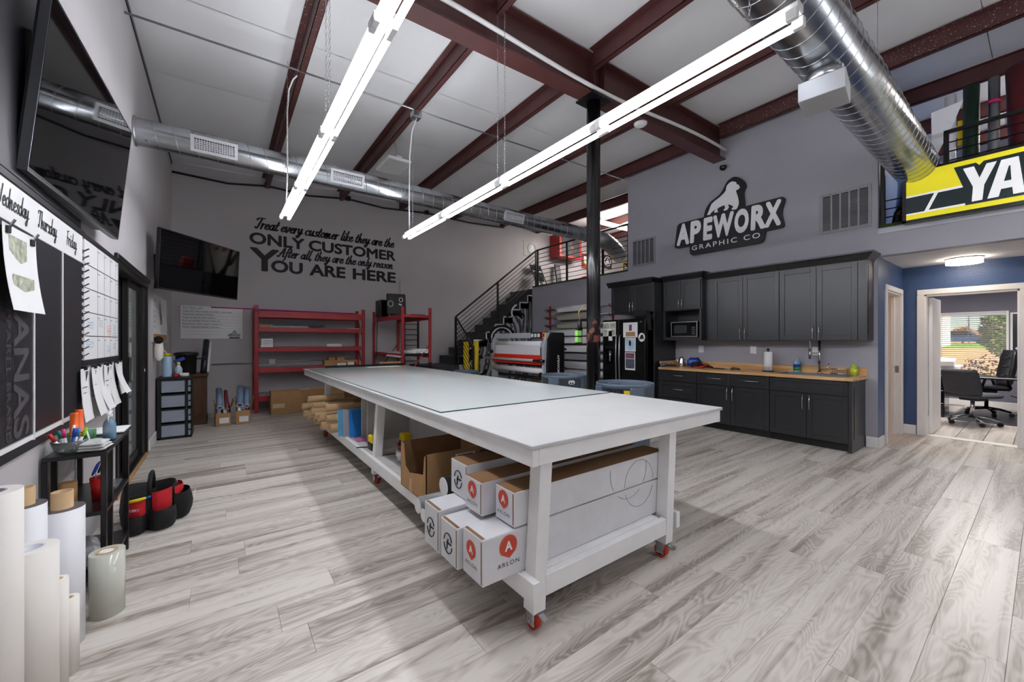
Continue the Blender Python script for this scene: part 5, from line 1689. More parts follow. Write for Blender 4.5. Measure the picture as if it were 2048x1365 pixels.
# circular line art on the long face of the nearest cartons
la = MB()
for (cx, cz, r) in ((2.05, .50, .14), (1.95, .60, .17)):
    pts = [(cx + r * math.cos(2 * math.pi * k / 40), 0, cz + r * math.sin(2 * math.pi * k / 40)) for k in range(40)]
    for k in range(40):
        a, b = pts[k], pts[(k + 1) % 40]
        if min(a[0], b[0]) > 1.25 and max(a[0], b[0]) < 2.28:
            if .285 < min(a[2], b[2]) and max(a[2], b[2]) < .475:
                la.tube([(a[0], 1.4725, a[2]), (b[0], 1.4725, b[2])], .0009, 4)
            elif .497 < min(a[2], b[2]) and max(a[2], b[2]) < .65:
                la.tube([(a[0], 1.4725, a[2]), (b[0], 1.4725, b[2])], .0009, 4)
par = [o for o in bpy.data.objects if o.get('label', '').startswith('white carton with red badges on two')][0]
la.build('line_art', 'job_print', par)

# open brown box
ob = thing('open_box', 'open brown cardboard box with a scooped front on the table shelf', 'box', (1.3, 2.75, SZT))
x0, x1, y0, y1, z0, z1 = 1.10, 1.62, 2.46, 2.92, SZT + .002, .60
th = .006
MB().prism([(0, 0), (y1 - y0, 0), (y1 - y0, z1 - z0), (y1 - y0 - .03, z1 - z0 - .02), (y1 - y0 - .05, .18), (.16, .13), (.09, .16), (.06, z1 - z0 - .01), (0, z1 - z0)][::-1], frame((x0, y1, z0), (0, -1, 0), (0, 0, 1)), 0, -th).build('front_panel', 'kraft', ob)
MB().box(x1 - th, x1, y0, y1, z0, z1).build('back_panel', 'kraft', ob)
MB().box(x0, x1, y0, y0 + th, z0, z1).build('side_panel', 'kraft', ob)
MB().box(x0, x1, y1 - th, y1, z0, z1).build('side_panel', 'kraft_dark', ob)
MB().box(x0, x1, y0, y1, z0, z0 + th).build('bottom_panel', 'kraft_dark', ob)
MB().box(x0 - .0015, x0, 2.70, 2.75, z0, z0 + .1).build('tape_strip', 'core_board', ob)
lb = MB().box(x0 + .22, x0 + .38, y0 - .0015, y0, z0 + .1, z1 - .03).build('paper_label', 'paper', ob)
for k in range(5):
    MB().box(x0 + .24, x0 + .36, y0 - .0025, y0 - .0015, z0 + .14 + k * .035, z0 + .146 + k * .035).build('printed_line', 'job_print', lb)

# vinyl remnant rolls beside the box
mat('vinyl_black', (16, 17, 20), .3); mat('vinyl_teal', (24, 62, 74), .3); mat('vinyl_gold', (128, 98, 30), .35); mat('vinyl_grey', (150, 152, 156), .3)
for i, (x, yv, z, r, ln, m, lb) in enumerate(((1.0, 2.36, .305, .05, .5, 'vinyl_grey', 'grey vinyl roll lying lowest beside the open box'), (.98, 2.225, .318, .042, .6, 'vinyl_teal', 'dark teal vinyl roll lying beside the white cartons'),
                                            (1.06, 2.10, .345, .052, .55, 'vinyl_gold', 'gold vinyl roll lying above the teal one'), (1.10, 2.20, .44, .058, .6, 'vinyl_black', 'black vinyl roll with white end cap lying on top of the others'))):
    zc = SZT + r + .002 if i < 2 else z + r * .5
    if i == 2: zc = SZT + .06
    t = thing('vinyl_roll', lb, 'roll', (x + ln / 2, yv, zc - r), 0, 'vinyl rolls on the table shelf')
    MB().pipe((x, yv, zc), (x + ln, yv, zc), r, r * .7, 22).build('roll', m, t)
    MB().cyl((x - .003, yv, zc), (x + .012, yv, zc), r * .96, n=22).build('end_cap', 'white_plastic', t)
o = MB().cyl((1.20, 3.02, SZT + .03), (1.45, 3.05, SZT + .03), .028, n=18).build('blue_roll', 'blue_plastic'); tag(o, 'small blue roll on the table shelf behind the open box', 'roll')
# tapes near the middle leg
t = thing('tape_roll', 'red-sided double tape roll on the table shelf by the middle leg', 'tape', (1.38, 3.55, .36))
MB().pipe((1.42, 3.50, .372), (1.42, 3.50, .418), .125, .05, 30).build('wound_tape', mat('tape_red', (140, 26, 30), .5, var=.4, scale=40), t)
MB().pipe((1.42, 3.50, .418), (1.42, 3.50, .4195), .12, .05, 30).build('dark_face', 'board_black', t)
MB().pipe((1.42, 3.50, .372), (1.42, 3.50, .419), .05, .043, 24).build('core', 'core_board', t)
for z, m, lb in ((SZT + .001, 'paper', 'white printed tape roll at the bottom of the tape pile'), (SZT + .05, 'paper', 'plain white tape roll in the middle of the tape pile')):
    t = thing('tape_roll', lb, 'tape', (1.40, 3.46, z), 0)
    MB().pipe((1.40, 3.47, z), (1.40, 3.47, z + .047), .13 if z > .3 else .12, .05, 30).build('wound_tape', m, t)
    if z < .3:
        for q in range(22):
            a = 2 * math.pi * q / 22
            MB().obox((1.40 + .1205 * math.cos(a), 3.47 + .1205 * math.sin(a), z + .02), (.002, .018, .004), (0, 0, a)).build('printed_dash', 'print_red', t)
for i, (x, yv) in enumerate(((1.24, 4.02), (1.52, 3.90))):
    t = thing('yellow_case', 'small yellow lidded organizer case %s the middle leg' % ('in front of' if i == 0 else 'behind'), 'case', (x, yv, SZT), 0, 'yellow organizer cases')
    MB().box(x - .05, x + .05, yv - .06, yv + .06, SZT + .001, SZT + .07, .006).build('black_base', 'black_plastic', t)
    MB().box(x - .048, x + .048, yv - .058, yv + .058, SZT + .07, SZT + .15, .012).build('yellow_lid', 'yellow_plastic', t)
o = MB().cyl((1.26, 4.16, SZT + .032), (1.34, 4.18, SZT + .032), .03, n=16).build('wood_block', 'core_board'); tag(o, 'short tan core piece beside the yellow case', 'core')
o = MB().tube([(1.10, 4.15, SZT + .012), (1.26, 4.08, SZT + .012)], .006, 6).build('thin_rod', 'black_plastic'); tag(o, 'thin black rod lying across the shelf rail', 'rod')
# blue folders leaning
mat('folder_blue', (30, 120, 200), .5); mat('folder_sky', (90, 175, 220), .5); mat('folder_grey', (170, 165, 175), .6)
for i, (yv, m, ln) in enumerate(((4.64, 'folder_blue', .42), (4.715, 'folder_grey', .12), (4.775, 'folder_sky', .10))):
    t = thing('coloured_board', ['wide blue board leaning on the divider under the table', 'narrow grey board leaning beside the blue one', 'narrow sky-blue board leaning at the tube end'][i], 'board', (1.25, yv, SZT))
    MB().obox((1.16 + .25 - (.0, .05, .09)[i], yv + .03, SZT + .155), (.5, .006, .30), (R(-9), 0, R(0)), .001).build('sheet', m, t)
t = thing('pink_folder', 'pink patterned folder lying flat by the blue board', 'folder', (1.3, 4.4, SZT))
MB().box(1.18, 1.5, 4.40, 4.56, SZT + .001, SZT + .02, .002).build('cover', mat('pink_print', (190, 120, 160), .6, var=.3, scale=60), t)

# cardboard tubes pile sticking out beyond the shelf
tubes = [(.95, 5.97, .57, .042, 1.25), (.92, 6.25, .44, .043, 1.2), (1.0, 5.92, .475, .038, 1.2), (.96, 5.82, .415, .046, 1.2), (1.04, 5.34, .525, .047, 1.1), (.93, 6.22, .34, .045, 1.2), (.95, 5.97, .335, .042, 1.2),
         (.98, 5.73, .318, .045, 1.1), (.95, 5.52, .40, .05, 1.15), (.98, 5.42, .395, .048, 1.15), (1.02, 5.18, .42, .046, 1.1), (.98, 5.28, .322, .047, 1.1), (1.02, 4.98, .336, .052, 1.1), (.97, 5.62, .325, .044, 1.15)]
for i, (x, yv, z, r, ln) in enumerate(tubes):
    t = thing('cardboard_tube', 'brown cardboard tube in the pile under the far end of the table', 'tube', (x, yv, z - r), 0, 'cardboard tubes under the table')
    MB().pipe((x, yv, z), (x + ln, yv + .04, z), r, r * .84, 20).build('wall', 'core_board', t)
# dark bar on the far end of the table
bb = thing('cutting_rail', 'long black cutting rail lying across the far end of the table', 'rail', (2.0, 7.28, ZT))
MB().box(1.42, 2.80, 7.27, 7.36, ZT, ZT + .035, .004).build('rail', 'black_satin', bb)
MB().box(1.42, 2.80, 7.285, 7.30, ZT + .035, ZT + .042).build('guide_strip', 'black_gloss', bb)
o = MB().box(2.35, 2.75, 7.30, 7.40, ZT + .043, ZT + .075, .003).build('flat_carton', 'kraft'); tag(o, 'flat brown carton lying on the far end of the work table', 'carton')
o = MB().box(2.05, 2.62, 6.95, 7.18, ZT + .0075, ZT + .011).build('grey_sheet', 'paper'); tag(o, 'pale sheet lying on the glass at the far end', 'paper')
# things on the floor under the table
o = MB().obox((1.75, 3.0, .1), (.5, .3, .16), (0, 0, .2), .02).build('floor_case', mat('dark_red_case', (96, 24, 26), .5)); tag(o, 'dark red case on the floor under the table', 'case')
o = MB().tube([(1.55, 2.45, .02), (1.6, 2.5, .1), (1.75, 2.6, .12)], .02, 8).build('black_pedal', 'black_plastic'); tag(o, 'black foot pedal arm under the table', 'pedal')
dr = thing('drill_tool', 'black power tool on the shelf behind the cartons', 'tool', (1.55, 2.3, SZT))
MB().box(1.45, 1.7, 2.10, 2.38, SZT + .25, SZT + .33, .02).build('body', 'black_plastic', dr)
MB().box(1.5, 1.66, 2.14, 2.34, SZT + .001, SZT + .25, .01).build('stand', 'kraft_dark', dr)

# ================================================================== kitchen
def shaker(x, y0, y1, z0, z1, nm, par, rail=.06, m='cabinet_black', flat=False):
    """shaker panel facing -x with its front at x"""
    mb = MB()
    if (z1 - z0) < .22: rail = .04
    mb.box(x, x + .02, y0, y0 + rail, z0, z1, .002).box(x, x + .02, y1 - rail, y1, z0, z1, .002)
    mb.box(x, x + .02, y0 + rail, y1 - rail, z0, z0 + rail, .002).box(x, x + .02, y0 + rail, y1 - rail, z1 - rail, z1, .002)
    d = mb.build(nm, m, par)
    MB().box(x + .010, x + .018, y0 + rail - .002, y1 - rail + .002, z0 + rail - .002, z1 - rail + .002).build('inset_panel', m, d)
    return d


def handle_v(d, x, y, z0, z1):
    pts = [(x - .006, y, z0), (x - .026, y, z0 + .012), (x - .034, y, (z0 + z1) / 2), (x - .026, y, z1 - .012), (x - .006, y, z1)]
    MB().tube([(x, y, z0)] + pts + [(x, y, z1)], .0055, 8).build('handle', 'chrome', d)


def handle_h(d, x, y0, y1, z):
    MB().tube([(x, y0, z), (x - .026, y0 + .004, z), (x - .03, (y0 + y1) / 2, z), (x - .026, y1 - .004, z), (x, y1, z)], .0055, 8).build('handle', 'chrome', d)


BXF = 6.13
G = .003
# base: drawer stack beside the fridge panel
b1 = thing('base_cabinet', 'black base cabinet with a stack of drawers beside the fridge', 'cabinet', (6.42, 3.66, 0))
MB().box(BXF + .021, XK - .002, 3.332, 4.042, .1, .874).build('carcass', 'cabinet_black', b1)
MB().box(BXF + .08, XK - .002, 3.332, 4.0, 0, .1).build('toe_kick', 'black_paint', b1)
for z0, z1 in ((.69, .862), (.41, .68), (.11, .40)):
    d = shaker(BXF, 3.34, 3.995, z0, z1, 'drawer', b1)
    handle_h(d, BXF, 3.55, 3.80, (z0 + z1) / 2 + .01)
b2 = thing('base_cabinet', 'black base cabinet with two drawers over two doors in the middle', 'cabinet', (6.42, 2.8, 0))
MB().box(BXF + .021, XK - .002, 2.287, 3.328, .1, .874).build('carcass', 'cabinet_black', b2)
MB().box(BXF + .08, XK - .002, 2.287, 3.328, 0, .1).build('toe_kick', 'black_paint', b2)
for y0, y1 in ((2.812, 3.325), (2.29, 2.806)):
    d = shaker(BXF, y0, y1, .69, .862, 'drawer', b2)
    handle_h(d, BXF, (y0 + y1) / 2 - .13, (y0 + y1) / 2 + .13, .785)
    d = shaker(BXF, y0, y1, .108, .68, 'door', b2)
    handle_v(d, BXF, y0 + .035 if y0 > 2.5 else y1 - .035, .47, .66)
b3 = thing('sink_cabinet', 'black sink base cabinet with two doors at the counter end', 'cabinet', (6.42, 1.85, 0))
MB().box(BXF + .021, XK - .002, 1.43, 2.283, .1, .70).build('carcass', 'cabinet_black', b3)
MB().box(BXF + .08, XK - .002, 1.40, 2.283, 0, .1).build('toe_kick', 'black_paint', b3)
shaker(BXF, 1.43, 2.28, .69, .862, 'false_front', b3)
for y0, y1 in ((1.858, 2.28), (1.43, 1.853)):
    d = shaker(BXF, y0, y1, .108, .68, 'door', b3)
    handle_v(d, BXF, y0 + .035 if y0 > 1.6 else y1 - .035, .47, .66)
ep = MB().box(BXF - .005, XK - .002, 1.392, 1.428, .0, .874, .002)
e_ = ep.build('end_panel', 'cabinet_black', b3)
MB().box(BXF + .08, XK - .09, 1.388, 1.392, .16, .80).build('panel_inset', 'black_satin', e_)

# worktop with sink cut-out
wt = thing('worktop', 'light butcher block worktop running along the black base cabinets', 'worktop', (6.4, 2.7, .875))
sx0, sx1, sy0, sy1 = 6.20, 6.60, 1.47, 2.24
mb = MB().box(6.10, XK - .001, sy1, 4.0, .875, .915, .003).box(6.10, XK - .001, 1.37, sy0, .875, .915, .003).box(6.10, sx0, sy0, sy1, .875, .915, .003).box(sx1, XK - .001, sy0, sy1, .875, .915, .003)
mb.build('slab', 'butcher_block', wt)
MB().box(XK - .022, XK - .001, 1.37, 4.0, .915, 1.015, .003).build('backsplash', 'butcher_block', wt)
MB().box(6.14, XK - .022, 3.98, 4.0, .915, 1.015, .003).build('side_splash', 'butcher_block', wt)
sk = thing('steel_sink', 'stainless steel drop-in sink in the butcher block worktop', 'sink', (6.4, 1.85, .72))
rm = MB().box(sx0 - .015, sx0 + .012, sy0 - .015, sy1 + .015, .915, .919, .001).box(sx1 - .012, sx1 + .015, sy0 - .015, sy1 + .015, .915, .919, .001).box(sx0 + .012, sx1 - .012, sy0 - .015, sy0 + .012, .915, .919, .001).box(sx0 + .012, sx1 - .012, sy1 - .012, sy1 + .015, .915, .919, .001)
rm.build('rim', 'steel', sk)
bs = MB().box(sx0 + .004, sx0 + .008, sy0 + .004, sy1 - .004, .72, .915).box(sx1 - .008, sx1 - .004, sy0 + .004, sy1 - .004, .72, .915).box(sx0 + .008, sx1 - .008, sy0 + .004, sy0 + .008, .72, .915).box(sx0 + .008, sx1 - .008, sy1 - .008, sy1 - .004, .72, .915).box(sx0 + .004, sx1 - .004, sy0 + .004, sy1 - .004, .716, .72)
bs.build('basin', 'steel', sk)
fc = thing('kitchen_faucet', 'tall steel spring-neck faucet behind the sink', 'faucet', (6.64, 1.86, .915))
MB().cyl((6.645, 1.86, .915), (6.645, 1.86, 1.37), .014, n=14).build('riser', 'chrome', fc)
MB().cyl((6.645, 1.86, .915), (6.645, 1.86, .94), .026, n=18).build('base_ring', 'chrome', fc)
arc = [(6.645 - .085 * (1 - math.cos(t)), 1.86 + .03 * (1 - math.cos(t)), 1.37 + .085 * math.sin(t)) for t in [math.pi * k / 10 for k in range(11)]]
arc += [(6.475, 1.92, 1.3), (6.475, 1.92, 1.24)]
sp_ = MB().tube(arc, .010, 8)
sp_.build('spray_hose', 'steel', fc)
cs = MB()
pts = []
for k in range(120):
    u = k / 119 * (len(arc) - 1); i = min(int(u), len(arc) - 2); q = Vector(arc[i]).lerp(Vector(arc[i + 1]), u - i)
    a = k * .9
    pts.append(q + Vector((.0, .014 * math.cos(a), .014 * math.sin(a))))
cs.tube(pts, .0025, 4).build('coil_spring', 'chrome', fc)
MB().cyl((6.475, 1.92, 1.25), (6.475, 1.92, 1.12), .017, .014, n=14).build('spray_head', 'steel', fc)
MB().tube([(6.645, 1.86, 1.2), (6.56, 1.89, 1.2), (6.49, 1.915, 1.2)], .006, 8).build('support_arm', 'chrome', fc)
MB().tube([(6.645, 1.85, .97), (6.645, 1.77, .985), (6.645, 1.755, 1.06)], .007, 8).build('lever', 'chrome', fc)

# wall cabinets
u1 = thing('wall_cabinet', 'black two-door wall cabinet next to the microwave nook', 'cabinet', (6.56, 2.75, 1.37))
u2 = thing('wall_cabinet', 'black two-door wall cabinet at the outer end above the sink', 'cabinet', (6.56, 1.83, 1.37))
UF = 6.41
for u_, y0, ym, y1 in ((u1, 2.267, 2.753, 3.205), (u2, 1.402, 1.83, 2.263)):
    ya = 3.338 if u_ is u1 else y1
    yb = 1.312 if u_ is u2 else y0
    MB().box(UF + .021, XK - .002, yb, ya, 1.372, 2.40).build('carcass', 'cabinet_black', u_)
    for a, b, hy in ((y0 + .002, ym - .002, ym - .035), (ym + .002, y1 - .002, ym + .035)):
        d = shaker(UF, a, b, 1.375, 2.358, 'door', u_, .062)
        handle_v(d, UF, hy, 1.385, 1.56)
    cr = MB()
    P = [(UF, 2.375), (UF - .02, 2.40), (UF - .045, 2.43), (UF - .07, 2.455), (UF - .07, 2.475), (UF + .03, 2.475), (UF + .03, 2.375)]
    n = len(P)
    yo = yb - (.07 if u_ is u2 else 0)
    V = [(x, ya, z) for x, z in P] + [(x, (yb - (UF - min(x, UF)) if u_ is u2 else yb), z) for x, z in P]
    cr.add(V, [list(range(n)), list(range(n, 2 * n))] + [[i, (i + 1) % n, n + (i + 1) % n, n + i] for i in range(n)])
    if u_ is u2:
        V = [((UF - (yb - yy)), yy, z) for yy, z in [(yb, 2.375), (yb - .02, 2.40), (yb - .045, 2.43), (yb - .07, 2.455), (yb - .07, 2.475), (yb + .03, 2.475), (yb + .03, 2.375)]]
        V2 = [(XK - .002, v[1], v[2]) for v in V]
        cr.add(V + V2, [list(range(n)), list(range(n, 2 * n))] + [[i, (i + 1) % n, n + (i + 1) % n, n + i] for i in range(n)])
    cr.build('crown_molding', 'cabinet_black', u_)
    MB().box(UF + .02, XK - .002, yb, ya, 2.40, 2.47).build('top_filler', 'cabinet_black', u_)
MB().box(UF + .005, UF + .021, 1.314, 1.40, 1.372, 2.36).build('end_stile', 'cabinet_black', u2)
MB().box(UF + .05, XK - .04, 1.308, 1.312, 1.44, 2.3).build('end_inset', 'black_satin', u2)

# microwave nook cabinet
MF = 6.30
mc = thing('microwave_cabinet', 'black cabinet with two small doors over an open microwave nook', 'cabinet', (6.5, 3.69, 1.37))
MB().box(MF + .021, XK - .002, 3.342, 4.04, 1.89, 2.42).build('upper_carcass', 'cabinet_black', mc)
MB().box(MF, XK - .002, 3.342, 3.375, 1.375, 1.89, .002).build('side_panel', 'cabinet_black', mc)
MB().box(MF, XK - .002, 3.99, 4.04, 1.375, 1.89, .002).build('side_panel', 'cabinet_black', mc)
MB().box(MF, XK - .002, 3.375, 3.99, 1.375, 1.428, .002).build('nook_floor', 'cabinet_black', mc)
MB().box(XK - .02, XK - .002, 3.375, 3.99, 1.428, 1.89).build('nook_back', 'cabinet_black', mc)
for a, b, hy in ((3.36, 3.692, 3.665), (3.698, 4.025, 3.725)):
    d = shaker(MF, a, b, 1.90, 2.385, 'door', mc, .05)
    handle_v(d, MF, hy, 1.905, 2.08)
def crown_run(par, xf, y0, y1, z):
    P = [(xf, z), (xf - .02, z + .025), (xf - .045, z + .05), (xf - .065, z + .075), (xf - .065, z + .09), (xf + .03, z + .09), (xf + .03, z)]
    n = len(P)
    V = [(x, y1, q) for x, q in P] + [(x, y0 - (xf - min(x, xf)), q) for x, q in P]
    mb = MB().add(V, [list(range(n)), list(range(n, 2 * n))] + [[i, (i + 1) % n, n + (i + 1) % n, n + i] for i in range(n)])
    mb.box(xf + .02, XK - .002, y0, y1, z, z + .085)
    mb.hexa([(xf - .065, y0 - .065, z + .075), (XK - .002, y0 - .065, z + .075), (XK - .002, y0, z + .01), (xf, y0, z + .01), (xf - .065, y0 - .065, z + .09), (XK - .002, y0 - .065, z + .09), (XK - .002, y0, z + .09), (xf - .065, y0, z + .09)])
    mb.build('crown_molding', 'cabinet_black', par)
crown_run(mc, MF, 3.342, 4.04, 2.41)
mw = thing('microwave', 'black microwave with steel frame in the cabinet nook', 'microwave', (6.5, 3.67, 1.43))
MB().box(6.365, 6.68, 3.44, 3.91, 1.438, 1.695, .006).build('body', 'black_plastic', mw)
fr_ = MB().box(6.35, 6.366, 3.436, 3.913, 1.68, 1.697, .002).box(6.35, 6.366, 3.436, 3.913, 1.435, 1.452, .002).box(6.35, 6.366, 3.436, 3.45, 1.452, 1.68).box(6.35, 6.366, 3.90, 3.913, 1.452, 1.68)
fr_.build('steel_frame', 'steel', mw)
d = MB().box(6.354, 6.366, 3.56, 3.90, 1.452, 1.68, .002).build('door', 'black_gloss', mw)
MB().box(6.3525, 6.354, 3.62, 3.85, 1.50, 1.635).build('window', mat('micro_glass', (60, 62, 66), .2), d)
MB().box(6.355, 6.366, 3.45, 3.555, 1.452, 1.68, .002).build('control_panel', 'black_gloss', mw)
for k in range(4):
    MB().box(6.3535, 6.355, 3.475, 3.535, 1.48 + k * .035, 1.5 + k * .035).build('key_row', 'board_print', mw)
for yv in (3.5, 3.85):
    MB().cyl((6.42, yv, 1.428), (6.42, yv, 1.438), .012, n=10).build('foot', 'black_plastic', mw)

# cabinet over the fridge and the tall side panel
FF = 6.05
fcb = thing('fridge_cabinet', 'black two-door cabinet above the refrigerator', 'cabinet', (6.38, 4.48, 1.87))
MB().box(FF + .021, XK - .002, 4.068, 4.99, 1.88, 2.40).build('carcass', 'cabinet_black', fcb)
for a, b, hy in ((4.05, 4.50, 4.47), (4.506, 4.98, 4.535)):
    d = shaker(FF, a, b, 1.885, 2.375, 'door', fcb, .055)
    handle_v(d, FF, hy, 1.90, 2.08)
crown_run(fcb, FF, 4.11, 5.05, 2.39)
MB().box(FF + .01, XK - .002, 4.045, 4.066, 0.0, 2.39).build('tall_side_panel', 'cabinet_black', fcb)

# refrigerator
RF = 5.95
rf = thing('refrigerator', 'black side-by-side refrigerator with steel handles and papers', 'refrigerator', (6.3, 4.63, 0))
MB().box(RF + .065, 6.66, 4.16, 5.11, .03, 1.755, .006).build('body', 'fridge_black', rf)
dl = MB().box(RF, RF + .06, 4.716, 5.11, .06, 1.765, .012).build('freezer_door', 'fridge_black', rf)
dr_ = MB().box(RF, RF + .06, 4.155, 4.706, .06, 1.765, .012).build('fridge_door', 'fridge_black', rf)
MB().box(RF + .07, 6.6, 4.18, 5.09, 0, .06).build('base_grille', 'black_paint', rf)
for d, yv in ((dl, 4.748), (dr_, 4.672)):
    MB().tube([(RF, yv, .62), (RF - .045, yv, .66), (RF - .06, yv, 1.05), (RF - .045, yv, 1.44), (RF, yv, 1.48)], .013, 10).build('handle', 'steel', d)
ds = MB().box(RF - .003, RF + .002, 4.80, 5.03, .93, 1.27, .001).build('dispenser', 'black_gloss', dl)
MB().box(RF - .012, RF - .003, 4.80, 5.03, 1.22, 1.27, .002).build('dispenser_panel', 'black_plastic', dl)
MB().cyl((RF - .01, 4.92, 1.18), (RF - .01, 4.92, .98), .02, .014, n=10).build('dispenser_lever', 'chrome', dl)
MB().box(RF - .002, RF, 4.22, 4.235, 1.69, 1.715).box(RF - .002, RF, 4.245, 4.26, 1.69, 1.715).build('maker_mark', 'steel', dr_)
mat('flyer_colour', (120, 70, 90), .5, var=.8, scale=14); mat('photo_sky', (190, 215, 235), .5, var=.15, scale=9); mat('photo_person', (222, 214, 208), .5, var=.2, scale=8)
def fridge_paper(y0, y1, z0, z1, m, label, extra=None):
    t = thing('fridge_paper', label, 'paper', (RF - .002, (y0 + y1) / 2, z0), 0, 'papers on the refrigerator')
    MB().box(RF - .003, RF - .0005, y0, y1, z0, z1).build('sheet', 'paper', t)
    for (a, b, c, d, mm) in (extra or []):
        MB().box(RF - .004, RF - .003, a, b, c, d).build('picture', mm, t)
    return t
fridge_paper(4.79, 5.09, 1.455, 1.73, 'paper', 'white page of small vehicle photos on the freezer door', [(4.80, 4.93, 1.60, 1.70, 'photo_print'), (4.95, 5.08, 1.60, 1.70, 'photo_print'), (4.80, 4.88, 1.47, 1.58, 'photo_print'), (4.99, 5.08, 1.47, 1.58, 'photo_print')])
fridge_paper(4.87, 4.96, 1.37, 1.56, 'paper', 'narrow white list strip on the freezer door')
fridge_paper(4.31, 4.62, 1.43, 1.70, 'paper', 'white page with a meditation picture on the fridge door', [(4.43, 4.49, 1.55, 1.66, 'flyer_colour'), (4.36, 4.56, 1.45, 1.53, 'kraft')])
fridge_paper(4.35, 4.58, 1.175, 1.42, 'photo', 'pale blue sky photo on the fridge door', [(4.36, 4.57, 1.20, 1.40, 'photo_sky'), (4.45, 4.49, 1.28, 1.37, 'job_print')])
fridge_paper(4.36, 4.58, .84, 1.16, 'flyer', 'colourful event flyer lowest on the fridge door', [(4.375, 4.565, 1.05, 1.145, 'flyer_colour'), (4.375, 4.565, .87, 1.04, mat('flyer_dark', (80, 84, 100), .5, var=.6, scale=30))])
st = thing('round_sticker', 'round white ape logo sticker on the fridge door', 'sticker', (RF - .001, 4.22, 1.38))
f = frame((RF - .0015, 4.225, 1.43), (0, -1, 0), (0, 0, 1))
MB().prism([(.068 * math.cos(2 * math.pi * k / 24), .068 * 1.15 * math.sin(2 * math.pi * k / 24)) for k in range(24)], f, 0, .001).build('disc', 'ink_white', st)
MB().prism([(-.045, -.02), (-.01, .045), (.02, .05), (.035, .02), (.045, -.02)], f, .001, .0018).build('ape_mark', 'ink_black', st)
text_mb('APEWORX', frame(f(-.055, -.04), (0, -1, 0), (0, 0, 1)), width=.11, height=.022, bold=.03, thick=.002).build('name', 'ink_black', st)
bg = thing('hanging_bag', 'black bag hanging over the refrigerator corner', 'bag', (6.1, 4.25, 1.75))
MB().obox((5.985, 4.25, 1.835), (.10, .32, .13), (0, 0, .05), .04).build('bundle', 'black_fabric', bg)
MB().tube([(6.0, 4.13, 1.82), (6.0, 4.11, 1.68), (6.02, 4.105, 1.55)], [.05, .04, .03], 8).build('strap', 'black_fabric', bg)

# outlets above the worktop
for i, (yv, lb) in enumerate(((3.565, 'beside the tool pile'), (2.73, 'behind the paper towels'), (1.918, 'behind the faucet'))):
    t = thing('wall_outlet', 'white double wall outlet above the worktop, ' + lb, 'outlet', (XK - .004, yv, 1.165), 0, 'outlets above the worktop')
    MB().box(XK - .006, XK - .0005, yv - .045, yv + .045, 1.165, 1.285, .002).build('cover', 'white_plastic', t)
    for z in (1.195, 1.24):
        MB().box(XK - .0085, XK - .006, yv - .018, yv + .018, z - .014, z + .014, .001).build('socket', 'trim_white', t)

# things on the worktop
CZ = .9155
kt = thing('steel_kettle', 'small polished steel coffee kettle at the fridge end of the worktop', 'kettle', (6.5, 3.80, CZ))
MB().lathe([(0, 0), (.062, 0), (.066, .01), (.055, .08), (.04, .13), (.038, .15), (.028, .165), (0, .17)], (6.5, 3.80, CZ), 24).build('body', 'chrome', kt)
MB().tube([(6.5, 3.75, CZ + .13), (6.5, 3.71, CZ + .12), (6.5, 3.70, CZ + .06), (6.5, 3.74, CZ + .03)], .006, 8).build('handle', 'chrome', kt)
MB().tube([(6.5, 3.85, CZ + .07), (6.5, 3.89, CZ + .12), (6.5, 3.90, CZ + .15)], [.014, .009, .006], 8).build('spout', 'chrome', kt)
tb = thing('tool_pouch', 'blue and black tool pouch on the worktop beside the kettle', 'bag', (6.5, 3.55, CZ))
MB().obox((6.52, 3.58, CZ + .085), (.2, .22, .15), (0, R(10), .2), .05).build('pouch', 'blue_plastic', tb)
MB().obox((6.45, 3.50, CZ + .05), (.16, .14, .095), (0, 0, -.3), .03).build('lower_pouch', 'black_fabric', tb)
MB().tube([(6.45, 3.66, CZ + .03), (6.48, 3.62, CZ + .15), (6.5, 3.5, CZ + .16), (6.46, 3.44, CZ + .06)], .012, 8).build('strap', 'black_fabric', tb)
hg = thing('heat_tool', 'red and black corded tool lying on the worktop', 'tool', (6.45, 3.33, CZ))
MB().tube([(6.5, 3.43, CZ + .03), (6.46, 3.32, CZ + .035), (6.42, 3.22, CZ + .02)], [.03, .025, .016], 10).build('grip', 'black_plastic', hg)
MB().tube([(6.36, 3.50, CZ + .012), (6.33, 3.40, CZ + .012), (6.4, 3.30, CZ + .05), (6.48, 3.34, CZ + .07)], .014, 8).build('red_body', 'red_plastic', hg)
hm = thing('hand_pliers', 'black handled pliers lying on the worktop', 'pliers', (6.4, 3.05, CZ))
MB().tube([(6.42, 3.22, CZ + .008), (6.40, 3.10, CZ + .008), (6.44, 3.04, CZ + .008)], .008, 6).build('handle', 'black_plastic', hm)
MB().tube([(6.46, 3.2, CZ + .008), (6.42, 3.10, CZ + .008), (6.40, 3.05, CZ + .008)], .008, 6).build('handle', 'black_plastic', hm)
MB().tube([(6.42, 3.05, CZ + .01), (6.42, 2.98, CZ + .008)], [.012, .005], 6).build('jaw', 'steel', hm)
wt2 = thing('wrist_strap', 'coiled dark strap lying on the worktop', 'strap', (6.45, 2.85, CZ))
MB().tube([(6.45 + .05 * math.cos(a), 2.88 + .06 * math.sin(a), CZ + .014 + .01 * math.sin(2 * a)) for a in [2 * math.pi * k / 16 for k in range(16)]], .013, 6, closed=True).build('loop', mat('olive', (70, 72, 58), .8), wt2)
tr = thing('torch_tool', 'grey flashlight poking over the worktop end beside the fridge', 'flashlight', (6.2, 3.92, CZ))
MB().tube([(6.12, 3.95, CZ + .03), (6.2, 3.90, CZ + .03), (6.36, 3.82, CZ + .022)], [.03, .022, .016], 12).build('body', mat('gunmetal', (70, 80, 95), .35, .5), tr)
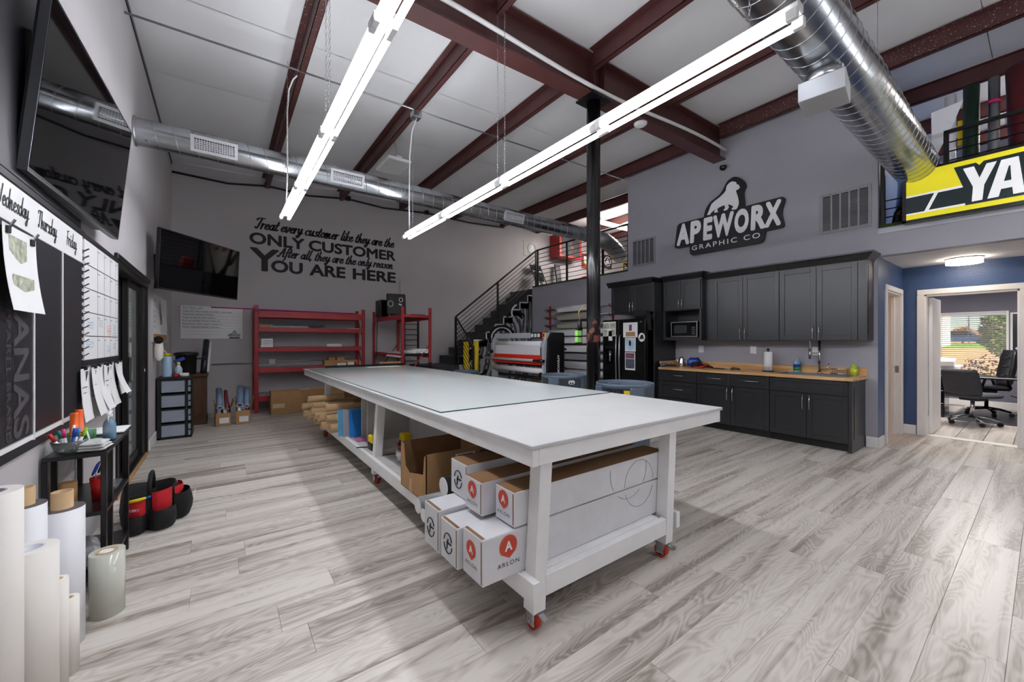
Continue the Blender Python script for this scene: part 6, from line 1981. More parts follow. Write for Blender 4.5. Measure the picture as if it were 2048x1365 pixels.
MB().cyl((6.115, 3.953, CZ + .03), (6.10, 3.962, CZ + .03), .03, n=14).build('lens', 'chrome', tr)
pt = thing('paper_towel_holder', 'white paper towel roll on a black stand', 'paper towel', (6.5, 2.44, CZ))
MB().lathe([(0, 0), (.08, 0), (.08, .012), (.0, .014)], (6.5, 2.44, CZ), 24).build('stand_base', 'black_satin', pt)
MB().pipe((6.5, 2.44, CZ + .015), (6.5, 2.44, CZ + .29), .056, .02, 26).build('paper_roll', 'paper', pt)
MB().cyl((6.5, 2.44, CZ + .012), (6.5, 2.44, CZ + .31), .008, n=10).build('rod', 'black_satin', pt)
MB().lathe([(0, 0), (.016, .006), (.02, .02), (.014, .034), (0, .038)], (6.5, 2.44, CZ + .305), 14).build('finial', 'black_satin', pt)
ds_ = thing('dish_soap', 'clear dish soap bottle with blue and green label', 'bottle', (6.63, 2.12, CZ))
MB().lathe([(0, 0), (.04, 0), (.043, .02), (.043, .12), (.034, .17), (.016, .2), (.014, .22), (0, .225)], (6.63, 2.12, CZ), 20).build('bottle', mat('soap_clear', (150, 175, 200), .12), ds_)
MB().lathe([(.0435, .03), (.0438, .08)], (6.63, 2.12, CZ), 20).build('green_label', 'green_plastic', ds_)
MB().lathe([(.0437, .08), (.0437, .12)], (6.63, 2.12, CZ), 20).build('blue_label', 'blue_plastic', ds_)
rk_ = thing('soap_caddy', 'small chrome wire soap rack beside the sink', 'rack', (6.64, 1.64, CZ))
for z in (CZ + .012, CZ + .075):
    MB().tube([(6.61, 1.56, z), (6.61, 1.73, z), (6.68, 1.73, z), (6.68, 1.56, z)], .004, 6, closed=True).build('wire_ring', 'chrome', rk_)
for k in range(7):
    yv = 1.57 + k * .026
    MB().tube([(6.61, yv, CZ + .075), (6.61, yv, CZ + .004), (6.68, yv, CZ + .004), (6.68, yv, CZ + .075)], .002, 5).build('wire', 'chrome', rk_)
hs = thing('hand_soap', 'lime green hand soap pump bottle at the worktop end', 'bottle', (6.63, 1.49, CZ))
MB().lathe([(0, 0), (.036, 0), (.04, .02), (.04, .09), (.03, .125), (.014, .135), (.013, .15)], (6.63, 1.49, CZ), 18).build('bottle', mat('lime_soap', (170, 205, 60), .15), hs)
MB().lathe([(.0405, .03), (.0405, .085)], (6.63, 1.49, CZ), 18).build('label', mat('soap_label', (225, 225, 70), .5), hs)
MB().tube([(6.63, 1.49, CZ + .15), (6.63, 1.49, CZ + .20), (6.59, 1.49, CZ + .205)], .005, 6).build('pump', 'white_plastic', hs)

# ================================================================== company sign and vents on the kitchen wall
SG = thing('company_sign', 'dark round-cornered company sign with a silver ape and letters', 'sign', (XK - .03, 3.16, 2.88))
F0 = frame((XK - .06, 0, 0), (0, -1, 0), (0, 0, 1))      # x = -y
def rounded(poly, r, k=5):
    out = []
    n = len(poly)
    for i in range(n):
        p, a, b = Vector(poly[i]), Vector(poly[i - 1]), Vector(poly[(i + 1) % n])
        da, db = (a - p), (b - p)
        rr = min(r, da.length * .45, db.length * .45)
        s, e = p + da.normalized() * rr, p + db.normalized() * rr
        for j in range(k + 1):
            t = j / k
            out.append(tuple((1 - t) ** 2 * s + 2 * t * (1 - t) * p + t * t * e))
    return out
ol = [(3.97, 3.49), (4.045, 3.05), (3.765, 2.985), (3.73, 2.875), (2.59, 2.87), (2.52, 3.01), (2.283, 3.04), (2.325, 3.267), (2.272, 3.50), (2.836, 3.515), (2.84, 3.70), (2.80, 3.84), (2.93, 4.005), (3.07, 4.01), (3.19, 3.80), (3.42, 3.70), (3.50, 3.51)]
body = [( -a, b) for a, b in [(4.035, 3.05), (3.975, 3.49), (2.272, 3.50), (2.33, 3.27), (2.283, 3.04)]]
MB().prism(rounded(body, .07), F0, -.058, 0).build('backing_board', mat('sign_dark', (30, 31, 35), .4), SG)
MB().prism(rounded([(-3.75, 3.10), (-3.74, 2.872), (-2.57, 2.872), (-2.53, 3.10)], .07), F0, -.058, -.0008).build('backing_board', 'sign_dark', SG)
ape_bk = [(-3.50, 3.45), (-3.47, 3.60), (-3.40, 3.71), (-3.22, 3.80), (-3.16, 3.88), (-3.11, 3.98), (-3.0, 4.03), (-2.90, 3.97), (-2.84, 3.90), (-2.815, 3.82), (-2.86, 3.74), (-2.845, 3.60), (-2.84, 3.45)]
MB().prism(rounded(ape_bk, .05), F0, -.058, -.0012).build('backing_board', 'sign_dark', SG)
ape = [(3.43, 3.510), (3.40, 3.575), (3.358, 3.677), (3.30, 3.715), (3.231, 3.747), (3.15, 3.80), (3.118, 3.839), (3.115, 3.88), (3.098, 3.916), (3.06, 3.945), (3.019, 3.952), (2.965, 3.925), (2.95, 3.90), (2.96, 3.888), (2.93, 3.875), (2.906, 3.835), (2.905, 3.81), (2.93, 3.795), (2.965, 3.785), (2.945, 3.72), (2.93, 3.659), (2.92, 3.60), (2.921, 3.555), (2.94, 3.505), (2.96, 3.484), (3.02, 3.490), (3.03, 3.513), (3.0, 3.535), (3.035, 3.57), (3.085, 3.60), (3.07, 3.545), (3.10, 3.512), (3.15, 3.51), (3.155, 3.53), (3.13, 3.548), (3.14, 3.60), (3.20, 3.595), (3.252, 3.58), (3.26, 3.545), (3.24, 3.515), (3.305, 3.518), (3.31, 3.54), (3.29, 3.575), (3.345, 3.545), (3.375, 3.52), (3.37, 3.508)]
MB().prism([(-a, b) for a, b in ape], F0, 0, .004).build('ape_figure', 'letter_silver', SG)
wds = [('A', 3.985, 3.745), ('P', 3.735, 3.52), ('E', 3.50, 3.33), ('W', 3.335, 2.98), ('O', 2.99, 2.755), ('R', 2.735, 2.53), ('X', 2.60, 2.345)]
wds = [('A', 3.985, 3.75), ('P', 3.735, 3.535), ('E', 3.50, 3.335), ('W', 3.325, 2.995), ('O', 2.985, 2.77), ('R', 2.745, 2.535), ('X', 2.545, 2.325)]
for ch, a, b in wds:
    text_mb(ch, frame((XK - .06, a, 3.085), (0, -1, 0), (0, 0, 1)), width=a - b, height=.385, bold=.045, thick=.004, shear=.06).build('letter', 'letter_silver', SG)
text_mb('GRAPHIC CO', frame((XK - .06, 3.70, 2.955), (0, -1, 0), (0, 0, 1)), width=1.09, height=.082, bold=.008, thick=.004, spacing=1.35).build('tagline', 'letter_silver', SG)


def wall_vent(y0, y1, z0, z1, label):
    t = thing('wall_vent', label, 'vent', (XK - .01, (y0 + y1) / 2, z0), 0, 'grey return vents on the kitchen wall')
    fm = MB()
    w = .035
    fm.box(XK - .012, XK, y0, y0 + w, z0, z1, .002).box(XK - .012, XK, y1 - w, y1, z0, z1, .002).box(XK - .012, XK, y0 + w, y1 - w, z0, z0 + w, .002).box(XK - .012, XK, y0 + w, y1 - w, z1 - w, z1, .002)
    n = 5
    cw = (y1 - y0 - 2 * w) / n
    for i in range(1, n):
        yv = y0 + w + cw * i
        fm.box(XK - .011, XK, yv - .009, yv + .009, z0 + w, z1 - w)
    fm.build('frame', mat('vent_grey', (150, 150, 156), .45), t)
    MB().box(XK - .001, XK - .0002, y0 + w, y1 - w, z0 + w, z1 - w).build('dark_back', 'board_black', t)
    lv = MB()
    m_ = int((z1 - z0 - 2 * w) / .016)
    for k in range(m_):
        z = z0 + w + .008 + k * .016
        lv.hexa([(XK - .009, y0 + w, z - .006), (XK - .002, y0 + w, z + .002), (XK - .002, y1 - w, z + .002), (XK - .009, y1 - w, z - .006),
                 (XK - .009, y0 + w, z - .0045), (XK - .002, y0 + w, z + .0035), (XK - .002, y1 - w, z + .0035), (XK - .009, y1 - w, z - .0045)])
    lv.build('louver', 'vent_grey', t)
    for yv, z in ((y0 + .12, z0 + .015), (y1 - .12, z0 + .015), (y0 + .12, z1 - .015), (y1 - .12, z1 - .015)):
        MB().cyl((XK - .014, yv, z), (XK - .011, yv, z), .006, n=8).build('screw', 'chrome', t)


wall_vent(4.465, 5.0, 2.865, 3.395, 'grey return vent nearest the loft stairs')
wall_vent(1.33, 1.875, 2.845, 3.39, 'grey return vent nearest the yellow sign')
cm = thing('security_camera', 'small black dome camera under the end of the cross beam', 'camera', (XK - .06, 3.165, 4.18))
MB().lathe([(0, -.05), (.035, -.04), (.055, -.01), (.055, .02), (0, .03)], (XK - .06, 3.165, 4.23), 18).build('dome', 'black_gloss', cm)
MB().box(XK - .06, XK, 3.14, 3.19, 4.235, 4.27, .004).build('mount', 'black_plastic', cm)

# ================================================================== stairs to the loft
SY0, SY1 = 8.2, 9.25
stt = thing('loft_stairs', 'dark grey stairs climbing along the lettered wall to the loft', 'stairs', (5.2, 8.7, 0))
def sx(n): return 6.60 - .262 * (13 - n)
for n in range(5, 14):
    MB().box(sx(n), sx(n) + .262 + .02, SY0 + .03, SY1, .2 * (n - 1) + .02 if n > 5 else .8, .2 * n, .004).build('step', 'stair_grey', stt)
MB().box(6.86, 6.872, SY0 + .03, SY1, 2.6, LOFT).build('top_riser', 'stair_grey', stt)
MB().box(3.70, 4.50, SY0, SY1, .6, .8, .004).build('landing', 'stair_grey', stt)
for k, z in enumerate((.6, .4, .2)):
    MB().box(3.70, 4.36, SY0 - .262 * (k + 1), SY0 - .262 * k, 0, z, .004).build('step', 'stair_grey', stt)
# wall under the flight, painted with graffiti
poly = [(4.42, 0), (6.715, 0), (6.715, 2.6)]
for n in range(13, 4, -1):
    poly += [(sx(n), .2 * n), (sx(n), .2 * (n - 1))]
poly += [(4.42, .8)]
pp = []
for p in poly:
    if not pp or (Vector(p) - Vector(pp[-1])).length > 1e-4: pp.append(p)
fS = frame((0, SY0 + .03, 0), (1, 0, 0), (0, 0, 1))


def graffiti():
    m = bpy.data.materials.new('graffiti_paint'); m.use_nodes = True
    nt, b = nodes_of(m); L = nt.links.new
    tc = nt.nodes.new('ShaderNodeTexCoord')
    n = nt.nodes.new('ShaderNodeTexNoise'); n.inputs['Scale'].default_value = 1.6; n.inputs['Detail'].default_value = 2; n.inputs['Distortion'].default_value = 2.2
    L(tc.outputs['Object'], n.inputs['Vector'])
    w = nt.nodes.new('ShaderNodeTexWave'); w.inputs['Scale'].default_value = 1.1; w.inputs['Distortion'].default_value = 9; w.inputs['Detail'].default_value = 1
    L(tc.outputs['Object'], w.inputs['Vector'])
    mx = nt.nodes.new('ShaderNodeMath'); mx.operation = 'ADD'; L(n.outputs['Fac'], mx.inputs[0]); L(w.outputs['Fac'], mx.inputs[1])
    rp = ramp(nt, [(.0, (20, 20, 22)), (.32, (24, 24, 26)), (.36, (205, 205, 208)), (.42, (96, 97, 102)), (.62, (60, 61, 66)), (.66, (14, 14, 15)), (.74, (120, 121, 126)), (.9, (190, 190, 194))])
    rp.color_ramp.interpolation = 'EASE'
    h = nt.nodes.new('ShaderNodeMath'); h.operation = 'MULTIPLY'; h.inputs[1].default_value = .62; L(mx.outputs[0], h.inputs[0])
    L(h.outputs[0], rp.inputs[0]); L(rp.outputs[0], b.inputs['Base Color'])
    b.inputs['Roughness'].default_value = .6
    return m


MB().prism(pp, fS, -.02, .0).build('painted_side_wall', graffiti(), stt)
tr_ = MB()
for n in range(13, 5, -1):
    tr_.box(sx(n) - .03, sx(n) + .0, SY0 + .022, SY0 + .028, .2 * (n - 1) - .03, .2 * n)
    tr_.box(sx(n) - .03, sx(n) + .262, SY0 + .022, SY0 + .0285, .2 * n - .03, .2 * n)
tr_.build('stepped_trim', 'trim_white', stt)
# graffiti letter shapes standing out in relief-free paint: bold rounded forms
gb = MB()
f = frame((0, SY0 + .0295, 0), (1, 0, 0), (0, 0, 1))
for (cx, cz, r, a0, a1, w) in ((5.75, 1.45, .38, 20, 200, .07), (5.75, 1.45, .26, 10, 190, .05), (5.0, .75, .3, 60, 330, .08), (5.35, 1.0, .5, 100, 190, .06), (6.2, 1.9, .3, 30, 170, .06)):
    pts = [Vector((cx + r * math.cos(R(a0 + (a1 - a0) * k / 16)), cz + r * .8 * math.sin(R(a0 + (a1 - a0) * k / 16)))) for k in range(17)]
    ribbon(gb, pts, w, f, .0105)
gb.build('painted_stroke', 'ink_black', stt)
gb = MB()
for (cx, cz, r, a0, a1, w) in ((5.75, 1.45, .32, 25, 180, .035), (5.0, .75, .22, 80, 300, .03), (6.35, 2.1, .3, 120, 200, .04)):
    pts = [Vector((cx + r * math.cos(R(a0 + (a1 - a0) * k / 16)), cz + r * .8 * math.sin(R(a0 + (a1 - a0) * k / 16)))) for k in range(17)]
    ribbon(gb, pts, w, f, .012)
gb.build('painted_highlight', 'letter_silver', stt)

rl = thing('stair_railing', 'black metal stair railing with thin parallel bars', 'railing', (5.4, 8.15, .8))
RY = 8.17
PS = [(6.83, 2.80, 3.80), (5.578, 1.80, 2.83), (4.394, .80, 1.93)]
for x, z0, z1 in PS:
    MB().box(x - .022, x + .022, RY - .022, RY + .022, z0, z1, .003).build('post', 'black_paint', rl)
MB().tube([(4.394, RY, 1.93), (6.83, RY, 3.80)], .022, 8).build('top_rail', 'black_paint', rl)
for k in range(1, 9):
    d = .105 * k
    MB().tube([(4.394, RY, 1.93 - d), (6.83, RY, 3.80 - d)], .0075, 6).build('bar', 'black_paint', rl)
r2 = thing('stair_railing', 'short black railing beside the lowest steps', 'railing', (4.4, 7.75, 0))
MB().box(4.38, 4.42, 7.36, 7.40, 0, 1.24, .003).build('post', 'black_paint', r2)
MB().tube([(4.40, 8.14, 1.90), (4.40, 7.38, 1.24)], .022, 8).build('top_rail', 'black_paint', r2)
for k in range(1, 9):
    d = .105 * k
    MB().tube([(4.40, 8.14, 1.90 - d), (4.40, 7.38, 1.24 - d)], .0075, 6).build('bar', 'black_paint', r2)
MB().tube([(4.40, 8.14, 1.9), (4.40, 8.14, .82)], .01, 6).build('end_bar', 'black_paint', r2)
r3 = thing('loft_railing', 'black metal railing along the loft edge above the vinyl rolls', 'railing', (6.8, 6.6, LOFT))
for yv in (8.08, 6.98, 5.85, 5.16):
    MB().box(6.80, 6.84, yv - .022, yv + .022, LOFT, 3.80, .003).build('post', 'black_paint', r3)
MB().tube([(6.82, 8.14, 3.80), (6.82, 5.12, 3.80)], .022, 8).build('top_rail', 'black_paint', r3)
for k in range(8):
    MB().tube([(6.82, 8.08, 2.93 + k * .107), (6.82, 5.12, 2.93 + k * .107)], .0075, 6).build('bar', 'black_paint', r3)

# yellow tubes by the stairs
for i, (x, yv) in enumerate(((4.545, 7.95), (4.80, 7.93))):
    t = thing('yellow_tube', 'bright yellow tube standing by the stairs, %s' % ('behind the short railing' if i == 0 else 'with a white cap'), 'tube', (x, yv, 0), 0, 'yellow tubes by the stairs')
    MB().cyl((x, yv, .001), (x, yv, 1.35), .062, n=24).build('tube', 'yellow_plastic', t)
    if i: MB().cyl((x, yv, 1.35), (x, yv, 1.40), .064, n=24).build('cap', 'white_plastic', t)

# ================================================================== laminator
lm = thing('laminator', 'grey wide-format roll laminator with red guard and black side panel', 'laminator', (5.05, 6.55, 0))
mat('machine_grey', (186, 192, 198), .4, var=.03); mat('guard_red', (226, 52, 34), .35)
ly0, ly1, lx0, lx1 = 5.62, 7.5, 4.93, 5.42
# near side panel (black, facing the viewer) and far side panel (grey)
ps = [(lx0 + .05, .12), (lx1, .12), (lx1, 1.50), (lx1 - .02, 1.53), (lx0 + .18, 1.53), (lx0 + .10, 1.40), (lx0 + .08, 1.0)]
fN = frame((0, ly0, 0), (1, 0, 0), (0, 0, 1))
MB().prism(ps, fN, -.07, .0).build('side_panel', 'black_satin', lm)
fm = frame((0, ly1, 0), (1, 0, 0), (0, 0, 1))
MB().prism(ps, fm, -.07, 0).build('side_panel', 'machine_grey', lm)
MB().prism([(lx0 + .02, .55), (lx0 + .14, .55), (lx0 + .20, 1.53), (lx0 + .10, 1.53), (lx0 + .02, 1.25)], frame((0, ly0 + .10, 0), (1, 0, 0), (0, 0, 1)), -.03, .03).build('front_arm', 'machine_grey', lm)
MB().prism([(lx0 + .02, .55), (lx0 + .14, .55), (lx0 + .20, 1.53), (lx0 + .10, 1.53), (lx0 + .02, 1.25)], frame((0, ly1 - .06, 0), (1, 0, 0), (0, 0, 1)), -.03, .03).build('front_arm', 'machine_grey', lm)
MB().box(lx0 + .08, lx0 + .22, ly0 + .07, ly1 - .03, 1.42, 1.53, .01).build('top_beam', 'machine_grey', lm)
c_ = MB().obox((lx0 + .075, ly0 + .36, 1.475), (.02, .34, .12), (0, 0, 0), .004).build('control_panel', 'black_plastic', lm)
for k in range(3):
    MB().box(lx0 + .061, lx0 + .066, ly0 + .24 + k * .1, ly0 + .31 + k * .1, 1.44, 1.51).build('button_pad', 'ink_white', c_)
e_ = MB().cyl((lx0 + .07, ly0 + .13, 1.475), (lx0 + .035, ly0 + .13, 1.475), .035, n=18).build('emergency_stop', 'red_plastic', lm)
MB().cyl((lx0 + .078, ly0 + .13, 1.475), (lx0 + .06, ly0 + .13, 1.475), .05, n=18).build('stop_collar', 'yellow_plastic', lm)
MB().cyl((lx0 + .09, ly0 + .18, 1.30), (lx0 + .09, ly1 - .13, 1.30), .065, n=20).build('upper_roll', 'vinyl_white', lm)
MB().box(lx0 + .03, lx0 + .034, ly0 + .2, ly1 - .15, 1.09, 1.32).build('vinyl_sheet', 'vinyl_white', lm)
MB().box(lx0 + .0, lx0 + .05, ly0 + .15, ly1 - .1, .955, 1.09, .012).build('red_guard', 'guard_red', lm)
MB().box(lx0 - .02, lx0 + .08, ly0 + .15, ly1 - .1, .90, .95, .006).build('feed_slot', 'guard_red', lm)
MB().tube([(lx0 - .06, ly0 - .02, .985), (lx0 - .06, ly1 + .12, .985)], .026, 12).build('front_bar', 'machine_grey', lm)
MB().tube([(lx0 - .06, ly0 - .02, .985), (lx0 - .06, ly0 + .28, .985)], .029, 12).build('bar_grip', 'black_plastic', lm)
MB().cyl((lx0 + .05, ly0 + .1, .78), (lx0 + .05, ly1 - .05, .78), .055, n=20).build('lower_roll', 'vinyl_white', lm)
MB().cyl((lx0 + .2, ly0 + .05, .62), (lx0 + .2, ly1 - .05, .62), .035, n=16).build('wind_shaft', 'black_plastic', lm)
MB().box(lx0 + .12, lx1 - .05, ly0 + .02, ly1 - .06, .0, .12, .01).build('base_frame', 'black_satin', lm)
MB().box(lx0 + .1, lx0 + .16, ly0 + .07, ly1 - .05, .86, .90).build('table_edge', 'black_satin', lm)
for z in (1.18, .80):
    MB().lathe([(0, 0), (.04, 0), (.045, .03), (.02, .05), (0, .05)], (lx1 + .02, ly0 + .02, z), 14).build('adjust_knob', 'black_plastic', lm)
for yv, z in ((ly1 - .04, 1.13), (ly0 + .12, .72)):
    MB().cyl((lx0 + .02, yv, z), (lx0 - .03, yv, z), .04, n=16).build('hand_wheel', 'black_plastic', lm)
text_mb('APEWORX', frame((lx0 + .30, ly0 - .001, 1.10), (0, 0, -1), (1, 0, 0)), width=.42, height=.06, bold=.03, thick=.002).build('side_lettering', 'ink_white', lm)
for x in (lx0 + .18, lx1 - .08):
    for yv in (ly0 + .06, ly1 - .12):
        MB().cyl((x, yv, .0), (x, yv, .02), .04, n=12).build('foot', 'black_plastic', lm)
for i, (dy, r) in enumerate(((.55, .05), (.75, .04), (1.0, .045))):
    o = MB().pipe((lx0 + .62, ly0 + dy, .001), (lx0 + .62, ly0 + dy, .85), r, r * .7, 16).build('core_tube', 'core_board' if i else 'paper'); tag(o, ['white tube standing behind the laminator', 'brown tube standing behind the laminator, thinner', 'brown tube standing behind the laminator, thicker'][i], 'tube')

# ================================================================== vinyl roll rack on the loft wall
vr = thing('roll_rack', 'red bracketed wall rack for vinyl rolls beneath the loft', 'rack', (6.65, 6.4, .5))
for yv in (7.46, 5.47):
    for z0, z1 in ((.45, 2.24),):
        b = MB().box(6.68, XK - .001, yv - .02, yv + .02, z0, z1, .003).build('upright', 'rack_red', vr)
    for k, z in enumerate((2.14, 1.95, 1.75, 1.59, 1.40, 1.20, 1.02, .83, .64)):
        MB().tube([(6.70, yv, z - .03), (6.62, yv, z - .045), (6.58, yv, z - .03), (6.57, yv, z + .02)], .010, 6).build('hook', 'rack_red', b)
mat('vinyl_silver', (176, 178, 184), .35, var=.05); mat('vinyl_beige', (172, 170, 156), .4, var=.05)
ms = ['vinyl_white', 'vinyl_beige', 'vinyl_beige', 'vinyl_white', 'vinyl_white', 'vinyl_white', 'vinyl_silver', 'vinyl_white', 'vinyl_white']
nms = ['topmost', 'second from the top', 'third from the top', 'fourth from the top', 'fifth from the top', 'fourth from the bottom', 'third from the bottom', 'second from the bottom', 'lowest']
for k, z in enumerate((2.14, 1.95, 1.75, 1.59, 1.40, 1.20, 1.02, .83, .64)):
    t = thing('hung_vinyl_roll', '%s vinyl roll on the red wall rack, %s' % ('greyish' if ms[k] != 'vinyl_white' else 'white', nms[k]), 'roll', (6.6, 6.4, z - .07), 0, 'vinyl rolls on the wall rack')
    r = .065 if k % 3 else .055
    y0, y1 = (5.75, 7.12) if k < 3 else (5.6, 7.3)
    MB().cyl((6.60, y0, z), (6.60, y1 + .06 * (k % 2), z), r, n=22).build('roll', ms[k], t)
    MB().cyl((6.60, 5.38, z), (6.60, 7.56, z), .016, n=10).build('core_rod', 'steel', t)
    MB().box(6.60 - r - .003, 6.60 - r, y0 + .1, y1 - .1, z - .10 if k in (3, 7) else z - .085, z).build('hanging_edge', ms[k], t)

# ================================================================== rubbish bins
def bin_(x, yv, ztop, rr, label, eyes):
    t = thing('round_bin', label, 'bin', (x, yv, 0), 0, 'large round bins by the column')
    mb = MB().lathe([(0, .09), (rr * .80, .09), (rr * .82, .1), (rr * .955, ztop - .05), (rr * 1.0, ztop - .045), (rr * 1.0, ztop - .008), (rr * .985, ztop), (rr * .95, ztop - .005), (rr * .93, ztop - .03), (rr * .79, .12), (0, .12)], (x, yv, 0), 40)
    mb.build('body', 'grey_bin', t)
    for k in range(4):
        a = R(-100) + k * R(90) + (.5 if eyes else -.3)
        c = Vector((x + rr * .93 * math.cos(a), yv + rr * .93 * math.sin(a), ztop - .11))
        MB().obox(c, (.05, .16, .16), (0, 0, a), .012).build('grip_handle', 'grey_bin', t)
    dl = MB().lathe([(rr * .55, .06), (rr * .75, .06), (rr * .75, .09), (rr * .55, .09)], (x, yv, 0), 30)
    dl.build('dolly', 'black_plastic', t)
    for k in range(4):
        a = k * math.pi / 2 + .4
        MB().cyl((x + rr * .6 * math.cos(a) - .012, yv + rr * .6 * math.sin(a), .03), (x + rr * .6 * math.cos(a) + .012, yv + rr * .6 * math.sin(a), .03), .03, n=14).build('dolly_wheel', 'black_plastic', t)
    return t


def on_can(x, yv, rr, a, z): return Vector((x + rr * math.cos(a), yv + rr * math.sin(a), z))
c1x, c1y, c1r, c1z = 3.97, 4.12, .325, .885
t = bin_(c1x, c1y, c1z, c1r, 'round blue-grey bin with sticker eyes beyond the column', True)
for a, m, w in ((R(-160), 'amber', .035), (R(-152), 'amber', .035), (R(-118), 'ink_white', .03), (R(-112), 'ink_white', .03)):
    p = on_can(c1x, c1y, c1r * .955, a, c1z - .085)
    fr2 = frame(p, (-math.sin(a), math.cos(a), 0), (0, 0, 1))
    d = MB().prism([(w * math.cos(2 * math.pi * k / 16), w * math.sin(2 * math.pi * k / 16)) for k in range(16)], fr2, 0, .004).build('sticker_eye', m, t)
    MB().prism([(w * .4 * math.cos(2 * math.pi * k / 12), -.01 + w * .4 * math.sin(2 * math.pi * k / 12)) for k in range(12)], fr2, .004, .006).build('pupil', 'ink_black', d)
c2x, c2y, c2r, c2z = 3.63, 2.80, .315, .905
t = bin_(c2x, c2y, c2z, c2r, 'round blue-grey bin printed BRUTE in front of the column', False)
for i, ch in enumerate('BRUTE'):
    a = R(-178) + i * R(7)
    text_mb(ch, frame(on_can(c2x, c2y, c2r * .965, a, c2z - .09), (-math.sin(a), math.cos(a), 0), (0, 0, 1)), height=.038, bold=.04, thick=.003).build('letter', 'ink_black', t)
for i, (a, m) in enumerate(((R(-138), 'yellow_plastic'), (R(-127), 'job_print'), (R(-117), 'yellow_plastic'))):
    p = on_can(c2x, c2y, c2r * .965, a, c2z - .11)
    MB().prism([(-.03, -.03), (.03, -.03), (.03, .05), (-.03, .05)], frame(p, (-math.sin(a), math.cos(a), 0), (0, 0, 1)), 0, .003).build('sticker', m, t)

t = bin_(3.98, 6.95, .77, .25, 'smaller round grey bin beyond the far end of the table', False)

# handheld unit hanging on the column
hu = thing('hanging_unit', 'green and black handheld battery unit hanging beside the column', 'device', (3.5, 3.36, 1.33))
mat('lime_green', (150, 222, 110), .45)
q = Vector((3.50, 3.38, 0))
MB().box(q.x - .045, q.x + .045, q.y - .025, q.y + .025, 1.335, 1.505, .008).build('case', 'black_plastic', hu)
MB().box(q.x - .048, q.x + .03, q.y - .028, q.y + .02, 1.345, 1.415, .006).build('lower_panel', 'lime_green', hu)
MB().box(q.x - .048, q.x + .03, q.y - .028, q.y + .02, 1.425, 1.495, .006).build('upper_panel', 'lime_green', hu)
MB().tube([(q.x + .02, q.y, 1.5), (q.x + .02, q.y, 1.62)], [.03, .024], 10).build('neck', 'black_plastic', hu)
MB().tube([(q.x + .02, q.y, 1.62), (q.x + .0, q.y, 1.72), (q.x + .04, q.y - .02, 1.78), (q.x + .09, q.y - .05, 1.80)], .006, 8).build('hook', 'amber', hu)

# ================================================================== loft, stair side
def loft_poster(x0, x1, z0, z1, m, label, ring=True):
    t = thing('loft_poster', label, 'poster', ((x0 + x1) / 2, YB - .01, z0), 0)
    MB().box(x0, x1, YB - .015, YB - .0005, z0, z1, .003).build('panel', m, t)
    if ring:
        cx, cz, r = (x0 + x1) / 2, (z0 + z1) / 2 + .02, (z1 - z0) * .34
        MB().tube([(cx + r * math.cos(2 * math.pi * k / 24), YB - .017, cz + r * math.sin(2 * math.pi * k / 24)) for k in range(24)], .018, 6, closed=True).build('ring_mark', 'ink_white', t)
        MB().prism([(-.1, -.06), (-.03, .1), (.04, .12), (.1, -.06)], wall_back_f(cx, cz, .016), 0, .002).build('ape_mark', 'ink_white', t)
        text_mb('APEWORX', wall_back_f(cx - r * .9, cz - r * .75, .016), width=r * 1.8, height=r * .36, bold=.03, thick=.003).build('name', 'ink_white', t)
    return t


loft_poster(7.36, 8.0, 3.96, 4.42, mat('poster_silver', (190, 186, 184), .5, var=.1), 'silver poster with round ape emblem above the stair top')
loft_poster(10.95, 11.43, 3.97, 4.45, mat('poster_brown', (78, 62, 60), .6), 'dark brown poster with round ape emblem in the loft')
t = loft_poster(9.87, 10.4, 3.85, 4.36, mat('poster_red', (140, 60, 52), .6), 'red and yellow cartoon-like poster in the loft', False)
MB().prism([(-.16, -.1), (.16, -.1), (.16, .12), (-.16, .12)], wall_back_f(10.13, 4.15, .016), 0, .002).build('white_patch', 'ink_white', t)
MB().prism([(-.12, -.16), (.12, -.16), (.12, -.08), (-.12, -.08)], wall_back_f(10.13, 4.13, .016), .002, .004).build('yellow_patch', 'yellow_plastic', t)
t = loft_poster(12.06, 12.5, 3.95, 4.33, 'yellow_plastic', 'yellow and black sign with a letter N at the loft wall end', False)
MB().box(12.1, 12.46, YB - .018, YB - .015, 3.99, 4.29).build('dark_field', 'ink_black', t)
text_mb('N', wall_back_f(12.15, 4.03, .019), width=.2, height=.2, bold=.04, thick=.002).build('letter', 'ink_white', t)
rc = thing('red_locker', 'red wall cabinet with dark mesh doors up in the loft', 'cabinet', (8.95, 9.2, 4.0))
MB().box(8.43, 9.42, 8.95, YB - .001, 4.0, 4.72, .01).build('body', mat('locker_red', (176, 36, 36), .4), rc)
MB().box(8.53, 8.96, 8.94, 8.952, 4.06, 4.66, .004).build('door', 'board_black', rc)
MB().box(8.98, 9.32, 8.94, 8.952, 4.06, 4.66, .004).build('door', 'board_black', rc)
for x in (8.94, 9.0):
    MB().box(x - .008, x + .008, 8.93, 8.94, 4.3, 4.42).build('latch', 'chrome', rc)
fc2 = thing('folding_chair', 'black folding chair leaning at the top of the stairs', 'chair', (7.55, 8.9, LOFT))
for x in (7.45, 7.62, 7.68, 7.85):
    MB().tube([(x, 8.75, LOFT + .001), (x + .01, 9.2, 3.62), (x + .02, 9.22, 3.68)], .014, 8).build('frame_tube', 'black_paint', fc2)
MB().obox((7.66, 9.05, 3.30), (.38, .03, .3), (R(-22), 0, 0), .01).build('seat', 'black_fabric', fc2)
MB().obox((7.66, 9.18, 3.58), (.36, .03, .18), (R(-22), 0, 0), .01).build('backrest', 'black_fabric', fc2)
lw = thing('leaning_plank', 'tall black plank leaning in the loft under the red cabinet', 'plank', (8.6, 9.2, LOFT))
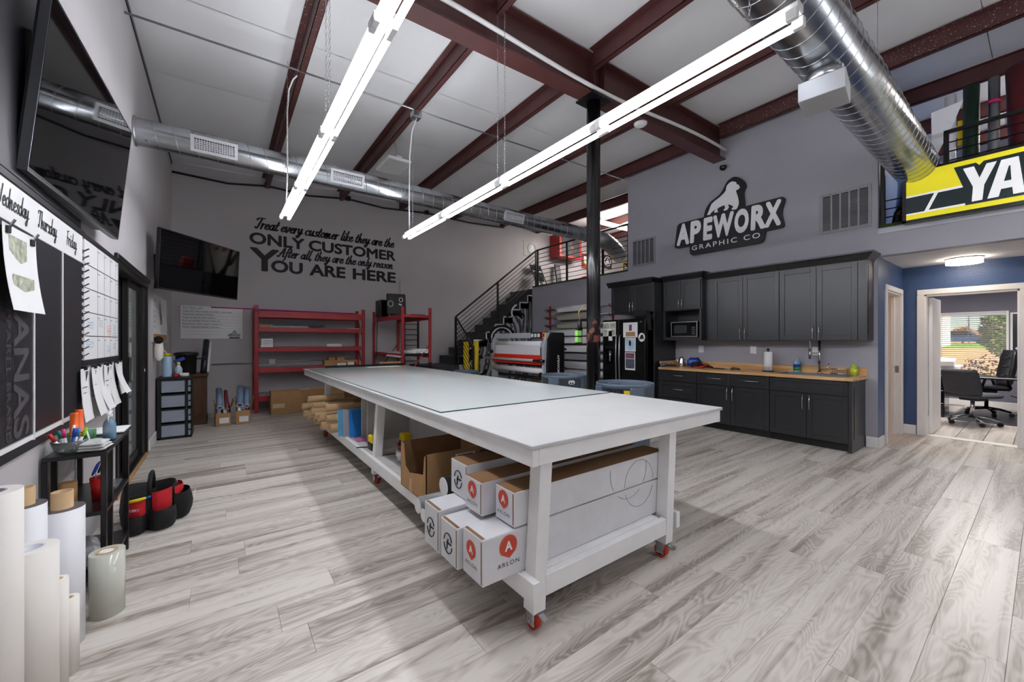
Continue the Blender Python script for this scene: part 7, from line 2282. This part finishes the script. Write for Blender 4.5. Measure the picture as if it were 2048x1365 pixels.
MB().obox((8.58, 9.15, LOFT + .5), (.2, .06, 1.0), (R(-10), 0, 0), .005).build('board', 'black_satin', lw)
rs = thing('red_machine', 'red tool case standing on the loft floor near the column line', 'case', (8.9, 8.4, LOFT))
MB().obox((8.95, 8.2, LOFT + .25), (.6, .3, .42), (0, R(12), .1), .05).build('body', 'locker_red', rs)
MB().box(8.7, 9.2, 8.05, 8.35, LOFT + .001, LOFT + .06, .01).build('base', 'locker_red', rs)
o = MB().obox((8.2, 5.9, LOFT + .051), (1.1, .5, .10), (0, 0, .1), .005).build('loft_board', 'board_black'); tag(o, 'flat dark board lying near the loft edge', 'board')
for ly_, wl_ in ((7.3, 'beside the red wall cabinet'), (6.2, 'added as unseen fill behind the top of the kitchen wall'), (-.6, 'added as unseen fill above the stored rolls')):  # only the first is a known lamp; the others are unseen added fill
    ls = thing('loft_light', 'white twin-tube strip light over the loft ' + wl_, 'light', (9.4, ly_, 4.6), 0, 'loft strip lights')
    MB().box(8.2, 10.6, ly_ - .03, ly_ + .03, 4.66, 4.71, .004).build('channel', 'white_paint', ls)
    for s in (-.042, .042):
        MB().cyl((8.25, ly_ + s, 4.63), (10.55, ly_ + s, 4.63), .0165, n=10).build('lamp_tube', 'loft_glow', ls)
    for x in (8.4, 10.4):
        MB().tube([(x, ly_, 4.71), (x, ly_, ceil_z(x) - .01)], .004, 5).build('hanger', 'steel', ls)

# ================================================================== yellow sign and loft, alcove side
ys_ = thing('lightbox_sign', 'yellow and black lightbox sign with white letters hung on the loft edge', 'sign', (6.63, .2, 2.76))
gx = 6.60
SA, SB = 1.03, -.95
z0, z1 = 2.775, 3.385
mat('sign_yellow', (250, 236, 40), .35, emit=(250, 236, 40), power=.25); mat('sign_green', (22, 44, 48), .35); mat('sign_white', (250, 250, 252), .35, emit=(255, 255, 255), power=.3)
MB().box(gx, 6.68, SB, SA, z0, z1, .004).build('cabinet', 'black_satin', ys_)
fr_ = MB().box(gx - .008, gx, SB, SA, z1 - .028, z1).box(gx - .008, gx, SB, SA, z0, z0 + .03).box(gx - .008, gx, SA - .034, SA, z0, z1)
fr_.build('frame', 'black_satin', ys_)
MB().box(gx - .003, gx - .0005, SB + .03, SA - .03, z0 + .025, z1 - .025).build('yellow_face', 'sign_yellow', ys_)
fY = frame((gx - .003, 0, 0), (0, -1, 0), (0, 0, 1))
MB().prism([(-.996, 2.865), (-.40, 2.865), (-.53, 3.09), (-.996, 3.09)], fY, 0, .001).build('white_band', 'sign_white', ys_)
MB().prism([(-.996, 2.880), (-.845, 2.880), (-.765, 3.07), (-.996, 3.07)], fY, .001, .002).build('green_band', 'sign_green', ys_)
MB().prism([(-.81, 2.885), (-.43, 2.885), (-.50, 3.065), (-.735, 3.065)], fY, .001, .002).build('green_band', 'sign_green', ys_)
MB().prism([(-.615, 3.305), (-.455, 3.305), (-.43, 3.27), (-.40, 3.305), (.95, 3.305), (.95, 2.86), (-.53, 2.86), (-.545, 3.06)], fY, .002, .003).build('letter_ground', 'sign_green', ys_)
for ch, a, b in (('N', .11, -.12), ('A', -.14, -.38), ('S', -.40, -.60)):
    text_mb(ch, frame((gx - .006, a, 2.888), (0, -1, 0), (0, 0, 1)), width=a - b, height=.38, bold=.05, thick=.001, shear=.05).build('letter', 'sign_white', ys_)
def block(poly, y0, y1, z0_, z1_, d0, d1, nm, m):
    q = [(-(y0 + (y1 - y0) * a) + .02 * b, z0_ + (z1_ - z0_) * b) for a, b in poly]
    MB().prism(q, fY, d0, d1).build(nm, m, ys_)
block([(0, 1), (.34, 1), (.54, .64), (.72, 1), (1.02, 1), (.70, .42), (.68, 0), (.36, 0), (.36, .42)], .567, .335, 2.888, 3.268, .003, .0045, 'letter', 'sign_white')
block([(0, 0), (.30, 1), (.76, 1), (1, 0), (.70, 0), (.66, .2), (.36, .2), (.31, 0)], .375, .13, 2.888, 3.268, .003, .0045, 'letter', 'sign_white')
block([(.42, .40), (.62, .40), (.56, .80), (.52, .80)], .375, .13, 2.888, 3.268, .0045, .005, 'letter_counter', 'sign_green')
# railing behind the sign
r4 = thing('loft_railing', 'black metal railing behind the yellow sign', 'railing', (6.8, -.6, LOFT))
for yv in (1.235, .69, -.4, -1.5, -2.5):
    MB().box(6.76, 6.80, yv - .022, yv + .022, LOFT + .02, 3.79, .003).build('post', 'black_paint', r4)
MB().box(6.76, 6.80, -2.55, .71, 3.77, 3.81, .003).build('top_rail', 'black_paint', r4)
for k in range(8):
    MB().tube([(6.78, 1.235 if k < 3 else .69, 2.93 + k * .105), (6.78, -2.5, 2.93 + k * .105)], .0075, 6).build('bar', 'black_paint', r4)
# stored rolls up in the loft
def loft_roll(x, yv, r, h, m, label, lean=0., extra=None):
    t = thing('stored_roll', label, 'roll', (x, yv, LOFT), 0, 'rolls stored upright in the loft')
    MB().pipe((x, yv, LOFT + .001), (x + .1, yv + lean, LOFT + h), r, r * .6, 22).build('roll', m, t)
    return t
t = loft_roll(7.12, .70, .05, 1.58, 'vinyl_white', 'white roll with a loose flap stored in the loft')
MB().add([(7.10, .66, 4.0), (7.05, .62, 4.25), (7.02, .58, 4.20), (7.08, .84, 3.55), (7.1, .85, 4.2)], [[0, 1, 2], [0, 2, 4, 3]]).build('loose_flap', 'vinyl_white', t, fix=False)
loft_roll(7.16, .535, .068, 1.62, mat('roll_green', (18, 46, 34), .45, bump=.2, bscale=12), 'dark green roll stored in the loft')
t = loft_roll(7.12, .36, .046, 1.62, 'steel', 'silver metallic roll with a pink band stored in the loft')
MB().cyl((7.20, .36, 4.12), (7.205, .36, 4.155), .049, n=20).build('pink_band', mat('pink_tape', (220, 40, 110), .5), t)
t = loft_roll(7.3, .12, .12, 1.72, mat('roll_maroon', (92, 22, 26), .5, bump=.15, bscale=8), 'wide dark red roll leaning in the loft', .05)
t = loft_roll(7.35, .62, .04, 1.3, 'vinyl_silver', 'grey roll half hidden behind the white one in the loft')
o = MB().obox((7.25, .62, 3.9), (.02, .05, .3), (0, 0, .2)).build('yellow_strip', 'yellow_plastic'); tag(o, 'narrow yellow strip hanging among the loft rolls', 'strip')
MB_ = MB()
MB_.tube([(7.75 + .08 * math.cos(a), 1.22, 4.62 + .12 * math.sin(a)) for a in [2 * math.pi * k / 16 for k in range(16)]], .02, 6, closed=True)
o = MB_.build('cable_coil', 'blue_plastic'); tag(o, 'coil of blue cable hanging high in the loft corner', 'cable')
o = MB().box(XK + .16, XK + .24, 1.18, 1.265, 4.30, 4.42, .01).build('wall_sensor', 'white_plastic'); tag(o, 'small white sensor on the loft wall edge', 'sensor')
hp = thing('flex_hose', 'black corrugated hose loop below the big duct', 'hose', (6.85, 1.1, LOFT + .03))
MB().tube([(6.95, 1.14 , LOFT + .05), (6.98, 1.12, 3.0), (6.93, 1.06, 3.1), (6.9, 1.0, 3.02), (6.92, .98, LOFT + .06)], .05, 10).build('hose', 'black_plastic', hp)

# ================================================================== alcove light
al = thing('ceiling_light', 'round glowing drum ceiling light in the blue alcove', 'light', (7.75, .63, 2.34))
cx, cy = 7.78, .635
MB().lathe([(0, 0), (.165, 0), (.165, .062), (0, .062)], (cx, cy, 2.372), 36).build('diffuser', mat('drum_glow', (255, 250, 240), .4, emit=(255, 240, 222), power=15), al)
for z in (2.378, 2.43):
    MB().lathe([(.166, 0), (.172, 0), (.172, .009), (.166, .009)], (cx, cy, z), 36).build('metal_band', 'chrome', al)
for k in range(3):
    a = k * 2.1 + .4
    MB().box(cx + .169 * math.cos(a) - .004, cx + .169 * math.cos(a) + .004, cy + .169 * math.sin(a) - .004, cy + .169 * math.sin(a) + .004, 2.372, 2.445).build('bracket', 'chrome', al)
MB().lathe([(0, 0), (.14, 0), (.14, .012), (0, .012)], (cx, cy, 2.433), 30).build('ceiling_plate', 'white_paint', al)
# warm bulb in the bathroom
bl = thing('bathroom_light', 'warm vanity globe light inside the bathroom', 'light', (7.6, 2.9, 2.0))
MB().lathe([(0, -.08), (.05, -.065), (.08, 0), (.05, .065), (0, .08)], (7.6, 2.8, 2.2), 18).build('globe', mat('warm_glow', (255, 225, 180), .4, emit=(255, 205, 150), power=40), bl)
MB().cyl((7.6, 2.8, 2.28), (7.6, 3.198, 2.28), .02, n=10).build('arm', 'chrome', bl)
vt = thing('bathroom_shelf', 'dark framed items on the bathroom wall', 'shelf', (7.2, 3.1, .6))
for z0, z1 in ((1.95, 2.1), (1.15, 1.3), (.45, .75)):
    MB().box(6.95, 7.6, 3.12, 3.199, z0, z1, .004).build('dark_board', 'black_satin', vt)
tl = thing('toilet', 'white toilet inside the bathroom', 'toilet', (7.9, 2.6, 0))
MB().lathe([(0, 0), (.12, 0), (.13, .2), (.19, .36), (.2, .4), (0, .4)], (7.75, 2.75, .001), 20).build('bowl', 'white_plastic', tl)
MB().box(7.58, 7.95, 2.99, 3.17, .38, .75, .02).build('tank', 'white_plastic', tl)

# ================================================================== office
w1 = bpy.data.objects.new('window_1', None); COL.objects.link(w1); w1['kind'] = 'structure'; w1['label'] = 'office window with open white horizontal blinds'
WORLD['window_1'] = Matrix.Identity(4)
fw = MB().box(XO - .02, XO + .05, WY0 - .035, WY0, WZ0 - .03, WZ1 + .03, .004).box(XO - .02, XO + .05, WY1, WY1 + .035, WZ0 - .03, WZ1 + .03, .004).box(XO - .02, XO + .05, WY0, WY1, WZ1, WZ1 + .03, .004).box(XO - .05, XO + .05, WY0 - .05, WY1 + .05, WZ0 - .04, WZ0, .006)
fw.build('window_frame', 'trim_white', w1)
mat('clear_glass', (250, 252, 252), .02, var=0, alpha=.08, spec=.5)
MB().box(XO + .10, XO + .105, WY0, WY1, WZ0, WZ1).build('glass_pane', 'clear_glass', w1)
MB().box(XO + .002, XO + .04, WY0 + .004, WY1 - .004, WZ1 - .045, WZ1 - .002, .004).build('headrail', 'white_plastic', w1)
slat0 = None
nsl = 29
for k in range(nsl):
    z = WZ0 + .02 + k * (WZ1 - WZ0 - .08) / (nsl - 1)
    if slat0 is None:
        slat0 = MB().obox((XO + .02, (WY0 + WY1) / 2, 0), (.038, WY1 - WY0 - .012, .0022), (0, R(14), 0)).build('slat', 'white_plastic', w1)
        slat0.location.z = z
    else:
        c = slat0.copy(); COL.objects.link(c); c.location.z = z
for yv in (WY0 + .17, (WY0 + WY1) / 2, WY1 - .17):
    MB().cyl((XO + .0, yv, WZ0 + .01), (XO + .0, yv, WZ1 - .04), .0012, n=5).build('ladder_cord', 'cable_white', w1)
MB().cyl((XO - .006, WY1 - .12, 1.0), (XO - .006, WY1 - .12, WZ1 - .05), .004, n=6).build('tilt_wand', 'white_plastic', w1)

olt = thing('office_fill_light', 'white flat panel added unseen on the office ceiling as fill light', 'light', (10.2, .9, 2.45))  # panel out of view, added to brighten the office
MB().box(9.7, 10.7, .2, 1.4, 2.47, 2.5, .004).build('frame', 'white_paint', olt)
MB().box(9.73, 10.67, .23, 1.37, 2.465, 2.4705).build('diffuser', mat('panel_glow', (255, 255, 255), .4, emit=(255, 250, 244), power=26), olt)

# framed poster beside the window
fp = thing('framed_poster', 'white framed dark poster of a car beside the office window', 'poster', (XO - .01, .2, 1.08))
MB().box(XO - .02, XO - .001, -.22, .425, 1.08, 1.93, .003).build('frame', 'trim_white', fp)
MB().box(XO - .022, XO - .02, -.19, .395, 1.11, 1.90).build('print', mat('poster_dark', (26, 26, 32), .3), fp)
f = frame((XO - .022, .39, 1.12), (0, -1, 0), (0, 0, 1))
MB().prism([(0, .02), (.1, .16), (.3, .2), (.5, .12), (.5, 0), (0, 0)], f, 0, .001).build('car_shape', mat('car_lilac', (96, 92, 150), .3, var=.3, scale=20), fp)
MB().prism([(.02, .1), (.12, .2), (.2, .18), (.06, .06)], f, .001, .002).build('car_highlight', 'ink_white', fp)
MB().tube([tuple(f(.30 + .16 * math.cos(2 * math.pi * k / 24), .42 + .06 * math.sin(2 * math.pi * k / 24), .001)) for k in range(24)], .006, 5, closed=True).build('oval_mark', 'ink_white', fp)

# desk
dk = thing('office_desk', 'long black office desk with black drawer pedestal', 'desk', (10.8, .5, 0))
MB().box(10.35, 11.05, -.6, 1.6, .72, .75, .004).build('desktop', mat('desk_black', (24, 24, 27), .16), dk)
MB().box(10.38, 10.95, 1.08, 1.55, .0, .72, .004).build('pedestal', 'black_gloss', dk)
for z in (.05, .28, .5):
    MB().box(10.365, 10.38, 1.09, 1.54, z, z + .2, .003).build('drawer_front', 'black_gloss', dk)
MB().box(10.5, 10.56, -.55, -.5, 0, .72).build('leg', 'black_paint', dk)
for a, b in (((10.6, .35, .10), (10.6, -.6, .55)), ((10.6, .35, .45), (10.6, -.6, .05))):
    MB().tube([a, b], .006, 6).build('cross_wire', 'black_paint', dk)
pn = thing('office_printer', 'white office printer on the black desk', 'printer', (10.7, 1.15, .75))
MB().box(10.5, 10.9, .90, 1.20, .751, .93, .02).build('body', 'white_plastic', pn)
MB().obox((10.60, 1.08, .985), (.3, .22, .10), (0, R(-10), 0), .01).build('paper_tray', 'paper', pn)
MB().box(10.49, 10.5, .97, 1.26, .80, .84).build('output_slot', 'black_plastic', pn)
mo = thing('office_monitor', 'black computer monitor with white back edge on the desk', 'monitor', (10.75, 1.3, .75))
MB().obox((10.75, 1.43, 1.16), (.05, .36, .32), (0, 0, R(35)), .01).build('screen', 'black_gloss', mo)
MB().obox((10.78, 1.39, 1.15), (.03, .34, .32), (0, 0, R(35)), .01).build('back_cover', 'white_plastic', mo)
MB().cyl((10.76, 1.42, .80), (10.76, 1.42, 1.1), .02, n=10).build('neck', 'steel', mo)
MB().box(10.68, 10.86, 1.34, 1.5, .751, .80, .01).build('stand', 'black_plastic', mo)
o = MB().box(10.42, 10.62, 1.05, 1.32, .751, .86, .008).build('desk_box', 'black_satin'); tag(o, 'low black box on the desk in front of the printer', 'box')


def office_chair(name, label, x, yv, rot, tall, m, base, seat_z):
    t = thing(name, label, 'chair', (x, yv, 0), rot)
    M = WORLD[t.name]
    def B(nm, mb, mm, par=t): q = MB(); q.merge(mb, M); return q.build(nm, mm, par)
    for k in range(5):
        a = 2 * math.pi * k / 5 + .3
        B('base_arm', MB().tube([(0, 0, .13), (.16 * math.cos(a), .16 * math.sin(a), .115), (.29 * math.cos(a), .29 * math.sin(a), .075)], [.028, .022, .016], 8), base)
        c = B('caster', MB().cyl((.29 * math.cos(a) - .022, .29 * math.sin(a), .03), (.29 * math.cos(a) + .022, .29 * math.sin(a), .03), .03, n=12), 'black_plastic')
    B('gas_column', MB().cyl((0, 0, .13), (0, 0, seat_z - .06), .026, n=14), base)
    B('mechanism', MB().box(-.1, .1, -.12, .12, seat_z - .08, seat_z - .03, .01), 'black_plastic')
    # cushion seat: front toward +x
    s = MB().box(-.24, .26, -.24, .24, seat_z - .03, seat_z + .045, .03)
    B('seat', s, m)
    P, F = [], []
    nu, nv = 10, 8
    h = tall
    for side in (0, 1):
        for j in range(nv + 1):
            v = j / nv
            for i in range(nu + 1):
                u = i / nu - .5
                wid = .50 * (1 - .12 * abs(v - .45) * 2 * (1 if tall > .6 else .4))
                edge = min(1, (0.5 - abs(u)) * 9 + .12) * min(1, min(v, 1 - v) * 9 + .15)
                th = .045 * edge
                xx = -.24 - .10 * v + .06 * (abs(u) * 2) ** 2 + (th if side else -th)
                P.append((xx, wid * u * (1 - (.06 if v > .9 or v < .1 else 0)), seat_z + .02 + (h) * v))
        o0 = side * (nu + 1) * (nv + 1)
        for j in range(nv):
            for i in range(nu):
                a = o0 + j * (nu + 1) + i
                F.append([a, a + 1, a + nu + 2, a + nu + 1])
    W = nu + 1; N = W * (nv + 1)
    for i in range(nu):
        F.append([i, i + 1, N + i + 1, N + i]); a = nv * W + i; F.append([a, a + 1, N + a + 1, N + a])
    for j in range(nv):
        a = j * W; F.append([a, a + W, N + a + W, N + a]); a = j * W + nu; F.append([a, a + W, N + a + W, N + a])
    bk_ = B('backrest', MB().add(P, F, True), m)
    if tall > .6:
        for s_ in (-1, 1):
            B('armrest', MB().tube([(-.2, s_ * .27, seat_z + .02), (-.15, s_ * .29, seat_z + .2), (.1, s_ * .29, seat_z + .22), (.15, s_ * .27, seat_z + .02)], .022, 8), 'black_plastic')
        for v in (.3, .55, .78):
            B('stitched_roll', MB().tube([(-.215 - .10 * v, -.17, seat_z + .02 + tall * v), (-.205 - .10 * v, 0, seat_z + .03 + tall * v), (-.215 - .10 * v, .17, seat_z + .02 + tall * v)], .03, 8), m, bk_)
        B('tilt_lever', MB().tube([(0, -.12, seat_z - .05), (0, -.3, seat_z - .06)], .006, 6), 'black_plastic')
    return t


mat('leather_black', (28, 27, 30), .38, var=.1, scale=10, bump=.12, bscale=60)
office_chair('desk_chair', 'grey fabric desk chair with chrome base facing the desk', 9.93, .72, R(-28), .42, 'grey_fabric', 'chrome', .47)
office_chair('executive_chair', 'tall black leather executive chair behind the desk', 11.40, .66, R(112), .68, 'leather_black', 'black_gloss', .50)
o = MB().box(10.2, 12.2, -.7, 1.0, .0005, .004).build('chair_mat', mat('mat_dark', (50, 52, 58), .3)); tag(o, 'dark floor mat under the office desk chairs', 'mat')

# ================================================================== outside the office window
def slope_z(x):
    return -.15 + (x - 12.8) * .019 if x < 74 else 1.0
def slab(x0, x1, y0, y1, dz=0.):
    return MB().hexa([(x0, y0, slope_z(x0) - 1), (x1, y0, slope_z(x1) - 1), (x1, y1, slope_z(x1) - 1), (x0, y1, slope_z(x0) - 1), (x0, y0, slope_z(x0) + dz), (x1, y0, slope_z(x1) + dz), (x1, y1, slope_z(x1) + dz), (x0, y1, slope_z(x0) + dz)])
struct('ground_outside', slab(12.8, 56, -80, 110), mat('dry_soil', (206, 166, 122), .9, var=.15, scale=.6), 'dry tan ground rising outside the office window')
struct('lawn_strip', slab(56, 73.9, -120, 160, .02), mat('lawn', (104, 142, 62), .95, var=.3, scale=2), 'green grass strip beyond the dry ground')
struct('road_outside', MB().box(73.9, 92, -160, 220, 0, 1.0), mat('asphalt', (120, 120, 124), .9), 'grey road beyond the grass')
struct('land_outside', MB().box(92, 300, -260, 320, 0, .95), mat('scrub', (160, 140, 96), .95, var=.3, scale=.3), 'brown scrub land beyond the road')
struct('hill_outside', MB().hexa([(190, -260, .9), (300, -260, .9), (300, 320, .9), (190, 320, .9), (230, -260, 5), (260, -260, 5), (260, 320, 6.5), (230, 320, 5.5)]), mat('hill_brown', (158, 134, 98), .95, var=.3, scale=.3), 'low brown hill on the horizon')
wb = thing('white_building', 'white commercial building beyond the grass', 'building', (66, 14, .9))
MB().box(60, 66, 6.4, 26, .5, 7).build('walls', mat('stucco_white', (225, 225, 225), .8), wb)
MB().box(59.8, 66.2, 6.2, 26.2, 7, 7.4).build('parapet', 'trim_white', wb)
for k in range(3):
    MB().box(59.95, 60, 8 + 5 * k, 10 + 5 * k, 2, 4).build('window', 'black_gloss', wb)
def car(x, y, ln, m, label, tall=1.6):
    t = thing('parked_car', label, 'car', (x, y, 1.0), 0, 'vehicles on the road')
    f = frame((x, y, 1.001), (0, -1, 0), (0, 0, 1))
    h = tall
    MB().prism([(-ln / 2, .35), (-ln / 2, .75), (-ln * .42, .95), (-ln * .3, h), (ln * .12, h), (ln * .28, 1.0), (ln / 2, .85), (ln / 2, .35)], f, -.9, .9).build('body', m, t)
    MB().prism([(-ln * .36, 1.0), (-ln * .27, h - .12), (ln * .10, h - .12), (ln * .22, 1.02)], f, .9, .91).build('side_window', 'black_gloss', t)
    for s in (-.3, .3):
        for d in (-.85, .75):
            p0, p1 = f(ln * s, .33, d), f(ln * s, .33, d + .2)
            MB().cyl(p0, p1, .33, n=18).build('wheel', 'black_plastic', t)
car(79.5, 6.6, 5.0, mat('car_blue', (44, 66, 104), .25), 'dark blue pickup on the road outside', 1.75)
car(79.5, 1.6, 4.6, mat('car_navy', (40, 52, 80), .25), 'navy sedan on the road outside', 1.45)
car(85, 3.6, 4.8, mat('car_yellow', (226, 176, 40), .35), 'yellow vehicle behind the cars outside', 1.8)
for x, yv, hgt in ((94, 7.2, 8), (110, 6.2, 8), (96, 4.4, 8)):
    t = thing('lamp_post', 'tall thin street lamp %s' % {94: 'nearest the white building', 110: 'farthest beyond the road', 96: 'toward the tree'}[x], 'lamp post', (x, yv, .95), 0, 'street lamps outside')
    MB().cyl((x, yv, .95), (x, yv, hgt), .09, n=8).build('pole', 'steel', t)
    MB().box(x - .2, x + .2, yv - .7, yv + .7, hgt, hgt + .15).build('lamp_head', 'steel', t)


def leaf_cloud(name, par, c, r, n, m, seed, size, squash=(1, 1, 1)):
    rng = random.Random(seed)
    P, F = [], []
    for i in range(n):
        while True:
            p = Vector((rng.uniform(-1, 1), rng.uniform(-1, 1), rng.uniform(-1, 1)))
            if .35 < p.length < 1: break
        q = Vector((c[0] + p.x * r * squash[0], c[1] + p.y * r * squash[1], c[2] + p.z * r * squash[2]))
        u = Vector((rng.gauss(0, 1), rng.gauss(0, 1), rng.gauss(0, 1))).normalized()
        w = u.cross(Vector((rng.gauss(0, 1), rng.gauss(0, 1), rng.gauss(0, 1)))).normalized()
        s = size * rng.uniform(.6, 1.3)
        o = len(P)
        P += [q - u * s, q + w * s * .5, q + u * s, q - w * s * .5]
        F.append([o, o + 1, o + 2, o + 3])
    ob_ = MB().add(P, F).build(name, m, par, fix=False)
    ob_['kind'] = 'stuff'
    return ob_


mat('leaf_green', (74, 104, 40), .7, var=.4, scale=3); mat('leaf_autumn', (176, 128, 60), .8, var=.35, scale=.4); mat('leaf_dark', (58, 78, 40), .7, var=.4, scale=3)
tr1 = thing('green_tree', 'leafy green tree standing close outside the office window', 'tree', (19, .95, -.03))
MB().tube([(19, .8, -.05), (19.02, .82, .7), (18.95, .85, 1.6), (19, .8, 2.2)], [.025, .022, .018, .01], 8).build('trunk', 'brown_wood', tr1)
leaf_cloud('foliage', tr1, (19, .82, 1.75), .66, 1500, 'leaf_green', 1, .065, (1, .68, 1.3))
bs1 = thing('low_bush', 'low dark bush outside the office window', 'bush', (14.3, .9, -.13))
leaf_cloud('foliage', bs1, (14.3, .88, .50), .45, 700, 'leaf_dark', 2, .035, (.8, .85, 1.25))
MB().tube([(14.3, .88, -.13), (14.3, .88, .5)], .015, 6).build('stem', 'brown_wood', bs1)
for k in range(9):
    yv = 9 - k * 2.9
    x = 108 + (k % 3) * 5
    t = thing('autumn_tree', 'ochre autumn tree in the row beyond the road', 'tree', (x, yv, .95), 0, 'autumn trees beyond the road')
    MB().cyl((x, yv, .94), (x, yv, 2.4), .14, n=6).build('trunk', 'brown_wood', t)
    leaf_cloud('foliage', t, (x, yv, 2.75), 1.35, 300, 'leaf_autumn', 10 + k, .3, (1, 1, .9))
